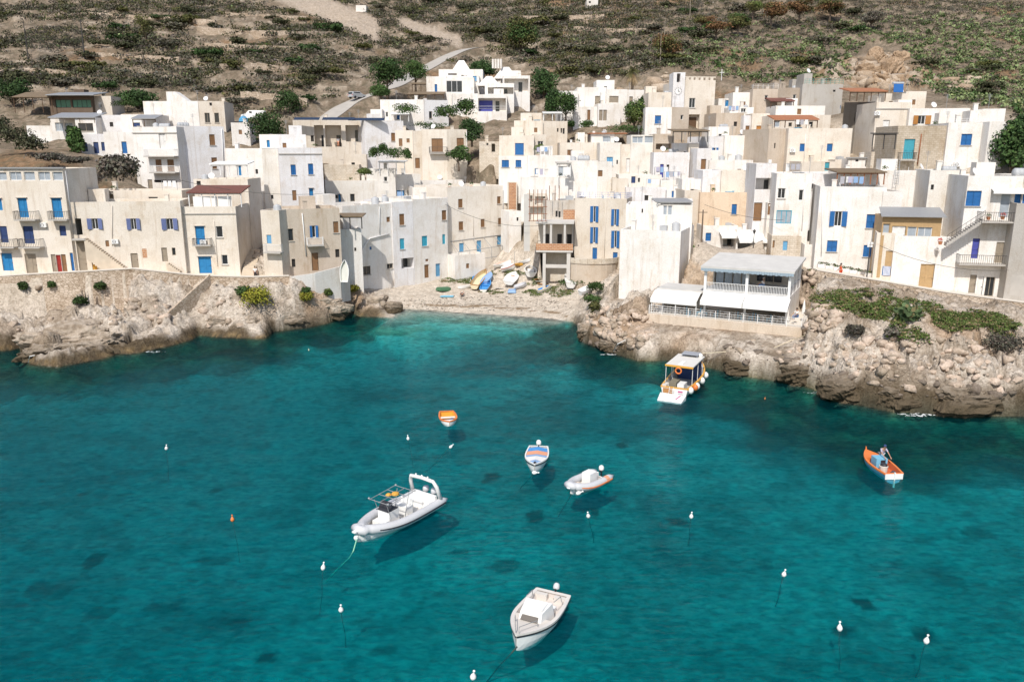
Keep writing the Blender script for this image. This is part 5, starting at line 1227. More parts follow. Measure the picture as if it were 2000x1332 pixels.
# rounded terrace under the tall blue shutters
r = house['bluestrips']; off = r.location; c = Pd(1160, 515, 119.0); mb = MB(); tm = MB()
arc = [(c.x + 3.9 * math.cos(a), c.y + 2.4 + 3.2 * math.sin(a)) for a in [math.pi + math.pi * k / 12 for k in range(13)]]
zt = c.z; nrm = 0
for (xa, ya), (xb, yb_) in zip(arc[:-1], arc[1:]): mb.quad((xa, ya, zt - 5), (xb, yb_, zt - 5), (xb, yb_, zt), (xa, ya, zt)); 
mb.poly([(x, y, zt - .001) for x, y in arc]); mb.build('terrace', PLASTER, r, off=off, color=ct)
for (xa, ya), (xb, yb_) in zip(arc[:-1], arc[1:]):
    dx, dy = xb - xa, yb_ - ya; l_ = math.hypot(dx, dy); ox, oy = dy / l_ * .12, -dx / l_ * .12
    tm.hexa([(xa, ya, zt + .003), (xb, yb_, zt + .003), (xb + ox, yb_ + oy, zt + .003), (xa + ox, ya + oy, zt + .003), (xa, ya, zt + .8), (xb, yb_, zt + .8), (xb + ox, yb_ + oy, zt + .8), (xa + ox, ya + oy, zt + .8)])
tm.build('terrace_parapet', BLOCKW, r, off=off, color=cs)
# rusty bars and scaffold
r = house['scaffoldhouse']; mb = MB()
for px in (1073, 1084, 1092): p = Pd(px, 392, 122); mb.tube([p, p + Vector((0, 0, 2.2))], .05, 4)
for k in range(5): p = Pd(1034 + k * 8, 432, 119.5); mb.tube([p, p + Vector((0, 0, 4.6))], .045, 4)
for k in range(4): a = Pd(1032, 432 - k * 14, 119.5); b_ = Pd(1069, 432 - k * 14, 119.5); mb.tube([a, b_], .04, 4)
mb.build('rusty_bars', RUST, r, off=r.location)
mb = MB(); p = Pd(1029, 478, 119.5); mb.box(p.x - .45, p.x + .45, p.y, p.y + .6, p.z - 1, p.z + 7.4); mb.build('concrete_post', CG, r, off=r.location)

# ---- the restaurant on the point
O = Pd(1268, 606, 92.0); f = Frame(O, math.radians(-27)); root = empty('restaurant', O); tag(root, 'two-storey white restaurant with railed deck and white awnings on the rocks', 'restaurant'); off = O
R = lambda px, py, n=0: f.hit(px, py, n)
uE = R(1566, 630)[0]; zd = R(1400, 625)[1]; uM = R(1372, 600, -1.0)[0]; uN = R(1541, 600, -1.0)[0]
mb = MB(); fbox(mb, f, -.2, uE + .1, -9.5, .15, zd - 5, zd); mb.build('deck_base', PLASTER, root, off=off, color=(.62, .53, .43))
mb = MB(); fbox(mb, f, 0, uE, -9.0, 0, zd + .004, zd + .03); mb.build('deck_floor', CONC2, root, off=off)
zf = R(1458, 574, -1.0)[1]; zr_ = R(1458, 528, -1.0)[1]
mb = MB()
fbox(mb, f, uM, uN, -9.3, -1.0, zf - .30, zf)                       # floor slab
for u in (uM, (uM + uN) / 2 - .1, uN - .28): fbox(mb, f, u, u + .28, -1.3, -1.02, zf, zr_)
for n_ in (-3.6, -6.2, -9.0): fbox(mb, f, uN - .28, uN, n_, n_ + .28, zf, zr_)
for u in (uM + .1, (uM + uN) / 2 - .1, uN - .35): fbox(mb, f, u, u + .22, -1.3, -1.08, zd + .03, zf - .303)
mb.build('columns_and_floor', WPL, root, off=off)
mb = MB(); A = [f.W(uM - .35, -.55, zr_), f.W(uN + .35, -.55, zr_), f.W(uN + .35, -9.6, zr_ + .55), f.W(uM - .35, -9.6, zr_ + .55)]
ROOFS = simple('white_grey_roof', (.56, .54, .505), .9, 0, .22, .7)
mb.hexa(A + [v + Vector((0, 0, .22)) for v in A]); mb.build('roof', ROOFS, root, off=off)
mb = MB(); k_ = uM - .3
while k_ < uN + .2: fbox(mb, f, k_, k_ + .26, -.55, -.51, zr_ - .30 - .05 * (int(k_ * 4) % 2), zr_ - .003); k_ += .28
mb.build('valance', simple('blue_grey_canvas', (.30, .38, .44), .8), root, off=off)
mb = MB(); fbox(mb, f, uM, uN - .3, -9.2, -9.0, zf, zr_); fbox(mb, f, uM, uN - .3, -9.2, -9.0, zd, zf - .31); fbox(mb, f, uM, uM + .15, -8.99, -5.5, zf, zr_); mb.build('back_wall', PLASTER, root, off=off, color=cs)
mb = MB(); fbox(mb, f, uN - .2, uN, -8.9, -1.35, zd + .03, zf - .303); fbox(mb, f, uN - .18, uN - .05, -8.9, -1.35, zf, zf + .85); mb.build('side_wall', PLASTER, root, off=off, color=cW)
mb = MB()
for k in range(7): ua = uM + .5 + k * 1.0; mb = MB(); fbox(mb, f, ua, ua + .85, -5.0 if k < 4 else -8.95, -4.95 if k < 4 else -8.9, zf + .3, zr_ - .2); mb.build('glass_panel', CURT if k < 4 else GLASS, root, off=off)
mb = MB(); zt_ = zf + 1.0
fbox(mb, f, uM + .28, uN - .3, -1.14, -1.08, zt_ - .05, zt_); fbox(mb, f, uM + .28, uN - .3, -1.14, -1.08, zf + .08, zf + .12)
k_ = uM + .35
while k_ < uN - .35: fbox(mb, f, k_, k_ + .045, -1.13, -1.09, zf + .12, zt_ - .05); k_ += .17
mb.build('balcony_railing', WMET, root, off=off)
mb = MB()
for u in [uE * k / 11 for k in range(12)]: fbox(mb, f, u - .04, u + .04, -.06, .02, zd, zd + 1.05)
for k in range(4): fbox(mb, f, 0, uE, -.035, -.005, zd + .22 + k * .26, zd + .26 + k * .26)
for n_ in (-2, -4): fbox(mb, f, uE - .04, uE + .04, n_ - .08, n_, zd, zd + 1.05)
for k in range(4): fbox(mb, f, uE - .015, uE + .015, -4, -.06, zd + .22 + k * .26, zd + .26 + k * .26)
mb.build('deck_railing', WMET, root, off=off)
def awn(ua, ub, n0, n1, za, zb, drop=.3):
    mb = MB(); A = [f.W(ua, n0, za), f.W(ub, n0, za), f.W(ub, n1, zb), f.W(ua, n1, zb)]
    mb.hexa(A + [v + Vector((0, 0, .04)) for v in A]); fbox(mb, f, ua, ub, n1 - .02, n1 + .02, zb - drop, zb); mb.build('awning', AWN, root, off=off)
awn(uM + .05, (uM + uN) / 2 - .03, -1.0, .55, zf - .25, zf - .95, .45); awn((uM + uN) / 2 + .03, uN + .1, -1.0, .55, zf - .25, zf - .95, .45)
zc_ = R(1310, 568, -2.0)[1]; awn(.05, uM - .5, -2.0, -.1, zc_, zc_ - .75, .45)
mb = MB(); fbox(mb, f, .2, uM - .3, -6.5, -2.0, zc_ - .05, zc_ + .2); mb.build('kitchen_roof', ROOFS, root, off=off)
mb = MB(); fbox(mb, f, .3, uM - .4, -6.4, -6.2, zd, zc_ - .053); fbox(mb, f, .3, .5, -6.2, -4.2, zd, zc_ - .053); mb.build('kitchen_wall', PLASTER, root, off=off, color=cW)
mb = MB()
for u in (.15, uM * .5, uM - .6): fbox(mb, f, u, u + .1, -.3, -.2, zd + .03, zc_ - .8)
mb.build('canopy_post', WMET, root, off=off)
REST = f; RZ = zd; RZF = zf

# dry-stone terrace walls on the old fields
TW = [([(88, 38), (180, 34), (300, 40), (420, 48)], 'long dry-stone terrace wall near the top left of the hill'), ([(385, 62), (470, 68), (560, 72), (655, 74)], 'dry-stone terrace wall right of the yellow-olive pine'), ([(440, 33), (540, 38), (600, 42)], 'short upper dry-stone wall left of the pale scree'), ([(430, 138), (490, 136), (545, 140)], 'short dry-stone wall above the wide dark tree'), ([(0, 150), (60, 147), (130, 152)], 'dry-stone wall below the sports net'),
      ([(400, 96), (520, 100), (640, 104)], 'low dry-stone wall in the middle of the terraces'), ([(180, 112), (260, 118), (350, 122)], 'dry-stone wall right of the sports net'), ([(470, 190), (540, 196), (600, 206)], 'dry-stone wall behind the parked van'), ([(1010, 38), (1090, 40), (1180, 36)], 'pale field wall left of the tiny hilltop house'), ([(1120, 60), (1200, 66), (1280, 62)], 'field wall below the tiny tan hilltop house')]
for pts, lb in TW:
    q = [PG(*p) for p in pts]; q = smooth_poly(q, 5); mb = MB(); hgt = 1.25
    for a, b_ in zip(q[:-1], q[1:]):
        t_ = b_ - a; t_.z = 0; t_.normalize(); nn = Vector((-t_.y, t_.x, 0)) * .7
        A = [a, b_, b_ + nn, a + nn]; mb.hexa([v - Vector((0, 0, 1.5)) for v in A] + [v + Vector((0, 0, hgt * rnd.uniform(.75, 1.1))) for v in A])
    o = mb.build('terrace_wall', RUBBLE, off=q[0]); o.location = q[0]; tag(o, lb, 'wall', 'dry-stone walls on the hillside')
# ---------------------------------------------------------------- vegetation and loose rock
m, nt, b, o = newmat('foliage')
a = N(nt, 'ShaderNodeVertexColor'); a.layer_name = 'col'
oi = N(nt, 'ShaderNodeObjectInfo'); c_ = mix(nt, 1.0, a.outputs[0], oi.outputs['Color'], 'MULTIPLY')
L(nt, c_, b.inputs['Base Color']); b.inputs['Roughness'].default_value = .75; b.inputs['Specular IOR Level'].default_value = .15
FOL = m
BARK = simple('bark', (.16, .12, .09), .95, 0, .3, 3.0)
def leafcloud(cen, rad, per, size, col, rng, var=.35, upbias=.25, inner=.25, aspect=1.0):
    cen = np.asarray(cen, float); rad = np.asarray(rad, float); col = np.asarray(col, float)
    K = len(cen); n = K * per; ci = np.repeat(np.arange(K), per)
    d = rng.normal(size=(n, 3)); d /= np.linalg.norm(d, axis=1)[:, None]
    d[:, 2] = np.where(d[:, 2] < -upbias, -d[:, 2], d[:, 2])
    rr = np.where(rng.random(n) < inner, rng.uniform(.4, .8, n), rng.uniform(.82, 1.1, n))
    lump = 1 + .22 * np.sin(d[:, 0] * 5 + ci) * np.cos(d[:, 1] * 6 + ci * 1.7)
    p = cen[ci] + d * rad[ci] * (rr * lump)[:, None]
    nn = d + rng.normal(size=(n, 3)) * .55; nn /= np.linalg.norm(nn, axis=1)[:, None]
    t = np.cross(nn, rng.normal(size=(n, 3))); t /= np.linalg.norm(t, axis=1)[:, None]; bt = np.cross(nn, t)
    sz = (np.asarray(size) * np.ones(K))[ci] * rng.uniform(.55, 1.25, n)
    t = t * sz[:, None] * .5; bt = bt * (sz * aspect)[:, None] * .5
    V = np.stack([p - t, p - bt * .8, p + t, p + bt], 1).reshape(-1, 3)
    Q = np.arange(4 * n).reshape(n, 4)
    cc_ = (col[ci] if col.ndim == 2 else np.repeat(col[None], n, 0)) * rng.uniform(1 - var, 1 + var, (n, 1)) * rng.uniform(.9, 1.1, (n, 3))
    return V, Q, np.clip(np.repeat(cc_, 4, 0), 0, 1)
def merge(parts):
    V = []; Q = []; C_ = []; k = 0
    for v, q, c in parts: V.append(v); Q.append(q + k); C_.append(c); k += len(v)
    return np.vstack(V), np.vstack(Q), np.vstack(C_)
DKG = np.array([.030, .055, .018]); MDG = np.array([.055, .095, .028]); LTG = np.array([.12, .16, .045]); OLV = np.array([.085, .085, .03]); GRY = np.array([.15, .135, .105]); YEG = np.array([.26, .25, .035]); SCR = np.array([.066, .068, .037]); CAC = np.array([.185, .225, .10]); RDB = np.array([.17, .095, .045])
gmesh = {}
def bush(name, label, cat, p, w, h, col, per=150, group=None, clumps=7, size=None, seed=0, sink=.1, depth=None):
    rng = np.random.default_rng(seed + int(abs(p.x * 7 + p.y * 3)) % 9999)
    cen = []; rad = []; dp = depth or w
    for k in range(clumps):
        a = 2 * math.pi * k / clumps + rng.uniform(-.3, .3); r = rng.uniform(.3, .62) if k else 0
        cz = rng.uniform(.3, .68) * h
        cen.append((math.cos(a) * r * w / 2, math.sin(a) * r * dp / 2, cz)); q = rng.uniform(.5, .72)
        rad.append((w / 2 * q, dp / 2 * q, min(h - cz, h * .5) * rng.uniform(.8, 1.05)))
    colr = np.array([col * rng.uniform(.75, 1.25) for _ in range(clumps)])
    V, Q, C_ = leafcloud(cen, rad, per, size or max(.22, min(w, h) * .10), colr, rng)
    o = np_mesh(name, V - [0, 0, sink], Q, FOL, C_); o.location = p; return tag(o, label, cat, group)
def tree(name, label, p, w, h, col, per=230, clumps=18, trunk=.35, size=None, group=None, lean=0, seed=0, flat=1.0, cat='tree', col2=None):
    rng = np.random.default_rng(seed + int(abs(p.x * 7 + p.y * 3)) % 9999)
    root = empty(name, p); tag(root, label, cat, group)
    th = h * trunk; cen = []; rad = []; colr = []
    for k in range(clumps):
        a = rng.uniform(0, 2 * math.pi); r = math.sqrt(rng.random()) * .66; zz = th + (h - th) * rng.uniform(.18, .82)
        sh = 1 - .5 * abs((zz - th) / (h - th) - .45)
        c = (math.cos(a) * r * w / 2 * sh + lean * zz, math.sin(a) * r * w / 2 * sh, zz); cen.append(c)
        q = rng.uniform(.34, .52); rad.append((w / 2 * q * 1.15, w / 2 * q * 1.15, (h - th) * q * .72 * flat))
        colr.append((col if (col2 is None or rng.random() < .6) else col2) * rng.uniform(.7, 1.3))
    V, Q, C_ = leafcloud(cen, rad, per, size or max(.28, w * .048), np.array(colr) * 1.1, rng, upbias=.5, var=.5)
    cr = np_mesh('crown', V, Q, FOL, C_); cr.parent = root
    mb = MB(); r0 = max(.1, w * .035)
    mb.tube([(0, 0, -.5), (lean * th * .5, 0, th * .5), (lean * th, 0, th), (lean * h * .6, .1, h * .62)], [r0 * 1.3, r0, r0 * .8, r0 * .35], 7)
    for c in cen[:6]:
        mb.tube([(lean * th * .8, 0, th * .8), ((c[0] + lean * th) * .5, c[1] * .5, (th + c[2]) / 2 - .1), c], [r0 * .55, r0 * .35, r0 * .12], 5)
    mb.build('trunk', BARK, root, smooth=True); return root
def at(px, py, d=None):
    """base point and metres per pixel"""
    p = Pd(px, py, d) if d else PG(px, py); return p, (p.y * CP + (HC - p.z) * SP) / F
def T(px, py, wp, hp, label, col, d=None, name='tree', **k):
    p, s_ = at(px, py, d); return tree(name, label, p, wp * s_, hp * s_, col, **k)
def Bu(px, py, wp, hp, label, col, d=None, name='bush', cat='bush', **k):
    p, s_ = at(px, py, d); return bush(name, label, cat, p, wp * s_, hp * s_, col, **k)
T(757, 190, 72, 66, 'broad dark green tree beside the hill road left of the villa', DKG * 1.3, 181, col2=MDG)
T(812, 178, 52, 52, 'grey-green tree growing just left of the villa pergola', MDG, 186)
T(745, 205, 42, 36, 'low green tree at the bend of the road behind the car', MDG, 171)
T(1017, 108, 76, 62, 'large rounded pine standing alone on the hill above the villa', OLV, None, 'pine_tree', col2=MDG, clumps=22, trunk=.1)
T(1302, 118, 64, 46, 'olive-brown spreading pine on the hill above the clock tower', OLV * 1.1, None, 'pine_tree', col2=RDB, trunk=.2)
T(285, 78, 36, 44, 'yellow-olive pine alone among the terraces at upper left', OLV * 1.3, None, 'pine_tree', trunk=.12, clumps=10)
T(522, 286, 74, 60, 'dark leafy fig tree in front of the white van', MDG * .8, 147, col2=DKG, clumps=18, trunk=.15)
T(568, 226, 58, 40, 'dark domed carob bush on rocks right of the van', DKG * 1.3, None, 'carob_tree', trunk=.05, clumps=12)
T(896, 330, 50, 40, 'small round tree with bare trunk in front of the big brown shutter', MDG * .9, 145, 'small_tree', trunk=.3, clumps=11)
T(922, 282, 54, 44, 'dark green tree right of the square cream house', DKG * 1.4, 151, trunk=.1)
T(1078, 238, 34, 58, 'dark green garden tree left of the white palm villa', DKG * 1.5, 156, trunk=.15)
T(1105, 234, 44, 48, 'bright green garden tree against the white palm villa', MDG, 155, trunk=.15, col2=DKG)
T(1062, 192, 66, 52, 'green tree clump behind the right wing of the villa', DKG * 1.5, 188, trunk=.08, clumps=18)
T(945, 150, 60, 26, 'low dark tree behind the villa roof skylights', DKG * 1.4, 196, trunk=.05)
T(1238, 252, 52, 48, 'yellow-green tree between palm villa and the white cube', LTG * .8, 150, col2=MDG, trunk=.1, clumps=18)
T(1252, 222, 14, 30, 'slim dark cypress beside the yellow-green tree', DKG * 1.3, 154, 'cypress_tree', trunk=.08, clumps=7)
T(1972, 342, 72, 92, 'large dark tree at the right edge below the cactus slope', DKG * 1.5, 105, col2=MDG, clumps=26, trunk=.08, size=.4)
T(1990, 300, 60, 66, 'dark tree above the right edge tree', DKG * 1.4, 116, clumps=16, trunk=.1, size=.4)
T(152, 306, 30, 52, 'yucca-like green tree against the white wall at left', MDG, 143, 'yucca_tree', trunk=.1, size=.5)
T(26, 210, 70, 46, 'dark tree at the far left edge above the terrace', DKG * 1.2, None, trunk=.1, clumps=16)
T(270, 215, 78, 36, 'dark wide tree on the slope above the white gabled house', DKG * 1.3, None, trunk=.05, clumps=16)
for i, (px, py, wp, hp, lb) in enumerate([(1398, 82, 56, 40, 'rust-green pine with dark bare stems, lowest of the upper right group'), (1440, 74, 52, 44, 'olive pine with thin pale trunks above the church'), (1376, 66, 44, 32, 'small rust-brown pine left of the upper right group'), (1505, 56, 62, 46, 'tall rust-brown pine with a pale leaning trunk'), (1560, 48, 58, 44, 'wide rust-topped pine at the top edge, right of the pale trunk'), (1620, 46, 60, 40, 'brownish pine right of the rust-topped pair near the top edge'), (1470, 40, 40, 34, 'yellow-olive pine between the rust-brown ones at the top edge'), (1700, 60, 54, 34, 'grey-brown bare tree high on the right slope')]):
    T(px, py, wp, hp, lb, (RDB, OLV, RDB * .9, RDB, RDB * .85, RDB * .8, OLV * 1.3, GRY)[i], None, 'pine_tree', trunk=.42, flat=.8, group='rust-tinged pines at the top right', clumps=12, col2=(MDG, MDG, OLV, OLV, OLV, OLV, LTG, GRY)[i])
Bu(845, 258, 78, 20, 'trimmed green hedge above the square cream house', MDG, 152, 'hedge', 'hedge', depth=3)
Bu(1228, 262, 84, 20, 'green hedge below the yellow-green tree', MDG * 1.1, 147, 'hedge', 'hedge', depth=3)
Bu(248, 211, 68, 16, 'dark clipped hedge left of the white gabled house', MDG * .8, 162, 'hedge', 'hedge', depth=2)
Bu(872, 238, 56, 32, 'bougainvillea bush with few red blooms beside the white villa wall', MDG * .9, 158)
Bu(912, 236, 40, 42, 'spiky green garden bush below the violet glazed door', MDG, 160)
Bu(796, 228, 50, 26, 'climbing vine over the small white house doors', MDG * 1.1, 155, 'vine', 'vine', depth=2)
for px, py, wp, hp, lb in [(731, 312, 24, 26, 'leftmost clipped ball bush on the cream house terrace'), (749, 304, 20, 24, 'small ball bush second from left on the cream house terrace'), (771, 314, 44, 26, 'widest rounded bush on the cream house terrace'), (797, 314, 20, 24, 'rightmost ball bush on the cream house terrace')]:
    Bu(px, py, wp, hp, lb, MDG, 137.5, group='rounded bushes on the cream terrace')
Bu(713, 345, 34, 18, 'green flowering bush on the low row house terrace', LTG * .7, 131)
Bu(1147, 254, 26, 20, 'small grey-green bush on the wall below the palm villa', MDG, 152); Bu(1116, 250, 16, 14, 'tiny dark bush left of the one below the palm villa', DKG * 1.4, 152)
Bu(1054, 300, 20, 18, 'pale green potted cactus bush on the stepped house terrace', LTG, 141)
Bu(235, 366, 74, 62, 'silvery grey-green broom bush behind the low cream house', GRY * .75, 119, clumps=12, per=140)
Bu(262, 352, 26, 36, 'dark green shrub touching the very tall white house', DKG * 1.6, 121)
for i, (px, py, wp, hp) in enumerate([(20, 292, 86, 48), (60, 300, 56, 36), (-8, 270, 60, 44), (100, 318, 60, 20), (150, 322, 50, 16)]):
    Bu(px, py, wp, hp, ['big dark scrub bush at the left edge below the yard wall', 'dark sloping scrub bush right of the left-edge one', 'tall dark scrub bush cut by the left frame edge', 'low dry scrub above the three-storey house roof', 'small dry scrub left of the yucca tree'][i], SCR if i < 3 else GRY * .7, 130 if i < 3 else 122, clumps=10, per=130, size=.35)
Bu(505, 606, 62, 46, 'bright yellow-green dome bush on the left rocks', YEG, None, clumps=12, per=170, size=.22)
Bu(477, 586, 26, 28, 'small dark green bush beside the yellow-green dome bush', MDG)
Bu(600, 596, 30, 20, 'yellow-green bush below the right end of the left sea wall', YEG * .8); Bu(598, 576, 22, 14, 'grey-green tuft above the yellow-green wall bush', MDG * .9)
Bu(668, 576, 40, 16, 'yellow-green shrub at the foot of the white waterside house', YEG * .8); Bu(692, 580, 26, 16, 'rightmost yellow-green shrub under the drainpipe', YEG * .7); Bu(642, 580, 18, 18, 'small green shrub left of the yellow-green pair under the drainpipe', LTG * .7)
for px, py, wp, hp, lb in [(48, 570, 20, 22, 'dark plant rooted in the left sea wall masonry'), (103, 562, 16, 14, 'smaller plant rooted in the left sea wall'), (200, 584, 26, 22, 'dark bush at the corner of the left sea wall'), (158, 600, 26, 20, 'dark bush on top of the round rock below the wall')]:
    Bu(px, py, wp, hp, lb, MDG * .8, {48: 100.9, 103: 101, 200: None, 158: None}[px])
Bu(1347, 500, 16, 26, 'spiky palm plant in the alley beside the blank white house', MDG * 1.2, 112, size=.5)
Bu(1160, 600, 40, 22, 'green bank shrub behind the white rib on the beach', MDG); Bu(1120, 560, 52, 16, 'low green weeds below the rounded terrace', MDG * 1.1); Bu(1163, 578, 36, 24, 'green shrub under the rounded terrace', MDG * .8); Bu(1162, 618, 22, 30, 'olive bush hanging over the beach corner', OLV)
Bu(1668, 665, 34, 24, 'grey cushion shrub on the right rocks', GRY * .55); Bu(1745, 662, 36, 20, 'lavender-grey cushion shrub in the right grass', GRY); Bu(1960, 690, 84, 36, 'wide grey-green cushion shrub near the right edge', GRY * .6, None, clumps=10, depth=3)
# prickly pear on the green bank: paddles as separate pads in one plant
def pads(p, w, h, n, rng, col, size=.32):
    V = []; Q = []; cs_ = []
    ang = np.linspace(0, 2 * np.pi, 9)[:-1]
    for st_ in range(n):
        a = rng.uniform(0, 6.28); r = rng.uniform(0, .35) * w; c = Vector((math.cos(a) * r, math.sin(a) * r * .7, -.1)); up = Vector((math.cos(a) * .5 + rng.normal() * .25, math.sin(a) * .5 + rng.normal() * .25, 1)).normalized()
        for k in range(int(rng.integers(3, 8))):
            sd_ = up.orthogonal(); sd_.rotate(Matrix.Rotation(rng.uniform(0, 6.28), 3, up)); s_ = size * rng.uniform(.65, 1.2); m = c + up * s_ * .5; base = len(V)
            for a2 in ang: V.append(tuple(m + sd_ * (math.cos(a2) * s_ * .38) + up * (math.sin(a2) * s_ * .55)))
            Q += [(base, base + 1, base + 2, base + 3), (base, base + 3, base + 4, base + 7), (base + 4, base + 5, base + 6, base + 7)]; f_ = rng.uniform(.55, 1.45); cs_ += [(col * f_ if rng.random() > .12 else np.array([.24, .20, .10]) * f_)] * 8
            c = c + up * s_ * rng.uniform(.6, 1.0); up = (up + Vector((rng.normal() * .55, rng.normal() * .55, rng.normal() * .35))).normalized(); up.z = max(up.z, -.1)
    return np.array(V), np.array(Q), np.array(cs_)
p, s_ = at(1776, 628); V, Q, C_ = pads(p, 40 * s_, 40 * s_, 60, nrng, np.array([.085, .125, .055]), .42)
o = np_mesh('prickly_pear_cactus', V, Q, FOL, C_); o.location = p; tag(o, 'large prickly pear cactus on the green bank below the slatted gate', 'cactus')
# palm
p, s_ = at(1233, 204, 168); root = empty('palm_tree', p); tag(root, 'tall palm with a skirt of dry brown fronds above the white villa', 'palm tree')
mb = MB(); hh = 62 * s_; mb.tube([(0, 0, -1), (.1, 0, hh * .5), (0, 0, hh)], [.3, .24, .22], 8); mb.build('trunk', BARK, root, smooth=True)
def fronds(name, n, el0, el1, ln, col, seed, root, z0, droop=.55):
    rng = np.random.default_rng(seed); V = []; Q = []; C_ = []
    for k in range(n):
        a = rng.uniform(0, 6.28); e = rng.uniform(el0, el1); p0 = Vector((0, 0, z0)); dr = Vector((math.cos(a) * math.cos(e), math.sin(a) * math.cos(e), math.sin(e)))
        pts = [p0 + dr * ln * t + Vector((0, 0, -droop * ln * t * t)) for t in (0, .25, .5, .75, 1)]
        sdv = Vector((-math.sin(a), math.cos(a), 0)); c = col * rng.uniform(.7, 1.3)
        for i in range(4):
            for j in range(3):
                t0 = pts[i] + (pts[i + 1] - pts[i]) * (j / 3); t1 = pts[i] + (pts[i + 1] - pts[i]) * ((j + .6) / 3)
                for s__ in (-1, 1):
                    tip = t1 + sdv * s__ * .55 * (1 - .15 * i) + Vector((0, 0, -.3)) + dr * .2
                    b0 = len(V); V += [tuple(t0), tuple(t1), tuple(tip), tuple(t0 + (tip - t0) * .6)]; Q.append((b0, b0 + 1, b0 + 2, b0 + 3)); C_ += [c] * 4
    o = np_mesh(name, np.array(V), np.array(Q), FOL, np.array(C_)); o.parent = root
fronds('crown', 34, -.1, 1.3, 2.4, OLV * 1.3, 5, root, hh); fronds('dry_fronds', 26, -1.2, -.3, 2.0, np.array([.40, .29, .16]), 6, root, hh - .4, .3)

# scrub on the hillside
BND = [(-400, 420), (-110, 400), (-60, 200), (0, 180), (60, 178), (200, 186), (290, 180), (440, 196), (460, 225), (560, 232), (640, 205), (700, 172), (830, 126), (1050, 130), (1100, 160), (1270, 150), (1310, 138), (1400, 152), (1480, 168), (1560, 160), (1660, 160), (1730, 172), (1810, 178), (1890, 210), (1960, 214), (1990, 240), (2030, 330), (2080, 500), (2400, 600)]
bxp = np.array([q[0] for q in BND]); byp = np.array([q[1] for q in BND])
rng = np.random.default_rng(21); NS = 42000
sy = 120 + 290 * rng.random(NS) ** 1.15; sx = (rng.random(NS) * 2 - 1) * (.72 * sy + 6)
_zs = np.array([gz(x, y) for x, y in zip(sx, sy)])
dzc = sy * CP - (_zs - HC) * SP; ppx = 1000 + F * sx / dzc; ppy = 666 - F * (sy * SP + (_zs - HC) * CP) / dzc
okm = (ppy < np.interp(ppx, bxp, byp) - 3) & (ppy > -40)
rdx = np.array([q.x for q in RDS]); rdy = np.array([q.y for q in RDS])
rd_d = np.min(np.hypot(sx[:, None] - rdx[None], sy[:, None] - rdy[None]), 1); okm &= rd_d > 4.2
right = sst(1150, 1480, ppx + (fbm(sx * .03, sy * .03, 3, 1) - .5) * 500)
cov = fbm(sx * .035, sy * .05, 4, 5) * .55 + fbm(sx * .15, sy * .15, 3, 2) * .45
thr = .492 - .02 * rng.random(NS) - .30 * right - .05 * sst(600, 1000, ppx) 
# bare scree fans above the road
sc1 = (np.abs((ppy - 20) - (ppx - 640) * .42) < 24) & (ppx > 530) & (ppx < 745); sc2 = (np.abs((ppy - 50) - (ppx - 800) * .32) < 11) & (ppx > 780) & (ppx < 905)
cliff = ((ppx - 1722) / 62) ** 2 + ((ppy - 135) / 50) ** 2 < 1
okm &= ((cov > thr) | (rng.random(NS) < .07)) & ~sc1 & ~sc2 & ~cliff
sx, sy, zs_, ppx, ppy, right, cov = [q[okm] for q in (sx, sy, _zs, ppx, ppy, right, cov)]
n = len(sx); r_ = rng.uniform(.45, 1.35, n) * (.8 + .5 * (1 - right)) * (sy / 220) ** .4
u_ = rng.random(n); cols_ = np.zeros((n, 3))
cols_[:] = SCR; cols_[u_ < .30] = GRY * .72; cols_[(u_ > .85)] = OLV
lowr = sst(60, 130, ppy) * right
cac = rng.random(n) < (.01 + .62 * right * sst(40, 110, ppy + (ppx - 1500) * .08))
grey_up = (rng.random(n) < .45 * right) & ~cac; cols_[grey_up] = GRY * .7
cols_ *= rng.uniform(.75, 1.3, (n, 1))
mm = ~cac
cen = np.c_[sx, sy, zs_ + r_ * .28]; rad = np.c_[r_ * 1.15, r_ * 1.15, r_ * .62]
V, Q, C_ = leafcloud(cen[mm], rad[mm], 30, np.clip(r_[mm] * .36, .26, .6), cols_[mm], rng, upbias=.1, inner=.15, var=.2)
np_o = np_mesh('hillside_scrub', V, Q, FOL, C_); tag(np_o, 'low olive and grey scrub spread over the dry terraced hillside', 'scrub', kind='stuff')
nc = int(cac.sum()); cc_ = CAC * rng.uniform(.55, 1.35, (nc, 1)); sw = rng.random(nc) < .3; cc_[sw] = MDG
V, Q, C_ = leafcloud(cen[cac], rad[cac] * [1, 1, 1.5], 22, .50, cc_, rng, upbias=.1, var=.3)
o = np_mesh('prickly_pear_thicket', V, Q, FOL, C_); tag(o, 'pale green prickly pear thicket covering the right slope', 'thicket', kind='stuff')
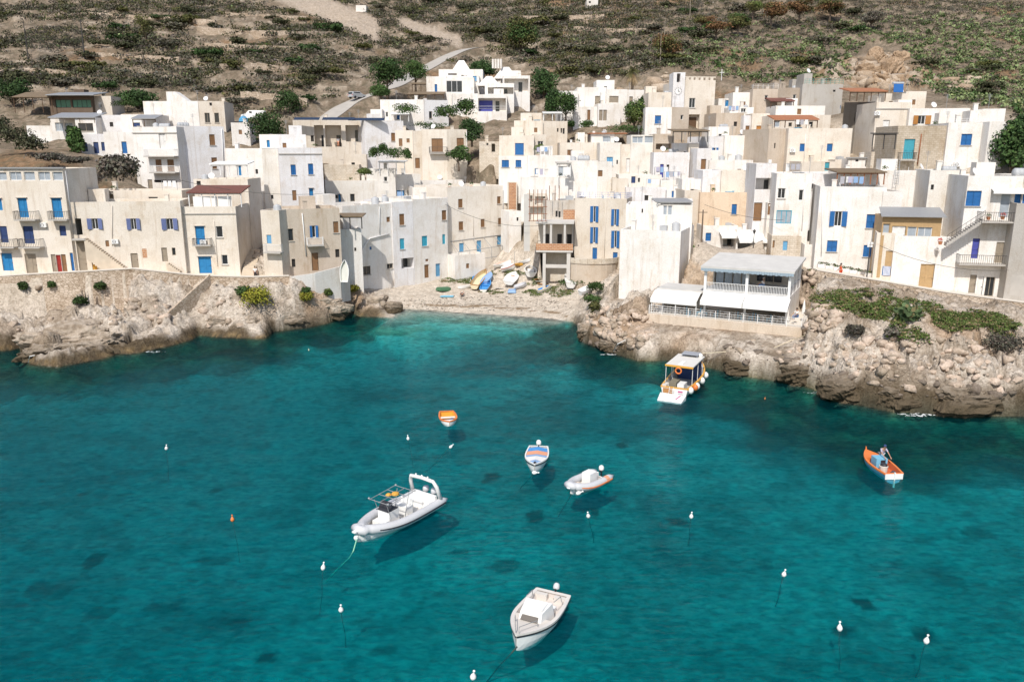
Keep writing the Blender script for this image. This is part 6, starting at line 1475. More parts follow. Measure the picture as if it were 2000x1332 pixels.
# single larger bushes among the scrub
protos = []
for k in range(6):
    rg = np.random.default_rng(50 + k); cl = 8
    cen_ = [(rg.uniform(-.6, .6), rg.uniform(-.6, .6), rg.uniform(.2, .5)) for _ in range(cl)]; ra_ = [(rg.uniform(.4, .6),) * 2 + (rg.uniform(.25, .42),) for _ in range(cl)]
    V, Q, C_ = leafcloud(cen_, ra_, 60, .2, np.array([np.array([.9, .95, .8]) * rg.uniform(.7, 1.2) for _ in range(cl)]), rg, upbias=.1)
    protos.append((V, Q, C_))
pm = []
for k, (V, Q, C_) in enumerate(protos):
    o = np_mesh('bush', V, Q, FOL, np.clip(C_, 0, 1)); pm.append(o)
cnt = 0
rb = random.Random(5)
for k in range(3000):
    if cnt >= 150: break
    px = rb.uniform(-20, 2020); py = rb.uniform(8, 215)
    if py > np.interp(px, bxp, byp) - 8 or px > 1400 and rb.random() < .6: continue
    p = PG(px, py, 118)
    if min(math.hypot(p.x - q.x, p.y - q.y) for q in RDS) < 5.5: continue
    c = fbm(np.array([p.x * .035]), np.array([p.y * .06]), 4, 5)[0] * .6 + fbm(np.array([p.x * .13]), np.array([p.y * .16]), 3, 2)[0] * .4
    if c < .42: continue
    if (abs((py - 20) - (px - 640) * .42) < 26 and 530 < px < 745) or (abs((py - 50) - (px - 800) * .32) < 13 and 780 < px < 905) or ((px - 1722) / 70) ** 2 + ((py - 135) / 58) ** 2 < 1: continue
    o = pm[cnt] if cnt < 6 else pm[rb.randrange(6)].copy()
    if cnt >= 6: COL.objects.link(o)
    s_ = rb.uniform(1.7, 3.6) * (p.y / 230) ** .5; o.location = p - Vector((0, 0, .25)); o.scale = (s_ * rb.uniform(.9, 1.5), s_, s_ * rb.uniform(.7, 1.0)); o.rotation_euler = (0, 0, rb.uniform(0, 6.28))
    kc = rb.randrange(5); cb = [SCR, SCR, DKG * 1.3, OLV, GRY * .8][kc] * rb.uniform(.8, 1.25); o.color = (*cb, 1)
    kn = ['dark olive', 'dark olive', 'deep green', 'yellow-olive', 'grey-brown'][kc]; zn = 'low on the terraced hillside left of the road' if px < 700 and py > 100 else 'high on the terraced hillside left of the road' if px < 700 else 'on the hillside above the villa and road' if px < 1150 else 'on the slope above the church' if px < 1500 else 'among the cactus of the right slope'; tag(o, f'{kn} dome-shaped bush {zn}', 'bush', f'{kn} bushes {zn}'); cnt += 1
for o in bpy.data.objects:
    if o.type == 'MESH' and o.data.materials and o.data.materials[0] == FOL and o.name.split('.')[0] != 'bush' : o.color = (1, 1, 1, 1)
for o in bpy.data.objects:
    if o.name.split('.')[0] == 'bush' and o not in pm and 'dome-shaped' not in o.get('label', ''): o.color = (1, 1, 1, 1)
# grass and weeds on the green bank and the beach edge
rng = np.random.default_rng(4)
def grassfield(name, label, zones, n, col, hgt, per=7, dens=None):
    P = []
    for (px, py, rx, ry, w) in zones:
        for _ in range(int(n * w)):
            a = rng.uniform(0, 6.28); r = math.sqrt(rng.random()); P.append((px + math.cos(a) * rx * r, py + math.sin(a) * ry * r))
    cen = []
    for (px, py) in P:
        q = PG(px, py, 62)
        if fbm(np.array([q.x * .5]), np.array([q.y * .5]), 3, 3)[0] > .42: cen.append((q.x, q.y, q.z + hgt * .3))
    cen = np.array(cen); rad = np.tile([[.45, .45, hgt * .6]], (len(cen), 1)) * rng.uniform(.6, 1.3, (len(cen), 1))
    cl_ = col[None] * rng.uniform(.6, 1.4, (len(cen), 1)) ; br = rng.random(len(cen)) < .22; cl_[br] = np.array([.22, .17, .09])
    V, Q, C_ = leafcloud(cen, rad, per * 2, .13, cl_, rng, upbias=0, aspect=1.8)
    o = np_mesh(name, V, Q, FOL, C_); o.color = (1, 1, 1, 1); return tag(o, label, 'grass', kind='stuff')
grassfield('grass', 'green and straw grass on the bank below the right sea wall', [(1690, 588, 60, 16, 1), (1750, 608, 90, 20, 1.6), (1840, 632, 100, 18, .8), (1900, 622, 90, 12, .6), (1970, 640, 40, 22, .5), (1790, 660, 60, 12, .3), (1640, 590, 50, 20, .4), (1590, 590, 12, 16, .12)], 700, np.array([.085, .12, .032]), .24)
grassfield('beach_weeds', 'green weeds growing between the beached boats', [(900, 548, 40, 8, .5), (1060, 560, 30, 14, .6), (1080, 548, 40, 12, .5), (1000, 535, 50, 5, .4), (960, 572, 24, 4, .2), (1100, 575, 24, 8, .3), (1040, 574, 20, 6, .2), (935, 520, 30, 4, .2)], 260, np.array([.09, .125, .035]), .18)

# rocks
ROCKM = None
def rock_mat(tint=(1, 1, 1), z0=.6, z1=1.7):
    m, nt, b, o = newmat('limestone_boulder')
    n = N(nt, 'ShaderNodeTexNoise', i_Scale=.9, i_Detail=8.0, i_Roughness=.7); L(nt, mapped(nt, (1, 1, 1)), n.inputs['Vector'])
    r = ramp(nt, n.outputs[0], [(.32, (.24, .185, .13)), (.5, (.44, .36, .28)), (.68, (.56, .48, .39))])
    g = N(nt, 'ShaderNodeNewGeometry'); sx_ = N(nt, 'ShaderNodeSeparateXYZ'); L(nt, g.outputs['Position'], sx_.inputs[0])
    mr = N(nt, 'ShaderNodeMapRange'); mr.inputs['From Min'].default_value = z0; mr.inputs['From Max'].default_value = z1; L(nt, sx_.outputs[2], mr.inputs['Value'])
    c = mix(nt, mr.outputs[0], (.13, .10, .065), r.outputs[0]); c = mix(nt, 1.0, c, tint, 'MULTIPLY'); L(nt, c, b.inputs['Base Color']); b.inputs['Roughness'].default_value = .95; b.inputs['Specular IOR Level'].default_value = .1
    n2_ = N(nt, 'ShaderNodeTexNoise', i_Scale=3.5, i_Detail=8.0, i_Roughness=.7); L(nt, mapped(nt, (1, 1, 1)), n2_.inputs['Vector'])
    bump(nt, b, n2_.outputs[0], 1.0, .3); return m
ROCKM = rock_mat(); CRAGM = rock_mat((.92, .80, .68)); ROCKR = rock_mat((1, 1, 1), 1.2, 3.2)
import bmesh
def boulder(label, p, sx_, sy_, sz_, rz=0, seed=0, sub=5, mat=None):
    bm = bmesh.new(); bmesh.ops.create_icosphere(bm, subdivisions=sub, radius=1)
    co = np.array([v.co for v in bm.verts]); d = co.copy()
    q = np.abs(co) ** .75 * np.sign(co)
    nz = fbm(d[:, 0] * 1.1 + seed, d[:, 1] * 1.1 + d[:, 2] * 2.1, 3, seed) - .5; n3_ = ridge(d[:, 0] * 2.4 + seed * 3, d[:, 1] * 2.4 + d[:, 2] * 3.3, 4, seed + 1) - .62; n4_ = ridge(d[:, 0] * 7 + d[:, 2] * 5, d[:, 1] * 7 + seed, 3, seed + 2) - .6
    q = q * (1 + .75 * nz + .38 * n3_ + .13 * n4_)[:, None] * [sx_, sy_, sz_]
    bot = q[:, 2] < -.2 * sz_; q[bot, 0] *= .86; q[bot, 1] *= .86
    for v, c in zip(bm.verts, q): v.co = c
    me = bpy.data.meshes.new('boulder'); bm.to_mesh(me); bm.free(); me.materials.append(mat or (ROCKR if p.x > 20 and p.y < 100 else ROCKM))
    o = bpy.data.objects.new('boulder', me); COL.objects.link(o); o.location = p; o.rotation_euler = (0, 0, rz); return tag(o, label, 'rock', 'boulders along the waterline')
for i, (px, py, z_, a, b_, c, rz, lb) in enumerate([
    (150, 676, .5, 5.6, 3.0, 2.4, .12, 'long grey boulder lying furthest out off the left wall'), (82, 695, .2, 2.6, 2.0, 1.4, .3, 'low nose of rock with a white rope at the left tip'), (247, 668, .3, 1.25, 1.2, 1.5, .2, 'small square boulder right of the long grey boulder'),
    (22, 652, .5, 2.6, 2.6, 2.0, 0, 'dark boulder at the left frame edge'), (105, 640, 1.0, 2.5, 1.8, 1.3, .2, 'weathered boulder below the left end of the sea wall'), (163, 606, 2.2, 1.9, 1.7, 1.6, 0, 'round boulder topped by a bush at the wall corner'),
    (285, 650, .4, 1.7, 1.5, 1.4, -.3, 'rough boulder at the foot of the walled stair'), (345, 636, .8, 2.6, 2.0, 2.2, .5, 'rounded rock bulge beside the stair foot'), (434, 640, .6, 2.0, 1.6, 1.7, .1, 'flat-topped boulder left of the pale square one'), (490, 640, .6, 1.8, 1.7, 1.7, .1, 'pale square boulder in the water below the yellow bush'),
    (560, 624, 1.0, 2.6, 1.8, 1.4, .3, 'low brown boulder right of the pale square one'), (630, 606, 1.4, 3.4, 2.0, 1.8, .4, 'big layered boulder below the ramp'), (733, 600, .7, 2.1, 1.8, 1.5, 0, 'broken boulder at the left end of the beach'), (764, 606, .3, 1.2, 1.6, 1.0, -.7, 'dark slab leaning on the broken boulder by the beach'),
    (1146, 655, .5, 1.3, 1.6, 1.4, 0, 'boulder at the beach corner of the right headland'), (1205, 680, .3, 2.0, 1.4, 1.1, .1, 'brown boulder at the waterline left of the moored tour boat'), (1450, 722, .3, 2.0, 1.4, 1.1, .1, 'boulder at the waterline right of the moored tour boat'), (1560, 735, .6, 2.0, 1.5, 1.3, .2, 'boulder below the right end of the restaurant deck'),
    (1655, 765, .6, 2.4, 1.8, 1.4, .4, 'brown boulder under the pale rock slope'), (1760, 780, .6, 2.6, 2.0, 1.5, .1, 'large dark boulder at the waterline, middle of the right shore'), (1880, 785, .8, 3.0, 2.2, 1.6, .1, 'dark boulder beside the small white surf'), (1985, 770, 1.2, 2.8, 2.2, 2.0, .2, 'orange-tinted boulder at the right frame edge')]):
    boulder(lb, Pz(px, py, z_), a, b_, c, rz, i)
for i, (px, py, a, c) in enumerate([(1692, 150, 2.4, 2.4), (1712, 128, 2.8, 3.2), (1738, 142, 2.6, 2.8), (1758, 118, 2.0, 2.2), (1722, 164, 2.2, 1.8)]):
    q_ = PG(px, py, 130); boulder(['lowest left block of the orange-tan crag on the right slope', 'tallest block of the orange-tan crag', 'right block of the orange-tan crag', 'top right block of the crag among cactus', 'bottom block of the crag above the solar panel'][i], q_, a, a * .8, c, i, 40 + i).data.materials[0] = CRAGM

# loose stones over the rock slopes, too many to count
rng = np.random.default_rng(31); base = []
for k in range(7):
    bm = bmesh.new()
    for _ in range(16): v_ = rng.normal(size=3); v_ /= np.linalg.norm(v_); bm.verts.new(np.clip(v_ * 1.25, -.85, .85) * [1, rng.uniform(.65, .95), rng.uniform(.5, .75)])
    bmesh.ops.convex_hull(bm, input=bm.verts); bmesh.ops.triangulate(bm, faces=bm.faces)
    for v in [v for v in bm.verts if not v.link_faces]: bm.verts.remove(v)
    bm.verts.index_update(); q = np.array([v.co for v in bm.verts]); F3 = np.array([[v.index for v in f_.verts] for f_ in bm.faces]); base.append((q, F3)); bm.free()
def stones(name, label, zones, smin, smax, cola, colb, ymax=140):
    V = []; Q = []; C_ = []; k0 = 0
    for (px, py, rx, ry, n) in zones:
        for _ in range(n):
            a = rng.uniform(0, 6.28); r = math.sqrt(rng.random()); q = PG(px + math.cos(a) * rx * r, py + math.sin(a) * ry * r, 58)
            if q.z < .05 or q.y > ymax: continue
            bq, F3 = base[rng.integers(7)]; s_ = smin + (smax - smin) * rng.random() ** 3; an = rng.uniform(0, 6.28); R_m = np.array([[math.cos(an), -math.sin(an), 0], [math.sin(an), math.cos(an), 0], [0, 0, 1]])
            V.append(bq @ R_m.T * s_ + [q.x, q.y, q.z - s_ * .25]); Q.append(F3 + k0); k0 += len(bq); t = rng.random(); c = cola * (1 - t) + colb * t
            if q.z < (2.5 + rng.normal() * .4 if q.x > 22 else 1.3): c = c * .38
            C_.append(np.repeat(c[None], len(bq), 0))
    o = np_mesh(name, np.vstack(V), np.vstack(Q), FOLR, np.vstack(C_)); return tag(o, label, 'stones', kind='stuff')
m, nt, b, o = newmat('loose_stone'); a = N(nt, 'ShaderNodeVertexColor'); a.layer_name = 'col'
n_ = N(nt, 'ShaderNodeTexNoise', i_Scale=4.0, i_Detail=6.0); L(nt, mapped(nt, (1, 1, 1)), n_.inputs['Vector']); L(nt, mix(nt, 1.0, a.outputs[0], ramp(nt, n_.outputs[0], [(.3, (.7, .67, .62)), (.65, (1.1, 1.1, 1.1))]).outputs[0], 'MULTIPLY'), b.inputs['Base Color']); b.inputs['Roughness'].default_value = .95; bump(nt, b, n_.outputs[0], .8, .15); FOLR = m
stones('loose_rocks', 'loose pale limestone blocks over the shore slopes', [(1500, 690, 90, 30, 45), (1650, 700, 110, 50, 80), (1800, 730, 130, 50, 90), (1930, 740, 80, 60, 50), (1600, 620, 40, 30, 120), (1230, 640, 60, 30, 120), (1180, 620, 40, 20, 60), (270, 612, 70, 28, 40), (100, 640, 90, 25, 25), (440, 610, 60, 30, 25), (1200, 670, 50, 20, 70), (1800, 690, 160, 30, 90)], .12, .85, np.array([.60, .48, .39]), np.array([.36, .29, .22]))
stones('beach_pebbles', 'pale pebbles and stones strewn over the beach', [(960, 595, 170, 16, 500), (900, 585, 120, 14, 200), (1080, 590, 50, 14, 160)], .04, .25, np.array([.68, .60, .50]), np.array([.46, .38, .30]))

stones('crag_rocks', 'fractured tan rock blocks of the crag among the cactus', [(1720, 138, 44, 34, 190), (1728, 165, 26, 12, 50), (1880, 165, 34, 14, 60), (1240, 190, 60, 12, 60), (1300, 160, 40, 14, 40)], .5, 2.6, np.array([.50, .41, .32]), np.array([.34, .25, .17]), 400)
# ---------------------------------------------------------------- boats
def tone(name, c, r=.45, sp=.4): return simple(name, c, r, 0, .10, 1.2, sp)
BW = tone('white_gelcoat', (.80, .79, .76), .3); BG = tone('grey_tube', (.56, .56, .57), .5); BIN = tone('boat_floor', (.62, .58, .53), .7); BDK = tone('black_trim', (.03, .03, .035), .4)
BOR = tone('orange_paint', (.72, .20, .05), .45); BYE = tone('varnished_yellow', (.70, .36, .06), .4); BBL = tone('boat_blue', (.06, .28, .62), .5); BLB = tone('pale_blue_cover', (.25, .38, .58), .8); BGR = tone('boat_green', (.07, .17, .09), .6)
BRD = tone('boat_red', (.55, .05, .03), .5); BWD = tone('boat_wood', (.42, .20, .07), .6); BLT = tone('turquoise_paint', (.18, .45, .62), .5); BMG = tone('magenta_stripe', (.45, .06, .20), .5); BCR = tone('cream_paint', (.72, .62, .42), .5); BTP = tone('tarpaulin_white', (.74, .73, .71), .8)
PEACH = tone('faded_orange', (.74, .34, .20), .6); ROPEG = tone('green_rope', (.30, .62, .42), .8); ROPED = tone('dark_rope', (.05, .06, .05), .9)
def spl(Lb, B, tr, p, t):
    b = B / 2 * (tr + (1 - tr) * math.sin(math.pi / 2 * min(1, t / .45))) if t < .45 else B / 2 * max(0, 1 - ((t - .45) / .55) ** p)
    return b
def hullparts(root, Lb, B, H, rise=.35, tr=.8, p=2.2, mh=BW, mr=BW, mi=BIN, zf=.18, rim=.09, foredeck=0, mdeck=None, closed=False, draft=.3, stripe=None, hname='hull', n=16):
    X = lambda t: (t - .5) * Lb
    S = [(t, spl(Lb, B, tr, p, t), H + rise * t * t) for t in [i / n for i in range(n + 1)]]
    S[-1] = (1.0, .02, H + rise)
    out = MB(); rm = MB(); inn = MB()
    def rows(t, b, zs):
        kz = -draft + (draft + zs * .35) * max(0, (t - .72) / .28) ** 2
        return [(X(t) , 0, kz), (X(t) - .0, b * .62, kz * .55 + .02), (X(t), b * .90, zs * .42), (X(t), b, zs)]
    base = [rows(*s) for s in S]
    for i in range(n):
        for s_ in (1, -1):
            for k in range(3):
                q = [base[i][k], base[i + 1][k], base[i + 1][k + 1], base[i][k + 1]]
                q = [(a, b_ * s_, c) for a, b_, c in q]; out.quad(*(q if s_ < 0 else q[::-1]))
    t0 = base[0]; out.poly([(a, b_, c) for a, b_, c in t0[::-1]] + [(a, -b_, c) for a, b_, c in t0[1:]])
    ho = out.build(hname, mh, root)
    for i in range(n):
        (ta, ba, za), (tb, bb, zb) = S[i], S[i + 1]; ia = max(ba - rim, .0); ib = max(bb - rim, .0)
        for s_ in (1, -1):
            e = .03
            rm.hexa([(X(ta), (ba + e) * s_, za - .07), (X(tb), (bb + e) * s_, zb - .07), (X(tb), ib * s_, zb - .07), (X(ta), ia * s_, za - .07), (X(ta), (ba + e) * s_, za + .03), (X(tb), (bb + e) * s_, zb + .03), (X(tb), ib * s_, zb + .03), (X(ta), ia * s_, za + .03)])
    rm.box(X(0) - .03, X(0) + rim, -S[0][1], S[0][1], S[0][2] - .07, S[0][2] + .025)
    rm.build('gunwale', mr, root)
    for i in range(n):
        (ta, ba, za), (tb, bb, zb) = S[i], S[i + 1]; ia = max(ba - rim, 0); ib = max(bb - rim, 0); fa = ia * .88; fb = ib * .88
        zz = (za - .02, zb - .02) if closed else (zf, zf)
        xa = X(ta) + (rim if i == 0 else 0)
        if not closed:
            for s_ in (1, -1):
                q = [(xa, ia * s_, za), (X(tb), ib * s_, zb), (X(tb), fb * s_, zf), (xa, fa * s_, zf)]; inn.quad(*(q if s_ > 0 else q[::-1]))
        inn.quad((xa, -fa if not closed else -ia, zz[0]), (X(tb), -fb if not closed else -ib, zz[1]), (X(tb), fb if not closed else ib, zz[1]), (xa, fa if not closed else ia, zz[0]))
    if not closed: inn.quad((X(0) + rim, -S[0][1], S[0][2]), (X(0) + rim, S[0][1], S[0][2]), (X(0) + rim, S[0][1] * .85, zf), (X(0) + rim, -S[0][1] * .85, zf))
    inn.build('deck', mi, root)
    if foredeck:
        fd = MB(); k0 = int(n * (1 - foredeck))
        for i in range(k0, n):
            (ta, ba, za), (tb, bb, zb) = S[i], S[i + 1]; ia = max(ba - rim, 0); ib = max(bb - rim, 0)
            fd.quad((X(ta), -ia, za + .01), (X(tb), -ib, zb + .01), (X(tb), ib, zb + .01), (X(ta), ia, za + .01))
        (ta, ba, za) = S[k0]; fd.quad((X(ta), -ba + rim, zf), (X(ta), ba - rim, zf), (X(ta), ba - rim, za + .01), (X(ta), -ba + rim, za + .01))
        fd.build('foredeck', mdeck or mh, root)
    if stripe:
        st = MB()
        for i in range(n):
            (ta, ba, za), (tb, bb, zb) = S[i], S[i + 1]
            for s_ in (1, -1): st.hexa([(X(ta), (ba + .032) * s_, za - .16), (X(tb), (bb + .032) * s_, zb - .16), (X(tb), (bb) * s_, zb - .16), (X(ta), ba * s_, za - .16), (X(ta), (ba + .034) * s_, za - .08), (X(tb), (bb + .034) * s_, zb - .08), (X(tb), bb * s_, zb - .08), (X(ta), ba * s_, za - .08)])
        st.build('rubbing_strake', stripe, root)
    return X, S
def place(name, label, bow, stern, group=None, cat='boat', z=None):
    c = (bow + stern) / 2; v = bow - stern; rz = math.atan2(v.y, v.x)
    o = empty(name, (c.x, c.y, c.z if z is None else z), rz); tag(o, label, cat, group); return o, math.hypot(v.x, v.y)
def outboard(root, x, y, z, col=BG, s=1.0, tilt=0, name='outboard_motor'):
    s *= .82; z -= .08
    mb = MB(); mt = Matrix.Translation((x, y, z)) @ Matrix.Rotation(tilt, 4, 'Y')
    P = [(.26, -.04), (.32, .06), (.30, .24), (.22, .36), (.08, .41)]
    mb.lathe([(r * s * .75, h * s) for r, h in P], 10); 
    leg = MB(); leg.box(-.07 * s, .07 * s, -.05 * s, .05 * s, -.9 * s, -.003); leg.box(-.05 * s, .32 * s, -.04 * s, .04 * s, -.12 * s, -.02 * s); leg.box(-.16 * s, .10 * s, -.08 * s, .08 * s, -1.0 * s, -.9 * s - .003)
    o = mb.build(name, col, root, mtx=mt, smooth=True); leg.build('motor_leg', BDK, o, mtx=mt); return o
W0 = lambda px, py, z=0.0: Pz(px, py, z)
# large rigid inflatable with radar arch
def tubeboat(root, Lb, B, r, zc, mt, bowflat=.12, n=22, mstripe=None):
    mb = MB(); path = []
    for i in range(n + 1): t = i / n; path.append((-Lb / 2 + Lb * .94 * t ** .9, -max(.0, spl(Lb, B - 2 * r, .95, 2.6, t ** .9)), zc + .32 * (t ** 3)))
    path[-1] = (path[-1][0], -bowflat * B, path[-1][2])
    full = path + [(Lb * .45, 0, zc + .34)] + [(x, -y, z) for x, y, z in path[::-1]]
    rr = [r] * len(full); rr[0] = rr[-1] = r * .25; full = [(full[0][0] - .55, full[0][1], full[0][2])] + full + [(full[-1][0] - .55, full[-1][1], full[-1][2])]; rr = [r * .12] + rr + [r * .12]; rr[1] = rr[-2] = r * .95
    mb.tube(full, rr, 12); to = mb.build('inflatable_tube', mt, root, smooth=True)
    if mstripe:
        st = MB(); st.tube([(x, y * (1 + (r) / max(abs(y), .3) * (1 if abs(y) > .3 else 0)) if i not in () else y, z) for i, (x, y, z) in enumerate(path[:-3])], .05, 5)
        st.tube([(x, -y * (1 + (r) / max(abs(y), .3)), z) for x, y, z in path[:-3]], .05, 5); st.build('rubbing_strake', mstripe, to)
    return full
root, Lb = place('inflatable_boat', 'large grey rigid inflatable with white radar arch and console, moored left of centre', W0(694, 1046, .5), W0(838, 968, .5), z=-.12)
full = tubeboat(root, Lb, 3.0, .30, .52, BG, mstripe=BDK)
X, S = hullparts(root, Lb * .96, 2.3, .45, .25, .9, 2.4, BW, BW, tone('ivory_deck', (.74, .70, .63), .6), .30, .05)
mb = MB(); mb.box(.05, .95, -.48, .48, .305, 1.25); mb.box(.95, 1.5, -.45, .45, .305, .72); mb.build('console', BW, root)
mb = MB(); mb.hexa([(.9, -.45, 1.255), (1.0, -.45, 1.255), (1.0, .45, 1.255), (.9, .45, 1.255), (.55, -.45, 1.75), (.6, -.45, 1.75), (.6, .45, 1.75), (.55, .45, 1.75)]); mb.box(.1, .85, -.46, .46, 1.255, 1.30); mb.build('windscreen', BDK, root)
mb = MB(); mb.box(-1.2, -.65, -.5, .5, .305, .95); mb.box(-1.28, -1.2, -.5, .5, .8, 1.3); mb.build('helm_seat', BW, root)
mb = MB(); mb.box(-2.9, -2.3, -.95, .95, .305, .75); mb.box(-3.1, -2.903, -.95, .95, .305, 1.0); mb.build('stern_bench', BW, root)
mb = MB(); mb.box(2.0, 2.9, -.35, .35, .305, .36); mb.build('bow_hatch', BW, root)
mb = MB(); mb.tube([(-3.2, -1.2, .7), (-2.9, -1.12, 1.7), (-2.75, -.95, 2.1), (-2.75, 0, 2.16), (-2.75, .95, 2.1), (-2.9, 1.12, 1.7), (-3.2, 1.2, .7)], [.14, .13, .12, .12, .12, .13, .14], 8); ro = mb.build('radar_arch', BW, root, smooth=True)
mb = MB()
for y in (-.5, 0, .5): mb.lathe([(.05, 0), (.06, .06), (.02, .1)], 6, (-2.75, y, 2.26))
mb.build('arch_fittings', BW, ro)
mb = MB()
zt = 2.05
for y in (-.8, 0, .8): mb.tube([(-1.1, y, zt), (1.35, y, zt - .1)], .022, 5)
for x in (-1.1, -.3, .5, 1.35): mb.tube([(x, -.8, zt - .04), (x, .8, zt - .04)], .022, 5)
for x, y in ((1.2, -.5), (1.2, .5), (-.9, -.5), (-.9, .5)): mb.tube([(x, y, zt - .08), (x * .55, y * .9, .4)], .022, 5)
for x, y in ((1.35, -.8), (1.35, .8), (-1.1, .8), (-1.1, -.8)): mb.lathe([(.05, -.05), (.08, 0), (.05, .06)], 7, (x, y, zt))
mb.build('top_frame', GMET, root)
mb = MB(); mb.lathe([(.10, 0), (.26, .05), (.22, .16), (.08, .22)], 8, (.1, .25, zt + .01)); mb.lathe([(.10, 0), (.2, .05), (.12, .14)], 7, (.4, -.05, zt + .01)); mb.build('yellow_bundle', YEL, root)
outboard(root, -Lb / 2 - .1, -.35, .95, BG, 1.15); outboard(root, -Lb / 2 - .1, .35, .95, BG, 1.15)
mb = MB(); mb.box(Lb * .42, Lb * .52, -.14, .14, .84, .92); mb.lathe([(.12, -.1), (.15, 0), (.12, .1)], 8, (Lb * .52, .2, .6)); mb.build('bow_roller', BW, root)
mb = MB(); mb.box(-1.6, -.4, -1.38, -1.12, .822, .832); mb.build('grey_patch', tone('patch_grey', (.36, .37, .40), .6), root)
def line(name, label, pts, r, mat, cat='mooring rope'):
    mb = MB(); p0 = Vector(pts[0]); mb.tube(pts, r, 5); o = mb.build(name, mat, off=p0); o.location = p0; tag(o, label, cat)
b_ = W0(696, 1062, .15)
line('mooring_rope', 'pale green mooring rope running down from the large inflatable bow', [W0(697, 1052, .7), W0(690, 1076, .05), W0(683, 1088, -.4), W0(655, 1115, -1.6), W0(625, 1148, -3.4)], .035, ROPEG)
line('mooring_rope', 'dark mooring rope running down from the cabin boat bow', [W0(1010, 1262, .3), W0(996, 1278, -.1), W0(975, 1300, -1.0), W0(940, 1345, -2.8)], .03, ROPED)
line('mooring_rope', 'thin dark rope below the small inflatable bow', [W0(1120, 958, .2), W0(1112, 972, -.4), W0(1095, 1000, -1.8), W0(1070, 1045, -3.6)], .03, ROPED)
line('mooring_rope', 'thin dark rope below the orange-striped open boat bow', [W0(1044, 920, .2), W0(1036, 932, -.4), W0(1015, 955, -2.2)], .03, ROPED)
line('shore_rope', 'white mooring rope looped over the left rock tip', [W0(55, 708, .2), Pz(58, 696, 1.6), Pz(68, 694, 1.7)], .04, BW, 'rope')
line('shore_rope', 'pale rope from the rocks to the water left of the tour boat', [W0(1198, 687, .3), Pz(1206, 672, 1.8), Pz(1222, 664, 2.2)], .035, BW, 'rope')
line('shore_rope', 'long pale rope lying over the rocks right of the tour boat', [Pz(1372, 690, 1.7), Pz(1440, 686, 2.0), Pz(1510, 680, 2.6), Pz(1550, 663, 3.6), Pz(1572, 655, 4.4)], .035, BCR, 'rope')
# small inflatable with orange stripes
root, Lb = place('inflatable_boat', 'small pale grey inflatable with orange stripes and white console', W0(1112, 955, .4), W0(1172, 925, .4), z=-.10)
tubeboat(root, Lb * 1.05, 2.1, .27, .38, BG, mstripe=BOR)
hullparts(root, Lb * .94, 1.5, .34, .2, .9, 2.4, BW, BW, BIN, .2, .05)
mb = MB(); mb.box(-.9, -.1, -.36, .36, .205, 1.05); mb.build('console', BW, root); mb = MB(); mb.box(-1.5, -1.1, -.4, .1, .205, .75); mb.build('seat', BW, root)
mb = MB(); mb.box(.3, 1.1, -.42, .42, .205, .45); mb.build('cushion', tone('beige_cushion', (.62, .52, .42), .8), root)
for s_ in (-1, 1): mb = MB(); mb.tube([(-1.55, .78 * s_, .39), (-1.2, .78 * s_, .39)], .285, 10, False); mb.build('orange_band', PEACH, root)
outboard(root, -Lb / 2 - .15, 0, .85, BW, 1.0); mb = MB(); mb.lathe([(.14, -.08), (.2, 0), (.14, .08)], 8, (Lb * .5, 0, .62)); mb.build('bow_fender', BW, root)
# cabin motor boat
root, Lb = place('cabin_boat', 'small white cabin motorboat with raked window, nearest the camera', W0(1008, 1258, .4), W0(1081, 1158, .4), cat='motorboat', z=-.14)
X, S = hullparts(root, Lb, 2.25, .62, .42, .84, 2.1, BW, tone('dirty_white', (.66, .62, .57), .6), tone('worn_deck', (.62, .56, .51), .8), .30, .16, .40, tone('grimy_foredeck', (.64, .59, .53), .8), stripe=BDK)
mb = MB(); x0 = X(.60) ; mb.hexa([(x0 - 1.0, -.82, .33), (x0 + .55, -.62, .33), (x0 + .55, .62, .33), (x0 - 1.0, .82, .33), (x0 - .95, -.70, 1.22), (x0 + .10, -.56, 1.18), (x0 + .10, .56, 1.18), (x0 - .95, .70, 1.22)]); co_ = mb.build('cabin', BW, root)
mb = MB(); mb.hexa([(x0 + .20, -.42, 1.02), (x0 + .42, -.44, .86), (x0 + .42, .44, .86), (x0 + .20, .42, 1.02), (x0 + .245, -.42, 1.065), (x0 + .47, -.44, .905), (x0 + .47, .44, .905), (x0 + .245, .42, 1.065)]); mb.build('window', tone('tinted_window', (.16, .14, .12), .2), co_)
mb = MB(); mb.box(x0 - .8, x0 - .1, -.5, .5, 1.225, 1.26); mb.build('roof_hatch', BW, co_)
for s_ in (-1, 1):
    mb = MB(); mb.tube([(x0 - 1.05, .74 * s_, 1.25), (x0 - 1.9, .78 * s_, 1.1), (x0 - 2.0, .8 * s_, .75)], .02, 5); mb.build('grab_rail', GMET, root)
    mb = MB(); mb.tube([(X(.74), .58 * s_, .9), (X(.76), .56 * s_, 1.25), (X(.97), .10 * s_, 1.4), (X(.97), .08 * s_, 1.06)], .018, 5); mb.build('bow_rail', GMET, root)
mb = MB(); mb.box(X(.02) + .16, X(.10), -.85, -.2, .305, .62); mb.box(X(.02) + .16, X(.10), .2, .85, .305, .62); mb.build('stern_locker', BIN, root)
mb = MB(); mb.box(X(.24), X(.30), -.6, .6, .305, .58); mb.build('thwart', BW, root); outboard(root, -Lb / 2 - .12, .1, .85, BG, .9, -.5)
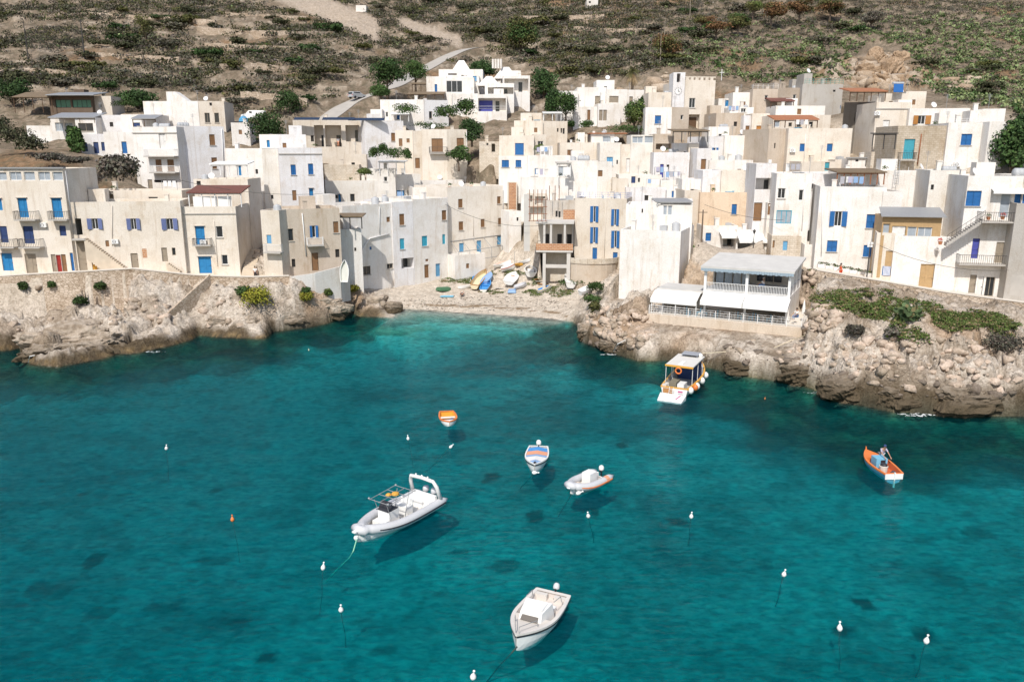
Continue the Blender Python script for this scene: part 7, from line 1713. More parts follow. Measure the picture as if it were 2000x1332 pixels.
# open boat with orange cover bands
root, Lb = place('open_boat', 'small white open boat with orange and white cover bands', W0(1044, 917, .3), W0(1052, 874, .3), z=-.12)
X, S = hullparts(root, Lb, 1.75, .55, .3, .82, 2.3, BW, BW, BIN, .2, .07, stripe=BDK)
for (ta, tb, mt_, nm) in ((.12, .30, BBL, 'blue_cloth'), (.305, .50, PEACH, 'orange_cover'), (.505, .60, BLB, 'blue_band'), (.605, .82, BTP, 'white_cover'), (.825, .93, BLB, 'bow_cloth')):
    mb = MB(); n_ = 3
    for k in range(n_):
        a0 = ta + (tb - ta) * k / n_; a1 = ta + (tb - ta) * (k + 1) / n_; ba = spl(Lb, 1.75, .82, 2.3, a0) - .08; bb = spl(Lb, 1.75, .82, 2.3, a1) - .08; za = .55 + .3 * a0 * a0 + .02; zb = .55 + .3 * a1 * a1 + .02
        mb.quad((X(a0), -ba, za), (X(a1), -bb, zb), (X(a1), 0, zb + .12), (X(a0), 0, za + .12)); mb.quad((X(a0), 0, za + .12), (X(a1), 0, zb + .12), (X(a1), bb, zb), (X(a0), ba, za))
    mb.build(nm, mt_, root)
outboard(root, -Lb / 2 - .1, 0, .75, BW, 1.05)
# orange dinghy
root, Lb = place('dinghy', 'small orange and white dinghy with yellow floor, farthest out boat left of centre', W0(878, 829, .2), W0(872, 806, .2), z=-.06)
hullparts(root, max(Lb, 3.0), 1.55, .42, .12, .78, 3.6, BW, BOR, BYE, .12, .10)
mb = MB(); mb.box(-.25, .02, -.62, .62, .3, .35); mb.box(.55, .8, -.6, .6, .3, .35); mb.build('thwart', BW, root); mb = MB(); mb.lathe([(.2, 0), (.24, .15), (.12, .25)], 8, (.35, .3, .125)); mb.build('blue_bag', NAVY, root)
# tour boat moored by the rocks, bow to the shore
root, Lb = place('tour_boat', 'white and orange tour boat with flat canopy, stern towards the camera, moored by the rocks', W0(1320, 780, 0) + Vector((.42, .907, 0)) * 10.2, W0(1316, 776, 0), cat='tour boat', z=-.08)
X, S = hullparts(root, Lb, 3.1, 1.05, .55, .84, 2.2, BW, BYE, tone('boat_deck_grey', (.42, .39, .35), .8), .45, .14, .25, BW, stripe=BYE)
zc = 2.75
mb = MB(); mb.box(-3.4, 1.3, -1.35, 1.35, zc, zc + .10); ca = mb.build('canopy', tone('canopy_white', (.66, .63, .58), .7), root)
mb = MB(); mb.box(-3.44, -3.401, -1.38, 1.38, zc - .06, zc + .12); mb.build('canopy_edge', BYE, ca); mb = MB(); mb.box(-2.9, -1.6, -.2, .2, zc + .103, zc + .16); mb.build('roof_hatch', BW, ca)
mb = MB(); mb.lathe([(.18, 0), (.24, .15), (.16, .3), (.04, .36)], 10, (.9, -1.0, zc + .1)); mb.build('radome', BW, ca)
mb = MB(); mb.box(.2, 1.6, -.9, .8, zc + .35, zc + .38); mb.tube([(.3, -.8, zc + .1), (.3, -.8, zc + .35)], .03); mb.tube([(.3, .7, zc + .1), (.3, .7, zc + .35)], .03); mb.build('solar_panel', tone('panel_grey', (.30, .32, .36), .3), ca)
for x, y in ((-3.3, 1.3), (-3.3, -1.3), (-2.2, .9), (-1.2, 1.3), (-1.2, -1.3), (1.1, 1.2), (1.1, -1.2)): mb = MB(); mb.tube([(x, y, .46), (x, y, zc)], .03, 5); mb.build('canopy_post', WMET, root)
mb = MB(); mb.box(.6, 1.2, -1.1, 1.1, .455, zc - .01); mb.build('wheelhouse', NAVY, root)
mb = MB(); mb.tube([(-3.42, .05 + .28 * math.cos(a), 2.35 + .28 * math.sin(a)) for a in [math.pi * 2 * k / 14 for k in range(15)]], .075, 6); mb.build('life_ring', BOR, root, smooth=True)
mb = MB(); mb.box(-4.2, -3.0, -.75, -.1, .455, 1.25); mb.build('white_locker', BW, root); mb = MB(); mb.box(-4.2, -2.7, .0, .7, .455, 1.35); mb.build('engine_box', tone('khaki_cover', (.20, .18, .13), .8), root)
mb = MB(); mb.box(-4.8, -4.3, .8, 1.2, .455, 1.2); mb.lathe([(.22, .455), (.25, .9), (.2, 1.2)], 8, (-4.0, .95, 0)); mb.build('crate_and_drum', BIN, root)
mb = MB(); mb.hexa([(-6.4, -1.15, -.05), (-5.12, -1.25, .0), (-5.12, 1.25, .0), (-6.4, 1.15, -.05), (-6.4, -1.15, .12), (-5.12, -1.25, .5), (-5.12, 1.25, .5), (-6.4, 1.15, .12)]); sp_ = mb.build('swim_platform', BW, root)
mb = MB(); mb.hexa([(-6.0, -.55, .27), (-5.3, -.8, .47), (-5.3, -.7, .47), (-6.0, -.45, .27), (-6.0, -.55, .29), (-5.3, -.8, .49), (-5.3, -.7, .49), (-6.0, -.45, .29)]); mb.box(-5.165, -5.13, -.9, -.45, .72, .86); mb.build('magenta_mark', BMG, sp_)
mb = MB()
for y in (-.05, .35): mb.tube([(-5.2, y, 1.2), (-5.45, y, .5), (-5.9, y, .35)], .025, 5)
for k in range(4): mb.tube([(-5.3 - .15 * k, -.05, .95 - .16 * k), (-5.3 - .15 * k, .35, .95 - .16 * k)], .02, 5)
mb.build('ladder', WMET, root); mb = MB(); mb.box(-5.17, -5.12, .1, 1.0, .55, 1.0); mb.build('transom_door', BWD, root)
for x, y, mt_, nm in ((-3.2, -1.62, BOR, 'orange_buoy'), (-2.7, -1.68, BW, 'fender'), (-.6, -1.66, BW, 'fender'), (1.5, -1.5, BW, 'fender'), (-4.4, -1.5, BW, 'fender')):
    mb = MB(); mb.lathe([(.05, .35), (.22, .2), (.28, 0), (.22, -.22), (.05, -.36)], 10, (x, y, .85)); mb.build(nm, mt_, root, smooth=True)
# red fishing boat
root, Lb = place('fishing_boat', 'orange and white wooden fishing boat with turquoise engine box and a standing fisherman', W0(1690, 886, .3), W0(1746, 928, .3), cat='fishing boat', z=-.10)
RB = root; X, S = hullparts(root, Lb, 1.75, .52, .22, .78, 2.2, BLT, BOR, tone('orange_inside', (.60, .14, .05), .6), .12, .12, .30, BOR)
mb = MB(); mb.box(X(0) - .05, X(0) - .032, -.66, .66, .10, .52); mb.build('transom_board', BW, root)
mb = MB(); mb.box(-.35, .45, -.42, .42, .125, .95); mb.build('engine_box', BLT, root); mb = MB(); mb.box(-.40, -.353, -.25, .1, .2, .85); mb.build('box_opening', BDK, root)
mb = MB(); mb.lathe([(.26, 0), (.30, .5), (.32, .52), (.30, .56)], 12, (-.95, .18, .125)); bk_ = mb.build('white_bucket', tone('bucket', (.66, .62, .54), .6), root); mb = MB(); mb.lathe([(.27, 0), (.2, .14)], 10, (-.95, .18, .69)); mb.build('net_pile', BDK, bk_)
for x, y, r in ((1.0, -.35, .25), (-1.3, -.4, .2), (-1.6, -.1, .16)): mb = MB(); mb.lathe([(r, 0), (r * 1.1, .12), (r * .5, .26)], 8, (x, y, .125)); mb.build('net_heap', simple('net', (.08, .07, .08), .9, 0, .3, 8), root)
mb = MB(); mb.tube([(X(1) - .08, 0, .65), (X(1) + .0, 0, 1.02)], [.06, .03], 6); mb.build('stem_post', BOR, root); mb = MB(); mb.box(X(0) - .16, X(0) - .053, -.04, .04, -.5, .65); mb.build('rudder', BW, root)
# boats pulled up on the beach
def G(px, py): return PG(px, py, 90)
def beachboat(label, bpx, spx, B, H=.5, name='rowing_boat', cat='boat', flip=False, up=.1, roll=.12, **k):
    bo = G(*bpx); st = G(*spx); root, Lb = place(name, label, bo, st, cat=cat, group=None)
    root.location.z = max(gz(root.location.x, root.location.y), (bo.z + st.z) / 2) + up + (H if flip else 0); pitch = math.atan2(bo.z - st.z, max(Lb, .5)); pitch = max(-.25, min(.25, pitch))
    root.rotation_euler = (math.pi if flip else roll, -pitch * (1 if not flip else -1), root.rotation_euler[2]); Lb = max(Lb, 2.0)
    X, S = hullparts(root, Lb, B, H, k.pop('rise', .2), k.pop('tr', .78), k.pop('p', 2.2), draft=.15, **k); return root, Lb, X
beachboat('upturned dark green dinghy on the pebbles near the left end of the beach', (881, 564), (856, 571), 1.3, .4, 'dinghy', flip=True, mh=BGR, mr=BGR, n=12, up=0, tr=.9, p=4)
beachboat('long white kayak lying at the left of the beached boats', (895, 567), (931, 559), .7, .25, 'kayak', 'kayak', closed=True, mi=BTP, n=12, tr=.1)
beachboat('cream boat with orange wooden transom on the beach', (948, 540), (926, 570), 1.7, .6, mh=BCR, mr=BWD, mi=BCR, up=.25)
beachboat('bright blue upturned kayak on the weeds', (942, 538), (924, 552), 1.0, .35, 'kayak', 'kayak', flip=True, mh=BBL, mr=BBL, tr=.3, n=12, up=0)
beachboat('pale blue covered boat behind the cream one', (961, 539), (946, 560), 1.6, .55, mh=BLB, mr=BLB, mi=BLB, closed=True, roll=-.2)
r_, Lb, X = beachboat('small bright blue dinghy with white bottom and two thwarts', (955, 553), (944, 572), 1.5, .45, 'dinghy', mh=BW, mr=BBL, mi=BBL, roll=.0, up=.15); mb = MB(); mb.box(-.2, .1, -.55, .55, .3, .34); mb.box(.7, .9, -.45, .45, .3, .34); mb.build('thwart', BBL, r_)
beachboat('white boat with coloured inside, farthest left of the upper beached pair', (1000, 517), (968, 526), 1.7, .5, mh=BW, mi=PEACH)
beachboat('white boat with red waterline under the upper beached pair', (1008, 524), (980, 534), 1.4, .55, mh=BW, mi=BW, closed=True, stripe=BRD)
beachboat('yellow kayak lying in the weeds behind the mast', (1022, 520), (1006, 521), .9, .25, 'kayak', 'kayak', mh=YEL, mr=YEL, mi=YEL, closed=True, n=10, tr=.2)
beachboat('slim white boat right of the yellow kayak', (1037, 514), (1013, 524), 1.0, .3, mh=BTP, mi=BCR, n=12, tr=.3)
r_, Lb, X = beachboat('white decked sailing dinghy with a thin mast, biggest on the beach', (1007, 535), (993, 566), 2.0, .5, 'sailing_dinghy', 'sailing boat', closed=True, mi=tone('sail_deck', (.74, .73, .70), .5), tr=.85, up=.25)
mb = MB(); mb.box(.2, .5, -.3, .3, .51, .56); mb.build('mast_step', BWD, r_); mb = MB(); mb.tube([(.9, 0, .5), (.9, 0, 4.6)], .035, 6); mb.build('mast', GMET, r_)
r_, Lb, X = beachboat('open white motorboat with dark cockpit right of the mast', (1034, 523), (1036, 555), 1.9, .7, 'open_boat', mi=BIN, mr=BW, tr=.85, up=.2); mb = MB(); mb.box(-1.0, .1, -.5, .5, .2, .75); mb.build('console', BW, r_); mb = MB(); mb.box(.15, .6, -.4, .4, .2, .5); mb.build('dark_seat', BDK, r_)
beachboat('small grey inflatable dinghy beside the sailing dinghy', (1024, 562), (1010, 564), 1.4, .35, 'dinghy', mh=BG, mr=BG, mi=tone('dinghy_inside', (.5, .5, .52), .7), tr=.9, p=4, n=10)
beachboat('slim white and blue sailboard hull near the boulders', (1078, 563), (1050, 574), 1.0, .4, 'small_boat', mh=BW, mr=BCR, mi=BBL, n=12)
beachboat('white boat wrapped in tarpaulin beside the green bushes', (1112, 545), (1114, 569), 1.9, .75, 'covered_boat', mh=BTP, mr=BTP, mi=BTP, closed=True, p=1.7)
beachboat('small wrapped white boat at the right corner of the beach', (1152, 566), (1138, 582), 1.4, .6, 'covered_boat', mh=BTP, mr=BTP, mi=BTP, closed=True, p=1.7)
p = Pd(676, 552, 108.6); root = empty('upright_boat', p); tag(root, 'white rowing boat stood on end against the waterside house', 'boat'); root.rotation_euler = (0, math.radians(-80), math.radians(75)); root.location.z += 1.6
hullparts(root, 3.0, 1.3, .35, .1, .8, 2.2, BTP, BW, tone('upright_inside', (.60, .60, .54), .7), .1, .06, n=10)
q = G(1000, 571); mb = MB(); mb.hexa([(-.7, -.9, 0), (.6, -1.0, 0), (.8, .9, .1), (-.6, .8, .2), (-.5, -.7, .28), (.5, -.8, .32), (.6, .6, .4), (-.5, .6, .36)]); o = mb.build('blue_tarpaulin', BLB); o.location = q; tag(o, 'blue tarpaulin bundle below the sailing dinghy', 'tarpaulin')
q = G(873, 580); mb = MB(); mb.box(-1, 1, -.55, .55, .06, .12); o = mb.build('beach_towel', tone('towel_blue', (.22, .50, .66), .9)); o.location = q; tag(o, 'light blue towel spread on the pebbles', 'towel')
for k, (px, py, rz) in enumerate([(1058, 552, .4), (1063, 558, -.3), (980, 565, .1), (1052, 547, 1.1)]):
    q = G(px, py); mb = MB(); mb.box(-1.1, 1.1, -.12, .12, .1, .16); mb.box(-.9, 1.2, .16, .36, .04, .10); o = mb.build('driftwood_plank', BWD if k % 2 else BIN); o.location = q; o.rotation_euler = (0, .1, rz)
    tag(o, ['weathered plank right of the open motorboat', 'brown plank beside the weeds right of the open motorboat', 'pale plank left of the sailing dinghy', 'short brown plank above the others right of the open motorboat'][k], 'plank')
# mooring buoys
def buoy(label, px, py, mat=BW, s=1.0, tilt=(0, 0), rope=True, group='white pear-shaped mooring buoys', z=.08):
    root = empty('mooring_buoy', Pz(px, py, z)); tag(root, label, 'buoy', group); root.rotation_euler = (tilt[0] + rnd.uniform(-.22, .22), tilt[1] + rnd.uniform(-.22, .22), 0)
    mb = MB(); mb.lathe([(.03, -.22), (.13, -.16), (.20, 0), (.19, .10), (.12, .24), (.05, .34), (.05, .42), (.085, .46), (.085, .52), (.03, .56)], 12); 
    s *= .66; mb.v = [(a * s, b_ * s, c * s) for a, b_, c in mb.v]; mb.build('float', mat, root, smooth=True)
    if rope: mb = MB(); mb.tube([(0, 0, -.2 * s), (.03, .08, -.8), (.14, .10, -1.6), (.12, .3, -3.2)], .02, 5); mb.build('rope', ROPED, root)
for i, (px, py, s_, lb) in enumerate([(325, 876, 1, 'white buoy alone at far left, below the rock tip'), (797, 857, .95, 'white buoy below left of the orange dinghy'), (1149, 1008, 1, 'white buoy below the small inflatable'), (1350, 1009, 1, 'white buoy in open water right of the small inflatable'), (631, 1109, 1, 'white buoy just below left of the large inflatable bow'), (666, 1191, 1, 'white buoy second below the large inflatable'), (1531, 1122, 1, 'white buoy left of the pair at lower right'), (1640, 1227, 1.05, 'white buoy, left one of the lower right pair'), (1809, 1252, 1.05, 'white buoy nearest the lower right corner'), (924, 1322, 1.1, 'white buoy at the bottom edge left of the cabin boat')]):
    buoy(lb, px, py, BW, s_)
buoy('white tilted buoy directly below the orange dinghy', 880, 873, BW, .95, (0, .6)); buoy('white buoy lying flat under the open boat bow', 1043, 923, BW, 1.1, (.2, 1.35), False, z=.15); buoy('white buoy lying flat under the small inflatable bow', 1129, 963, BW, 1.1, (.2, 1.35), False, z=.15)
buoy('orange buoy alone left of the large inflatable', 454, 1015, BOR, .95, group=None); buoy('tiny orange float below the right rocks', 1494, 779, BOR, .5, group=None); buoy('small pale float below the yellow bush rocks', 603, 684, BCR, .6, rope=False, group=None)
# surf
m, nt, b, o = newmat('foam'); n_ = N(nt, 'ShaderNodeTexNoise', i_Scale=3.0, i_Detail=6.0); L(nt, mapped(nt, (1, 1, 1)), n_.inputs['Vector']); L(nt, ramp(nt, n_.outputs[0], [(.5, (0, 0, 0)), (.58, (1, 1, 1))]).outputs[0], b.inputs['Alpha']); b.inputs['Base Color'].default_value = (.8, .82, .82, 1); b.inputs['Roughness'].default_value = .6
q = Pz(1902, 806, .06); mb = MB(); mb.poly([(1.7 * math.cos(a) * (1 + .3 * math.sin(3 * a)), .7 * math.sin(a) * (1 + .3 * math.cos(5 * a)), 0) for a in [math.pi * 2 * k / 24 for k in range(24)]]); o = mb.build('surf_foam', m); o.location = q; tag(o, 'small patch of white surf against the dark rocks at right', 'surf', kind='stuff')

# ---------------------------------------------------------------- people
SKIN = simple('skin', (.48, .27, .18), .6, 0, .05); HAIR = simple('dark_hair', (.03, .02, .015), .7)
def skinmesh(name, V, E, R_, mat, parent, mtx, sub=1):
    me = bpy.data.meshes.new(name); me.from_pydata([tuple(mtx @ Vector(v)) for v in V], E, []); me.materials.append(mat)
    o = bpy.data.objects.new(name, me); COL.objects.link(o); o.parent = parent
    md = o.modifiers.new('skin', 'SKIN'); md.use_smooth_shade = True; sv = me.skin_vertices[0].data
    for i, r in enumerate(R_): sv[i].radius = (r, r) if not isinstance(r, tuple) else r; sv[i].use_root = (i == 0)
    sb = o.modifiers.new('subsurf', 'SUBSURF'); sb.levels = sub; sb.render_levels = sub
    return o
def person(label, p, rz, shirt, legs, pose='stand', lean=0.0, arm=.3, hair=HAIR, sleeve=True, skirt=False, cap=None, sc=1.0, fingers=True):
    root = empty('person', p, rz); tag(root, label, 'person'); mt = Matrix.Scale(sc, 4)
    if pose == 'lie': mt = Matrix.Rotation(math.radians(-86), 4, 'Y') @ mt; root.location.z += .16
    sx_ = math.sin(lean); hip = Vector((0, 0, .92)); ch = hip + Vector((sx_ * .42, 0, .42 * math.cos(lean))); nk = ch + Vector((sx_ * .16, 0, .15)); hd = nk + Vector((.05 + sx_ * .08, 0, .14)); top = hd + Vector((.01, 0, .12))
    V = [hip, hip + (ch - hip) * .5, ch, nk, hd, top]; E = [(0, 1), (1, 2), (2, 3), (3, 4), (4, 5)]; R_ = [(.13, .16), (.12, .15), (.13, .19), .055, (.10, .085), (.07, .06)]
    L_ = {}
    for s_ in (-1, 1):
        k = len(V); sh = ch + Vector((0, .19 * s_, .05)); el = sh + Vector((.12 + arm * .3, .06 * s_, -.26)); wr = el + Vector((.18 + arm * .25, -.03 * s_, -.12 - .1 * (1 - arm)))
        hn = wr + (wr - el).normalized() * .08
        V += [sh, el, wr, hn]; E += [(2, k), (k, k + 1), (k + 1, k + 2), (k + 2, k + 3)]; R_ += [.055, .04, .028, (.042, .02)]; L_[s_] = (sh, el)
        if fingers:
            dr = (wr - el).normalized(); 
            for j in range(4):
                b0 = len(V); o1 = hn + Vector((0, (j - 1.5) * .02, 0)) + dr * .03; V += [o1, o1 + dr * (.05 + .006 * (1.5 - abs(j - 1.3))) + Vector((0, 0, -.02))]; E += [(k + 3, b0), (b0, b0 + 1)]; R_ += [.010, .008]
            b0 = len(V); V += [hn + Vector((0, -.04 * s_, 0)), hn + Vector((.03, -.06 * s_, 0))]; E += [(k + 2, b0), (b0, b0 + 1)]; R_ += [.012, .010]
    LG = []
    for s_ in (-1, 1):
        k = len(V); st = .1 if pose == 'walk' else 0
        if pose == 'sit': a = [hip + Vector((.02, .09 * s_, -.02)), hip + Vector((.44, .1 * s_, .0)), hip + Vector((.46, .1 * s_, -.42)), hip + Vector((.6, .1 * s_, -.45))]
        else: a = [hip + Vector((0, .09 * s_, -.06)), Vector((.03 + st * s_, .10 * s_, .48)), Vector((-.02 + 2 * st * s_, .10 * s_, .07)), Vector((.15 + 2 * st * s_, .12 * s_, .03))]
        V += a; E += [(0, k), (k, k + 1), (k + 1, k + 2), (k + 2, k + 3)]; R_ += [.085, .058, .04, .035]; LG.append(a)
    dz = Vector((0, 0, -.47)) if pose == 'sit' else Vector((0, 0, 0))
    mt = mt @ Matrix.Translation(dz)
    bo = skinmesh('body', V, E, R_, SKIN, root, mt)
    def cloth(nm, V, E, R_, m): skinmesh(nm, V, E, R_, m, root, mt)
    Vs = [hip, hip + (ch - hip) * .5, ch]; Es = [(0, 1), (1, 2)]; Rs = [(.15, .18), (.14, .17), (.15, .205)]
    if sleeve:
        for s_ in (-1, 1): k = len(Vs); Vs += [L_[s_][0], L_[s_][0] + (L_[s_][1] - L_[s_][0]) * .7]; Es += [(2, k), (k, k + 1)]; Rs += [.07, .058]
    if shirt: cloth('shirt', Vs, Es, Rs, shirt)
    if legs:
        Vt = [hip]; Et = []; Rt = [(.15, .18)]
        for a in LG: k = len(Vt); Vt += [a[0], a[1], a[1] + (a[2] - a[1]) * (.85 if not skirt else .1)]; Et += [(0, k), (k, k + 1), (k + 1, k + 2)]; Rt += [.10, .075, .062]
        cloth('trousers', Vt, Et, Rt, legs)
    mb = MB(); c = hd + Vector((-.02, 0, .05)); mb.lathe([(.105, -.04), (.112, .02), (.09, .085), (.03, .115)], 10, tuple(c)); mb.build('cap' if cap else 'hair', cap or hair, root, mtx=mt, smooth=True)
    mb = MB(); e = hd + Vector((.095, 0, 0))
    for s_ in (-1, 1): mb.box(e.x - .01, e.x + .006, e.y + .028 * s_ - .01, e.y + .028 * s_ + .01, e.z - .006, e.z + .008)
    mb.box(e.x - .01, e.x + .004, -.02, .02, e.z - .062, e.z - .052); mb.build('eyes_and_mouth', BDK, bo, mtx=mt)
    mb = MB(); mb.hexa([(e.x - .02, -.012, e.z - .035), (e.x + .022, -.010, e.z - .035), (e.x + .022, .010, e.z - .035), (e.x - .02, .012, e.z - .035), (e.x - .01, -.006, e.z), (e.x + .0, -.005, e.z), (e.x + .0, .005, e.z), (e.x - .01, .006, e.z)]); mb.build('nose', SKIN, bo, mtx=mt)
    return root
LAV = tone('lavender_cloth', (.42, .40, .50), .9); GRC = tone('grey_cloth', (.40, .39, .42), .9); REDC = tone('red_cloth', (.75, .10, .03), .9); WHC = tone('white_cloth', (.75, .74, .72), .9); BKC = tone('black_cloth', (.03, .03, .04), .9); BLC = tone('blue_cloth', (.12, .22, .42), .9)
pf = RB.matrix_basis @ Vector((.55, -.40, .13)); person('fisherman in lavender shirt and grey trousers leaning over the engine box', Vector((pf.x, pf.y, .04)), RB.rotation_euler[2] + math.pi, LAV, GRC, lean=.55, arm=.7, cap=NAVY)
person('person in a long red dress on the promenade below the flower boxes', Pd(1641, 543, 94.6), 2.4, REDC, REDC, 'walk', arm=.1)
person('person in white top and black trousers by the alley stair', Pd(497, 545, 106.3) + Vector((0, .5, -.1)), -1.2, WHC, BKC, 'walk', arm=.1)
person('person in tan clothes walking in the alley behind the restaurant', Pd(1363, 504, 108), -1.8, PEACH, BCR, 'walk', arm=.1)
person('sunbather in dark shorts lying on the pebbles', G(906, 576), 1.35, None, BKC, 'lie', arm=.1)
q = REST.W(uE * .955, -1.6, RZ + .55); person('dark-haired diner in white seated at the right end of the deck', q, 3.6, WHC, BLC, 'sit', arm=.6, fingers=False)
q = REST.W(uN * .80, -2.3, RZF + .5); person('grey-haired diner in white seated behind the upper railing', q, 2.6, WHC, BLC, 'sit', arm=.6, hair=GRC, fingers=False)
person('person in white standing on the arched veranda', Pd(661, 287, 153), -1.5, WHC, PEACH, arm=.1, fingers=False)

# ---------------------------------------------------------------- things on roofs and streets
SHORT = {h[0]: h[2] for h in HS}
def roofpt(key, i, px, back):
    b = BK[key][i]; u, _ = b['fr'].hit(px, 400, -back); u = max(.5, min(b['u1'] - .5, u)); p = b['fr'].W(u, -back, b['zr']); return p, b['fr']
def tankmesh(kind):
    root = empty('water_tank', (0, 0, 0)); mb = MB()
    if kind == 'v': mb.lathe([(.02, .0), (.55, .0), (.55, .06), (.52, .1), (.55, .35), (.52, .38), (.55, .65), (.52, .68), (.55, 1.0), (.42, 1.14), (.18, 1.2), (.18, 1.27), (.02, 1.27)], 16)
    elif kind == 'h':
        mb.lathe([(.02, -.95), (.38, -.92), (.5, -.78), (.5, -.5), (.46, -.46), (.5, -.42), (.5, 0), (.46, .04), (.5, .08), (.5, .5), (.46, .54), (.5, .58), (.5, .8), (.36, .93), (.02, .95)], 16)
        mb.v = [(c, a, b_ + .58) for a, b_, c in mb.v]
        fm = MB()
        for x in (-.5, 0, .5): fm.box(x - .1, x + .1, -.35, .35, 0, .2)
        fm.build('cradle', CONC, root)
    else: mb.box(-.6, .6, -.45, .45, 0, 1.0); mb.box(-.2, .2, -.2, .2, 1.003, 1.08)
    mb.build('tank_body', GPL, root, smooth=kind != 'b'); mb = MB()
    if kind != 'h': mb.tube([(.4, 0, 1.0), (.62, 0, .9), (.62, 0, .1)], .03, 5)
    else: mb.tube([(.3, .1, 1.08), (.3, .1, 1.3), (.7, .2, 1.3), (.7, .5, .1)], .03, 5)
    mb.build('pipe', GMET, root); return root
TK = {}
def tank(kind, p, rz, label, s=1.0):
    if kind not in TK: TK[kind] = tankmesh(kind); o = TK[kind]
    else: o = copy_tree(TK[kind])
    o.location = p; o.rotation_euler = (0, 0, rz); o.scale = (s, s, s); tag(o, label, 'water tank', 'grey rooftop water tanks')
NM = {'v': 'upright grey', 'h': 'ribbed barrel-shaped grey', 'b': 'boxy grey'}
for kind, key, i, px, back, s_, extra in [('h', 'plainwhite', 1, 372, 3, .95, 'rightmost of three on'), ('h', 'plainwhite', 0, 337, 4, .95, 'middle of three on'), ('v', 'plainwhite', 0, 320, 4, .9, 'leftmost of three on'), ('v', 'redroof', 1, 405, 1.2, .9, 'on the back block of'), ('v', 'beigehouse', 0, 541, 1.3, .95, 'on the corner of'), ('v', 'whiteangled', 1, 733, 3.4, 1.1, 'left one of the pair on'), ('v', 'whiteangled', 2, 752, 3.0, 1.0, 'right one of the pair on'), ('b', 'whiteangled', 3, 796, 3, .8, 'on the far end of'),
    ('v', 'creamtall', 0, 944, 3, .9, 'on'), ('b', 'scaffoldhouse', 0, 1025, 2, .8, 'on'), ('v', 'laundryterrace', 1, 1118, 2.5, .85, 'left of the two on'), ('h', 'laundryterrace', 1, 1138, 3.5, 1.05, 'right of the two on'), ('v', 'redtop', 1, 1176, 3, .8, 'on'), ('h', 'violetdoor', 0, 1311, 2.5, .85, 'on'), ('v', 'alleywhite', 1, 1404, 2, .85, 'left of the two on'), ('v', 'alleywhite', 1, 1436, 3, 1.0, 'right of the two on'), ('h', 'smallwhites', 2, 1440, 2, .8, 'on'), ('h', 'beigesteps', 3, 1405, 2, .8, 'on'),
    ('b', 'bigwhitecorner', 0, 1298, 4, .8, 'left of the two on'), ('v', 'bigwhitecorner', 0, 1322, 5, 1.0, 'right of the two on'), ('b', 'brickbalcony', 0, 1112, 3, .95, 'on'), ('v', 'bluestrips', 0, 1205, 5, .9, 'on'), ('b', 'stubhouse', 1, 1645, 2, .8, 'on'), ('h', 'rightend', 1, 1990, 3, 1.2, 'on'), ('h', 'whiteparapet', 2, 1845, 2, .9, 'on'), ('v', 'orangeawning', 0, 1650, 2, .8, 'on'), ('b', 'cafe', 0, 1425, 2, .7, 'on'), ('v', 'greycement', 2, 1557, 3, .8, 'on'), ('h', 'church', 0, 1300, 3, .8, 'beside the clock tower of')]:
    p, f = roofpt(key, i, px, back); tank(kind, p, math.atan2(f.U.y, f.U.x) + rnd.uniform(-.3, .3), f'{NM[kind]} tank {extra} the {SHORT[key]}'.replace('ribbed barrel-shaped', 'ribbed').replace(' with the recessed brown door', ' with recessed door').replace('of the two on the', 'on the'), s_)
def dishmesh():
    root = empty('satellite_dish', (0, 0, 0)); mb = MB(); mb.lathe([(.02, 0), (.25, .03), (.42, .12), (.45, .15), (.42, .14), (.24, .06), (.02, .03)], 14); mt = Matrix.Translation((0, 0, .9)) @ Matrix.Rotation(math.radians(62), 4, 'X')
    mb.build('dish', WPL, root, mtx=mt, smooth=True); mb = MB(); mb.tube([(0, .12, 0), (0, .12, .9)], .03, 5); mb.tube([(0, 0, .8), (0, -.45, 1.15)], .015, 4); mb.build('mast', GMET, root); return root
DS = dishmesh(); first = True
for key, i, px, back, rz, w_ in [('creamtall', 0, 901, 1, .3, ''), ('villa', 7, 960, 1, .2, ''), ('palmvilla', 2, 1180, 1, 0, ''), ('redroof', 1, 418, .8, .2, ''), ('brownshut', 2, 850, 1.5, -.3, ''), ('midcream', 1, 1200, 2, .2, ''), ('violetdoor', 0, 1290, 1, .1, ''), ('greycement', 1, 1577, 1, .5, ''), ('creamtop', 0, 1736, 1, .6, ''), ('whiteparapet', 1, 1790, 1.5, .8, ''), ('bluestrips', 0, 1140, 2, .1, ''), ('peachhouse', 1, 1450, 1, 0, ''), ('rightend', 0, 1895, 2, .4, ''), ('lowterrace', 2, 860, 1.5, .1, ''), ('openshut', 1, 1440, 2, .3, ''), ('shuttersopen', 0, 1800, 1.5, .2, ''), ('gablehouse', 1, 420, 2, 0, ''), ('glasscorner', 2, 215, 2, 0, '')]:
    p, f = roofpt(key, i, px, back); o = DS if first else copy_tree(DS); first = False
    o.location = p; o.rotation_euler = (0, 0, rz); tag(o, f'white satellite dish on the roof of the {SHORT[key]}', 'satellite dish', 'rooftop satellite dishes')
def acmesh():
    root = empty('air_conditioner', (0, 0, 0)); mb = MB(); mb.box(-.4, .4, -.32, -.02, 0, .58); mb.build('casing', WPL, root); mb = MB(); mb.tube([(-.08 + .2 * math.cos(a), -.335, .29 + .2 * math.sin(a)) for a in [math.pi * 2 * k / 12 for k in range(13)]], .02, 4); mb.tube([(-.28, -.335, .29), (.12, -.335, .29)], .012, 4); mb.build('fan_grille', DMET, root)
    mb = MB(); mb.box(-.3, -.24, -.3, 0, -.06, -.003); mb.box(.24, .3, -.3, 0, -.06, -.003); mb.build('bracket', DMET, root); return root
AC = None
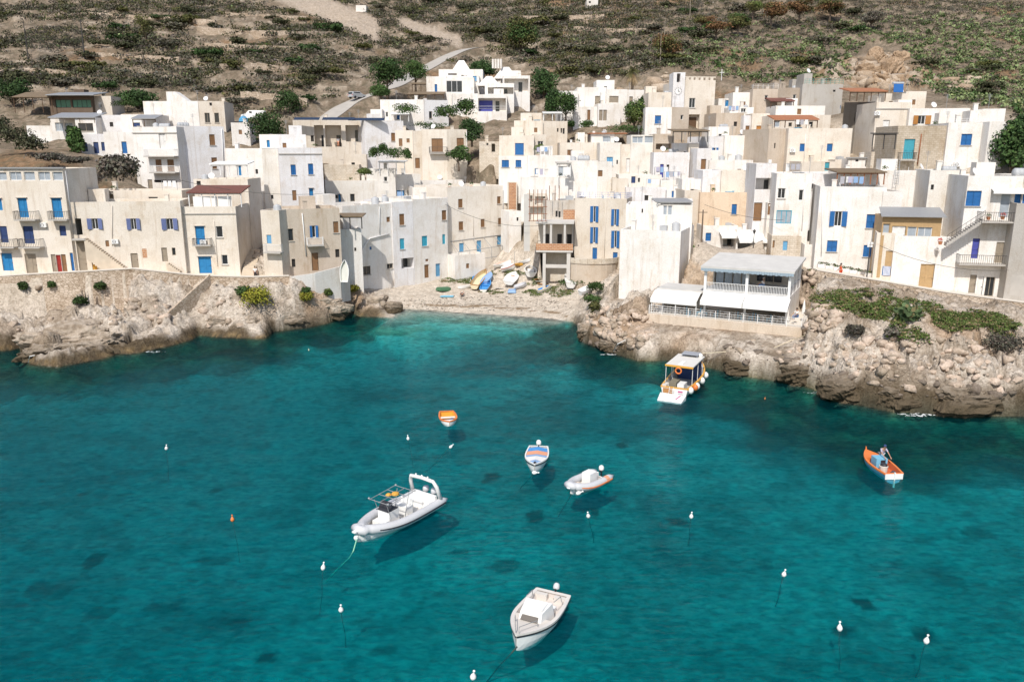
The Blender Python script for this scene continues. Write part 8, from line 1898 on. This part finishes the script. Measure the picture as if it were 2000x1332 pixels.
for key, i, px, py, lb in [('lefthall', 0, 87, 444, 'white air conditioner on the wall between balconies of the cream three-storey house'), ('longlow', 0, 226, 476, 'white air conditioner above the outside stair of the cream house'), ('redroof', 0, 398, 477, 'air conditioner standing on the blue-door balcony'), ('orangeawning', 0, 1547, 298, 'white air conditioner left of the two small blue doors'), ('stonehouse', 0, 1838, 324, 'air conditioner low on the stone house right of the rusty pipe'), ('whitebastion', 0, 1868, 326, 'air conditioner at the base of the white buttressed house'), ('darkflank', 0, 1712, 226, 'air conditioner near the corner of the house with the dark flank')]:
    b = BK[key][i]; f = b['fr']; u, z_ = f.hit(px, py, .02)
    if AC is None: AC = acmesh(); o = AC
    else: o = copy_tree(AC)
    o.location = f.W(u, .02, z_); o.rotation_euler = (0, 0, math.atan2(f.U.y, f.U.x)); tag(o, lb, 'air conditioner', 'wall air conditioners')
# solar panels
for k, (px, py, d, w, lb) in enumerate([(598, 236, 150, 24, 'dark solar panel at the left of the arched veranda roof'), (660, 236, 150, 30, 'long dark solar panel in the middle of the veranda roof'), (715, 237, 151, 34, 'dark solar panel at the right of the veranda roof')]):
    p = Pd(px, py, d); p.z += .05; s_ = w / F * d; root = empty('solar_panel', p); tag(root, lb, 'solar panel', 'solar panels on the veranda roof'); mb = MB(); mb.hexa([(-s_, 0, .05), (s_, 0, .05), (s_, 1.0, .5), (-s_, 1.0, .5), (-s_, 0, .1), (s_, 0, .1), (s_, 1.0, .55), (-s_, 1.0, .55)]); mb.build('panel', tone('dark_panel', (.03, .045, .08), .2), root)
    mb = MB(); mb.tube([(-s_ * .8, .95, 0), (-s_ * .8, .95, .48)], .03); mb.tube([(s_ * .8, .95, 0), (s_ * .8, .95, .48)], .03); mb.build('stand', GMET, root)
p = Pd(1756, 181, 130); root = empty('solar_panel', p); tag(root, 'bright blue tilted solar water heater panel on the right slope roofs', 'solar panel'); mb = MB(); mb.hexa([(-.9, 0, 0), (.7, .2, 0), (1.1, 1.2, 1.3), (-.5, 1.0, 1.3), (-.9, -.05, .05), (.7, .15, .05), (1.1, 1.15, 1.35), (-.5, .95, 1.35)]); mb.build('panel', tone('blue_panel', (.03, .12, .34), .25), root); mb = MB(); mb.tube([(-.6, 1.2, 1.45), (1.2, 1.4, 1.45)], .22, 8); mb.build('tank', GPL, root)
# vehicles on the hill
def car(name, label, p, rz, Lc, W, H, mat, van=False, cat='car'):
    root = empty(name, p, rz); tag(root, label, cat)
    prof = [(-.5, .25), (-.5, .62), (-.47, .95 if van else .70), (-.42, 1.0 if van else .96), (.05 if not van else .12, 1.0), (.24, .66), (.46, .58), (.5, .40), (.5, .25)]
    if van: prof = [(-.5, .22), (-.5, .96), (-.46, 1.0), (.16, 1.0), (.28, .68), (.47, .58), (.5, .42), (.5, .22)]
    A = [(x * Lc, -W / 2, z_ * H) for x, z_ in prof]; B_ = [(x * Lc, W / 2, z_ * H) for x, z_ in prof]; tp = lambda q: (q[0], q[1] * (.84 if q[2] > .7 * H else 1), q[2])
    A = [tp(q) for q in A]; B_ = [tp(q) for q in B_]; mb = MB(); mb.poly(A); mb.poly(B_[::-1])
    for k in range(len(A)): k2 = (k + 1) % len(A); mb.quad(A[k2], A[k], B_[k], B_[k2])
    bd_ = mb.build('body', mat, root); g = MB()
    for s_ in (-1, 1): y = W / 2 * .93 * s_; g.box((-.40 if not van else .02) * Lc, (.06 if not van else .14) * Lc, y - .03, y + .035 if s_ > 0 else y + .03, .66 * H, .90 * H) 
    g.box(-.5 * Lc - .012, -.5 * Lc + .1, -W * .36, W * .36, .60 * H, .86 * H); g.build('windows', GLASS, bd_)
    wsn = MB(); a = (.13 if not van else .19) * Lc; b__ = (.245 if not van else .275) * Lc; wsn.hexa([(a, -W * .36, .88 * H), (b__, -W * .38, .70 * H), (b__, W * .38, .70 * H), (a, W * .36, .88 * H), (a + .03, -W * .36, .90 * H), (b__ + .03, -W * .38, .72 * H), (b__ + .03, W * .38, .72 * H), (a + .03, W * .36, .90 * H)]); wsn.build('windscreen', GLASS, bd_)
    for x in (-.32, .32):
        for s_ in (-1, 1):
            w_ = MB(); w_.lathe([(.31, -.1), (.33, 0), (.31, .1)], 12); w_.v = [(q[0] + x * Lc, q[2] + s_ * (W / 2 - .06), q[1] + .32) for q in w_.v]; w_.build('wheel', BDK, root)
    for s_ in (-1, 1): h_ = MB(); h_.box(.49 * Lc, .5 * Lc + .012, s_ * W * .36 - .14, s_ * W * .36 + .14, .42 * H, .52 * H); h_.build('headlight', WPL, root); h_ = MB(); h_.box(-.5 * Lc - .014, -.49 * Lc, s_ * W * .40 - .1, s_ * W * .40 + .1, .44 * H, .60 * H); h_.build('tail_light', BRD, root)
    return root
def roadpt(k): return RDS[k]
kk = min(range(len(RDS)), key=lambda i: abs(proj(RDS[i])[0] - 697)); t = RDS[kk + 2] - RDS[kk - 2]
car('parked_car', 'silver estate car climbing the hillside road', RDS[kk] + Vector((0, 0, .05)), math.atan2(t.y, t.x), 4.0, 1.7, 1.55, tone('silver_paint', (.42, .44, .46), .35))
p = Pd(496, 236, 158.5); car('parked_van', 'white delivery van parked above the dark fig tree', p, math.pi + .05, 4.4, 1.8, 1.85, BW, True, 'van')
mb = MB(); q = Pd(476, 238, 156.5); mb.lathe([(.9, 0), (.8, .5), (.4, .95), (.1, 1.1)], 7); o = mb.build('blue_tarpaulin', tone('tarp_blue', (.08, .30, .50), .7)); o.location = q; tag(o, 'bright blue tarpaulin heap in front of the white van', 'tarpaulin')
# poles and lamps
def pole(name, label, p, h, cat, mat=DMET, lamp=False, arm=False, r=.07, sign=False):
    root = empty(name, p); tag(root, label, cat); mb = MB(); mb.tube([(0, 0, -.3), (0, 0, h)], [r * 1.3, r * .7], 7); mb.build('post', mat, root)
    if lamp:
        mb = MB(); mb.lathe([(.08, 0), (.20, .32), (.24, .36)], 6, (0, 0, h)); l_ = mb.build('lantern', GLASS, root); mb = MB(); mb.lathe([(.27, .363), (.15, .48), (.03, .62)], 6, (0, 0, h)); mb.build('lantern_cap', DMET, l_)
    if arm: mb = MB(); mb.box(-.6, .6, -.04, .04, h - .4, h - .3); mb.build('crossarm', mat, root)
    if sign: mb = MB(); mb.box(-.35, .35, -.04, .04, h - .25, h - .02); mb.box(-.3, .3, -.035, .035, h - .6, h - .35); mb.build('sign_boards', WPL, root)
pole('street_lamp', 'black lantern street lamp in front of the cafe awning', Pd(1470, 500, 108.5), 3.0, 'street lamp', lamp=True)
pole('street_lamp', 'dark street lamp with rust-stained base on the right promenade', Pd(1692, 549, 93.2), 4.6, 'street lamp', sign=True)
pole('utility_pole', 'wooden utility pole in the alley right of the blank white house', Pd(1369, 490, 110), 5.6, 'utility pole', BARK, r=.12, arm=True)
q = Pd(456, 352, 0) if False else None
pole('net_pole', 'left tall pole of the football net on the hill', PG(56, 122), 9.5, 'pole', r=.12); pole('net_pole', 'right tall pole of the football net on the hill', PG(166, 118), 9.5, 'pole', r=.16)
a = PG(56, 122); b_ = PG(166, 118); m, nt, b, o = newmat('net'); b.inputs['Base Color'].default_value = (.05, .04, .035, 1); b.inputs['Alpha'].default_value = .10
mb = MB(); mb.hexa([a, b_, b_ + Vector((0, .02, 0)), a + Vector((0, .02, 0)), a + Vector((0, 0, 9)), b_ + Vector((0, 0, 9)), b_ + Vector((0, .02, 9)), a + Vector((0, .02, 9))]); o = mb.build('sports_net', m, off=a); o.location = a; tag(o, 'dark see-through sports net between two tall poles on the hill', 'net')
pole('utility_pole', 'tall utility pole with crossarm on the hill above the tower', PG(1297, 92), 7.5, 'utility pole', GREYD, arm=True, r=.10); pole('utility_pole', 'thin pole beside the olive-brown pine', PG(1289, 128), 7.0, 'utility pole', GREYD, r=.09)
pole('street_lamp', 'thin lamp post on the slope right of the farmhouse', PG(1347, 40), 6, 'street lamp', GREYD, r=.1)
# flower boxes along the right promenade
fb = None
for k in range(7):
    px = 1607 + k * 15.5; py = 523 + k * 3.0; p = Pd(px, py, 99.2 - k * .55); p.z -= .1
    root = empty('flower_box', p, -.22); tag(root, ['leftmost white flower box under the blue shutters', 'second white flower box from the left', 'third white flower box from the left', 'middle white flower box behind the red-dressed person', 'third white flower box from the right', 'second white flower box from the right', 'rightmost white flower box beside the lamp'][k], 'flower box', 'white flower boxes')
    mb = MB(); mb.box(-.65, .65, -.25, .25, -.1, .55); mb.build('box', PLASTER, root, color=cW)
    V, Q, C_ = leafcloud([(-.3, 0, .62), (.3, 0, .62)], [(.35, .22, .2)] * 2, 60, .13, np.array([MDG * 1.1, OLV]), nrng); o = np_mesh('plant', V, Q, FOL, C_); o.parent = root; o.color = (1, 1, 1, 1)
# deck tables and chairs
def chairmesh(mat):
    root = empty('chair', (0, 0, 0)); mb = MB(); mb.box(-.22, .22, -.22, .22, .42, .46); mb.build('seat', mat, root); mb = MB(); mb.box(-.22, .22, .19, .23, .463, .9); mb.build('backrest', mat, root)
    for x in (-.19, .19):
        for y in (-.19, .19): mb = MB(); mb.box(x - .02, x + .02, y - .02, y + .02, 0, .42); mb.build('leg', mat, root)
    return root
GRPX = 0
CHW = chairmesh(BLT); CHB = chairmesh(BW); tb0 = None; nch = [0, 0]
pl = ['leftmost', 'second', 'third', 'fourth', 'fifth', 'sixth', 'seventh', 'rightmost']
for k in range(8):
    u = uE * (.06 + .115 * k); c = REST.W(u, -1.3, RZ + .03)
    if tb0 is None:
        tb0 = empty('table', (0, 0, 0)); mb = MB(); mb.box(-.4, .4, -.4, .4, .70, .74); mb.build('table_top', WPL, tb0); mb = MB(); mb.box(-.04, .04, -.04, .04, 0, .70); mb.box(-.25, .25, -.25, .25, 0.003, .04); mb.build('pedestal', WPL, tb0); o = tb0
    else: o = copy_tree(tb0)
    o.location = c; o.rotation_euler = (0, 0, math.radians(-27)); tag(o, f'white square cafe table, {pl[k]} along the deck railing' + (' from the left' if 0 < k < 7 else ''), 'table', 'deck tables')
    for s_ in (-1, 1):
        blue = k in (2, 3, 5, 6); src = CHW if blue else CHB; i_ = 0 if blue else 1
        o = src if nch[i_] == 0 else copy_tree(src); nch[i_] += 1
        o.location = REST.W(u + .62 * s_, -1.3, RZ + .03); o.rotation_euler = (0, 0, math.radians(-27) + (math.pi / 2) * (-s_)); tag(o, f"{'turquoise' if blue else 'white'} chair {'left' if s_ < 0 else 'right'} of the {pl[k]} deck table" + (' from the left' if 0 < k < 7 else ''), 'chair', 'chairs on the restaurant deck')
# closed parasol, ladder, laundry, towel
root = empty('parasol', REST.W(uE * .985, -3.0, RZ)); tag(root, 'closed white parasol at the right end of the deck', 'parasol'); mb = MB(); mb.tube([(0, 0, 0), (0, 0, 2.6)], .03); mb.build('pole', WMET, root); mb = MB(); mb.lathe([(.22, 1.0), (.2, 1.4), (.12, 2.1), (.03, 2.55)], 9); mb.build('canopy', AWN, root)
b = BK['whiteparapet'][1]; f = b['fr']; u, z_ = f.hit(1748, 362, 2.2); mb = MB(); A_ = f.W(u, 2.0, z_); T_ = f.W(u + .5, .3, z_ + 3.0); e = f.U * .45
mb.tube([A_, T_], .035, 5); mb.tube([A_ + e, T_ + e], .035, 5)
for k in range(9): q_ = A_ + (T_ - A_) * ((k + .5) / 9); mb.tube([q_, q_ + e], .025, 4)
o = mb.build('ladder', GMET, off=A_); o.location = A_; tag(o, 'grey ladder leaning on the long white roof parapet', 'ladder')
b = BK['cabinhouse'][0]; f = b['fr']; ua, zt_ = f.hit(1726, 520, .05); ub, zb_ = f.hit(1738, 539, .05); mb = MB()
for k in range(6): u = ua + (ub - ua) * k / 6; fbox(mb, f, u, u + (ub - ua) / 6 * .6, .03, .07, zb_, zt_)
o = mb.build('striped_towel', tone('towel_white', (.72, .72, .76), .9), off=f.W(ua, 0, zb_)); o.location = f.W(ua, 0, zb_); mb = MB(); fbox(mb, f, ua - .1, ub, .0, .028, zb_, zt_); mb.build('blue_stripes', BLUE, o, off=f.W(ua, 0, zb_)); tag(o, 'blue and white striped towel hanging in the doorway beside the garage gate', 'towel')
for px, w_, lb in ((1100, 1.2, 'pale cloth drying on the open terrace beside the turquoise door'), (776, 1.0, 'blue patterned cloth hanging at the low row house door')):
    p = Pd(px, 342 if px > 1000 else 389, 127.5 if px > 1000 else 136); mb = MB()
    for k in range(4): mb.hexa([(w_ * k / 4, .05 * (k % 2), 0), (w_ * (k + 1) / 4, .05 * ((k + 1) % 2), 0), (w_ * (k + 1) / 4, .05 * ((k + 1) % 2) + .02, 0), (w_ * k / 4, .05 * (k % 2) + .02, 0), (w_ * k / 4, .05 * (k % 2), 1.2), (w_ * (k + 1) / 4, .05 * ((k + 1) % 2), 1.2), (w_ * (k + 1) / 4, .05 * ((k + 1) % 2) + .02, 1.2), (w_ * k / 4, .05 * (k % 2) + .02, 1.2)])
    o = mb.build('hanging_cloth', BLB if px < 1000 else AWN); o.location = p; tag(o, lb, 'cloth')
# terrace furniture on the tall blue shutter house
b = BK['bluestrips'][0]; f = b['fr']
for k, (px, bk_, mat_, lb) in enumerate([(1180, 1.2, BLT, 'turquoise roof terrace chair left of the white table above the tall blue shutters'), (1208, 1.4, BW, 'white roof terrace chair right of the white table above the tall blue shutters')]):
    o = copy_tree(CHW if mat_ is BLT else CHB); o.location = roofpt('bluestrips', 0, px, bk_)[0]; o.rotation_euler = (0, 0, 1.2 + k * 2); tag(o, lb, 'chair', 'roof terrace chairs')
o = copy_tree(tb0); o.location = roofpt('bluestrips', 0, 1194, 1.5)[0]; tag(o, 'white table on the roof terrace above the tall blue shutters', 'table', 'roof tables')
for px, py, key, lb in ((1772, 478, 'cabinhouse', 'red-orange flower pot beside the stair foot right of the glazed cabin'), (1958, 429, 'rightend', 'pink flower pot on the right end balcony'), (1930, 430, 'rightend', 'terracotta pot with seedlings at the left of the right end balcony')):
    f = BK['rightend'][0]['fr']
    px2 = 1836 if px == 1772 else px; u, z_ = f.hit(px2, py, 1.2); root = empty('flower_pot', f.W(u, 1.2, z_)); tag(root, lb, 'flower pot'); mb = MB(); mb.lathe([(.16, 0), (.24, .35), (.26, .37)], 10); mb.build('pot', TERRA, root)
    V, Q, C_ = leafcloud([(0, 0, .5)], [(.28, .28, .25)], 60, .12, np.array([[.60, .12, .10]] if px != 1930 else [MDG]), nrng); o = np_mesh('plant', V, Q, FOL, C_); o.parent = root; o.color = (1, 1, 1, 1)
# overhead cables
CB = simple('cable', (.10, .09, .08), .8)
def cable(label, a, b_, sag): mb = MB(); mb.tube([a + (b_ - a) * t - Vector((0, 0, sag * 4 * t * (1 - t))) for t in [k / 10 for k in range(11)]], .025, 4); o = mb.build('overhead_cable', CB, off=a); o.location = a; tag(o, label, 'cable')
cable('sagging cable across the front of the row behind the patchy beige house', Pd(350, 352, 108), Pd(640, 378, 116), .8)
cable('cable crossing in front of the glazed cabin house at right', Pd(1718, 480, 91), Pd(1970, 528, 88), .9)
cable('pale cable running above the dark tree right of the square cream house', Pd(912, 256, 146), Pd(985, 268, 146), .8)

cable('thin cable from the peach house to the white curtained-window house', Pd(1376, 400, 112), Pd(1530, 430, 105.5), .5)
cable('long thin cable over the beach end of the white waterside house', Pd(870, 400, 119), Pd(1064, 440, 118.5), 1.2)
def roofbits(key, i, n, seed):
    rg = random.Random(seed); b = BK[key][i]; f = b['fr']
    for k in range(n):
        u = rg.uniform(.6, b['u1'] - .6); nb = rg.uniform(.7, min(b['dep'] - .8, 4)); p = f.W(u, -nb, b['zr']); kind = rg.randrange(4)
        if kind == 0: o = copy_tree(CHB); o.location = p; o.rotation_euler = (0, 0, rg.uniform(0, 6)); tag(o, f'white plastic chair on the roof of the {SHORT[key]}', 'chair', f'white chairs on the roof of the {SHORT[key]}')
        elif kind == 1:
            r_ = empty('flower_pot', p); tag(r_, f'terracotta plant pot on the roof of the {SHORT[key]}', 'flower pot', f'plant pots on the roof of the {SHORT[key]}'); m_ = MB(); m_.lathe([(.18, 0), (.28, .4), (.3, .43)], 9); m_.build('pot', TERRA, r_); V, Q, C_ = leafcloud([(0, 0, .7)], [(.4, .4, .35)], 50, .16, np.array([MDG]), nrng); q_ = np_mesh('plant', V, Q, FOL, C_); q_.parent = r_; q_.color = (1, 1, 1, 1)
        elif kind == 2:
            m_ = MB(); m_.box(-.5, .5, -.35, .35, 0, .5); m_.box(-.55, .55, -.4, .4, .503, .56); o = m_.build('storage_box', rg.choice([GPL, BIN, BLT])); o.location = p; o.rotation_euler = (0, 0, rg.uniform(0, 3)); tag(o, f'low storage box on the roof of the {SHORT[key]}', 'box', f'storage boxes on the roof of the {SHORT[key]}')
        else:
            m_ = MB(); h_ = 1.7; e_ = f.U * 2.2; m_.tube([p, p + Vector((0, 0, h_))], .03, 4); m_.tube([p + e_, p + e_ + Vector((0, 0, h_))], .03, 4); m_.tube([p + Vector((0, 0, h_)), p + e_ + Vector((0, 0, h_))], .012, 4); r_ = empty('clothes_line', p); tag(r_, f'clothes line with washing on the roof of the {SHORT[key]}', 'clothes line', f'clothes lines on the roof of the {SHORT[key]}'); m_.build('posts_and_line', GMET, r_, off=p)
            for c_ in range(3):
                w_ = MB(); a_ = p + f.U * (.25 + c_ * .65) + Vector((0, 0, h_ - .02)); b2 = a_ + f.U * .5; dn = Vector((0, 0, -rg.uniform(.6, .95))); t_ = f.Nn * .02; w_.hexa([a_ + dn, b2 + dn, b2 + dn + t_, a_ + dn + t_, a_, b2, b2 + t_, a_ + t_]); w_.build('washing', [WHC, BLB, WHC, LAV, GRC][rg.randrange(5)], r_, off=p)
for k_, (key, i, n) in enumerate([('longlow', 1, 2), ('whiteangled', 1, 2), ('creamtall', 0, 3), ('bluewins', 2, 2), ('lowterrace', 0, 3), ('lowterrace', 2, 3), ('brickbalcony', 0, 2), ('laundryterrace', 3, 3), ('laundryterrace', 0, 2), ('midcream', 0, 3), ('midcream', 2, 2), ('violetdoor', 0, 2), ('openshut', 1, 3), ('alleywhite', 1, 2), ('peachhouse', 2, 3), ('bigloggia', 0, 1), ('glasswins', 0, 2), ('bigwhiteright', 0, 3), ('whiteparapet', 1, 3), ('midclutter', 0, 3), ('midclutter', 1, 2), ('midclutter', 3, 2), ('verandahouse', 0, 2), ('orangeawning', 0, 2), ('stonehouse', 0, 1), ('creamtower', 0, 2), ('beigesteps', 0, 1), ('redtop', 1, 1), ('scaffoldhouse', 0, 2)]): roofbits(key, i, n, 100 + k_)
# tarpaulin shade sails and surf along the rocks
for i_, (px, py, w_) in enumerate([(1600, 764, .8), (1790, 807, 1.0), (300, 684, .7), (1190, 689, .6)]):
    q = Pz(px, py + 3, .05); mb = MB(); mb.poly([(w_ * 1.6 * math.cos(a) * (1 + .3 * math.sin(3 * a + i_)), w_ * .45 * math.sin(a) * (1 + .3 * math.cos(5 * a)), 0) for a in [math.pi * 2 * k / 20 for k in range(20)]]); o = mb.build('surf_foam', bpy.data.materials['foam']); o.location = q; tag(o, ['thin wisp of surf below the pale right slope', 'wisp of surf at the darkest right rocks', 'wisp of surf by the boulders left of the stair foot', 'wisp of surf at the left of the right headland'][i_], 'surf', kind='stuff')
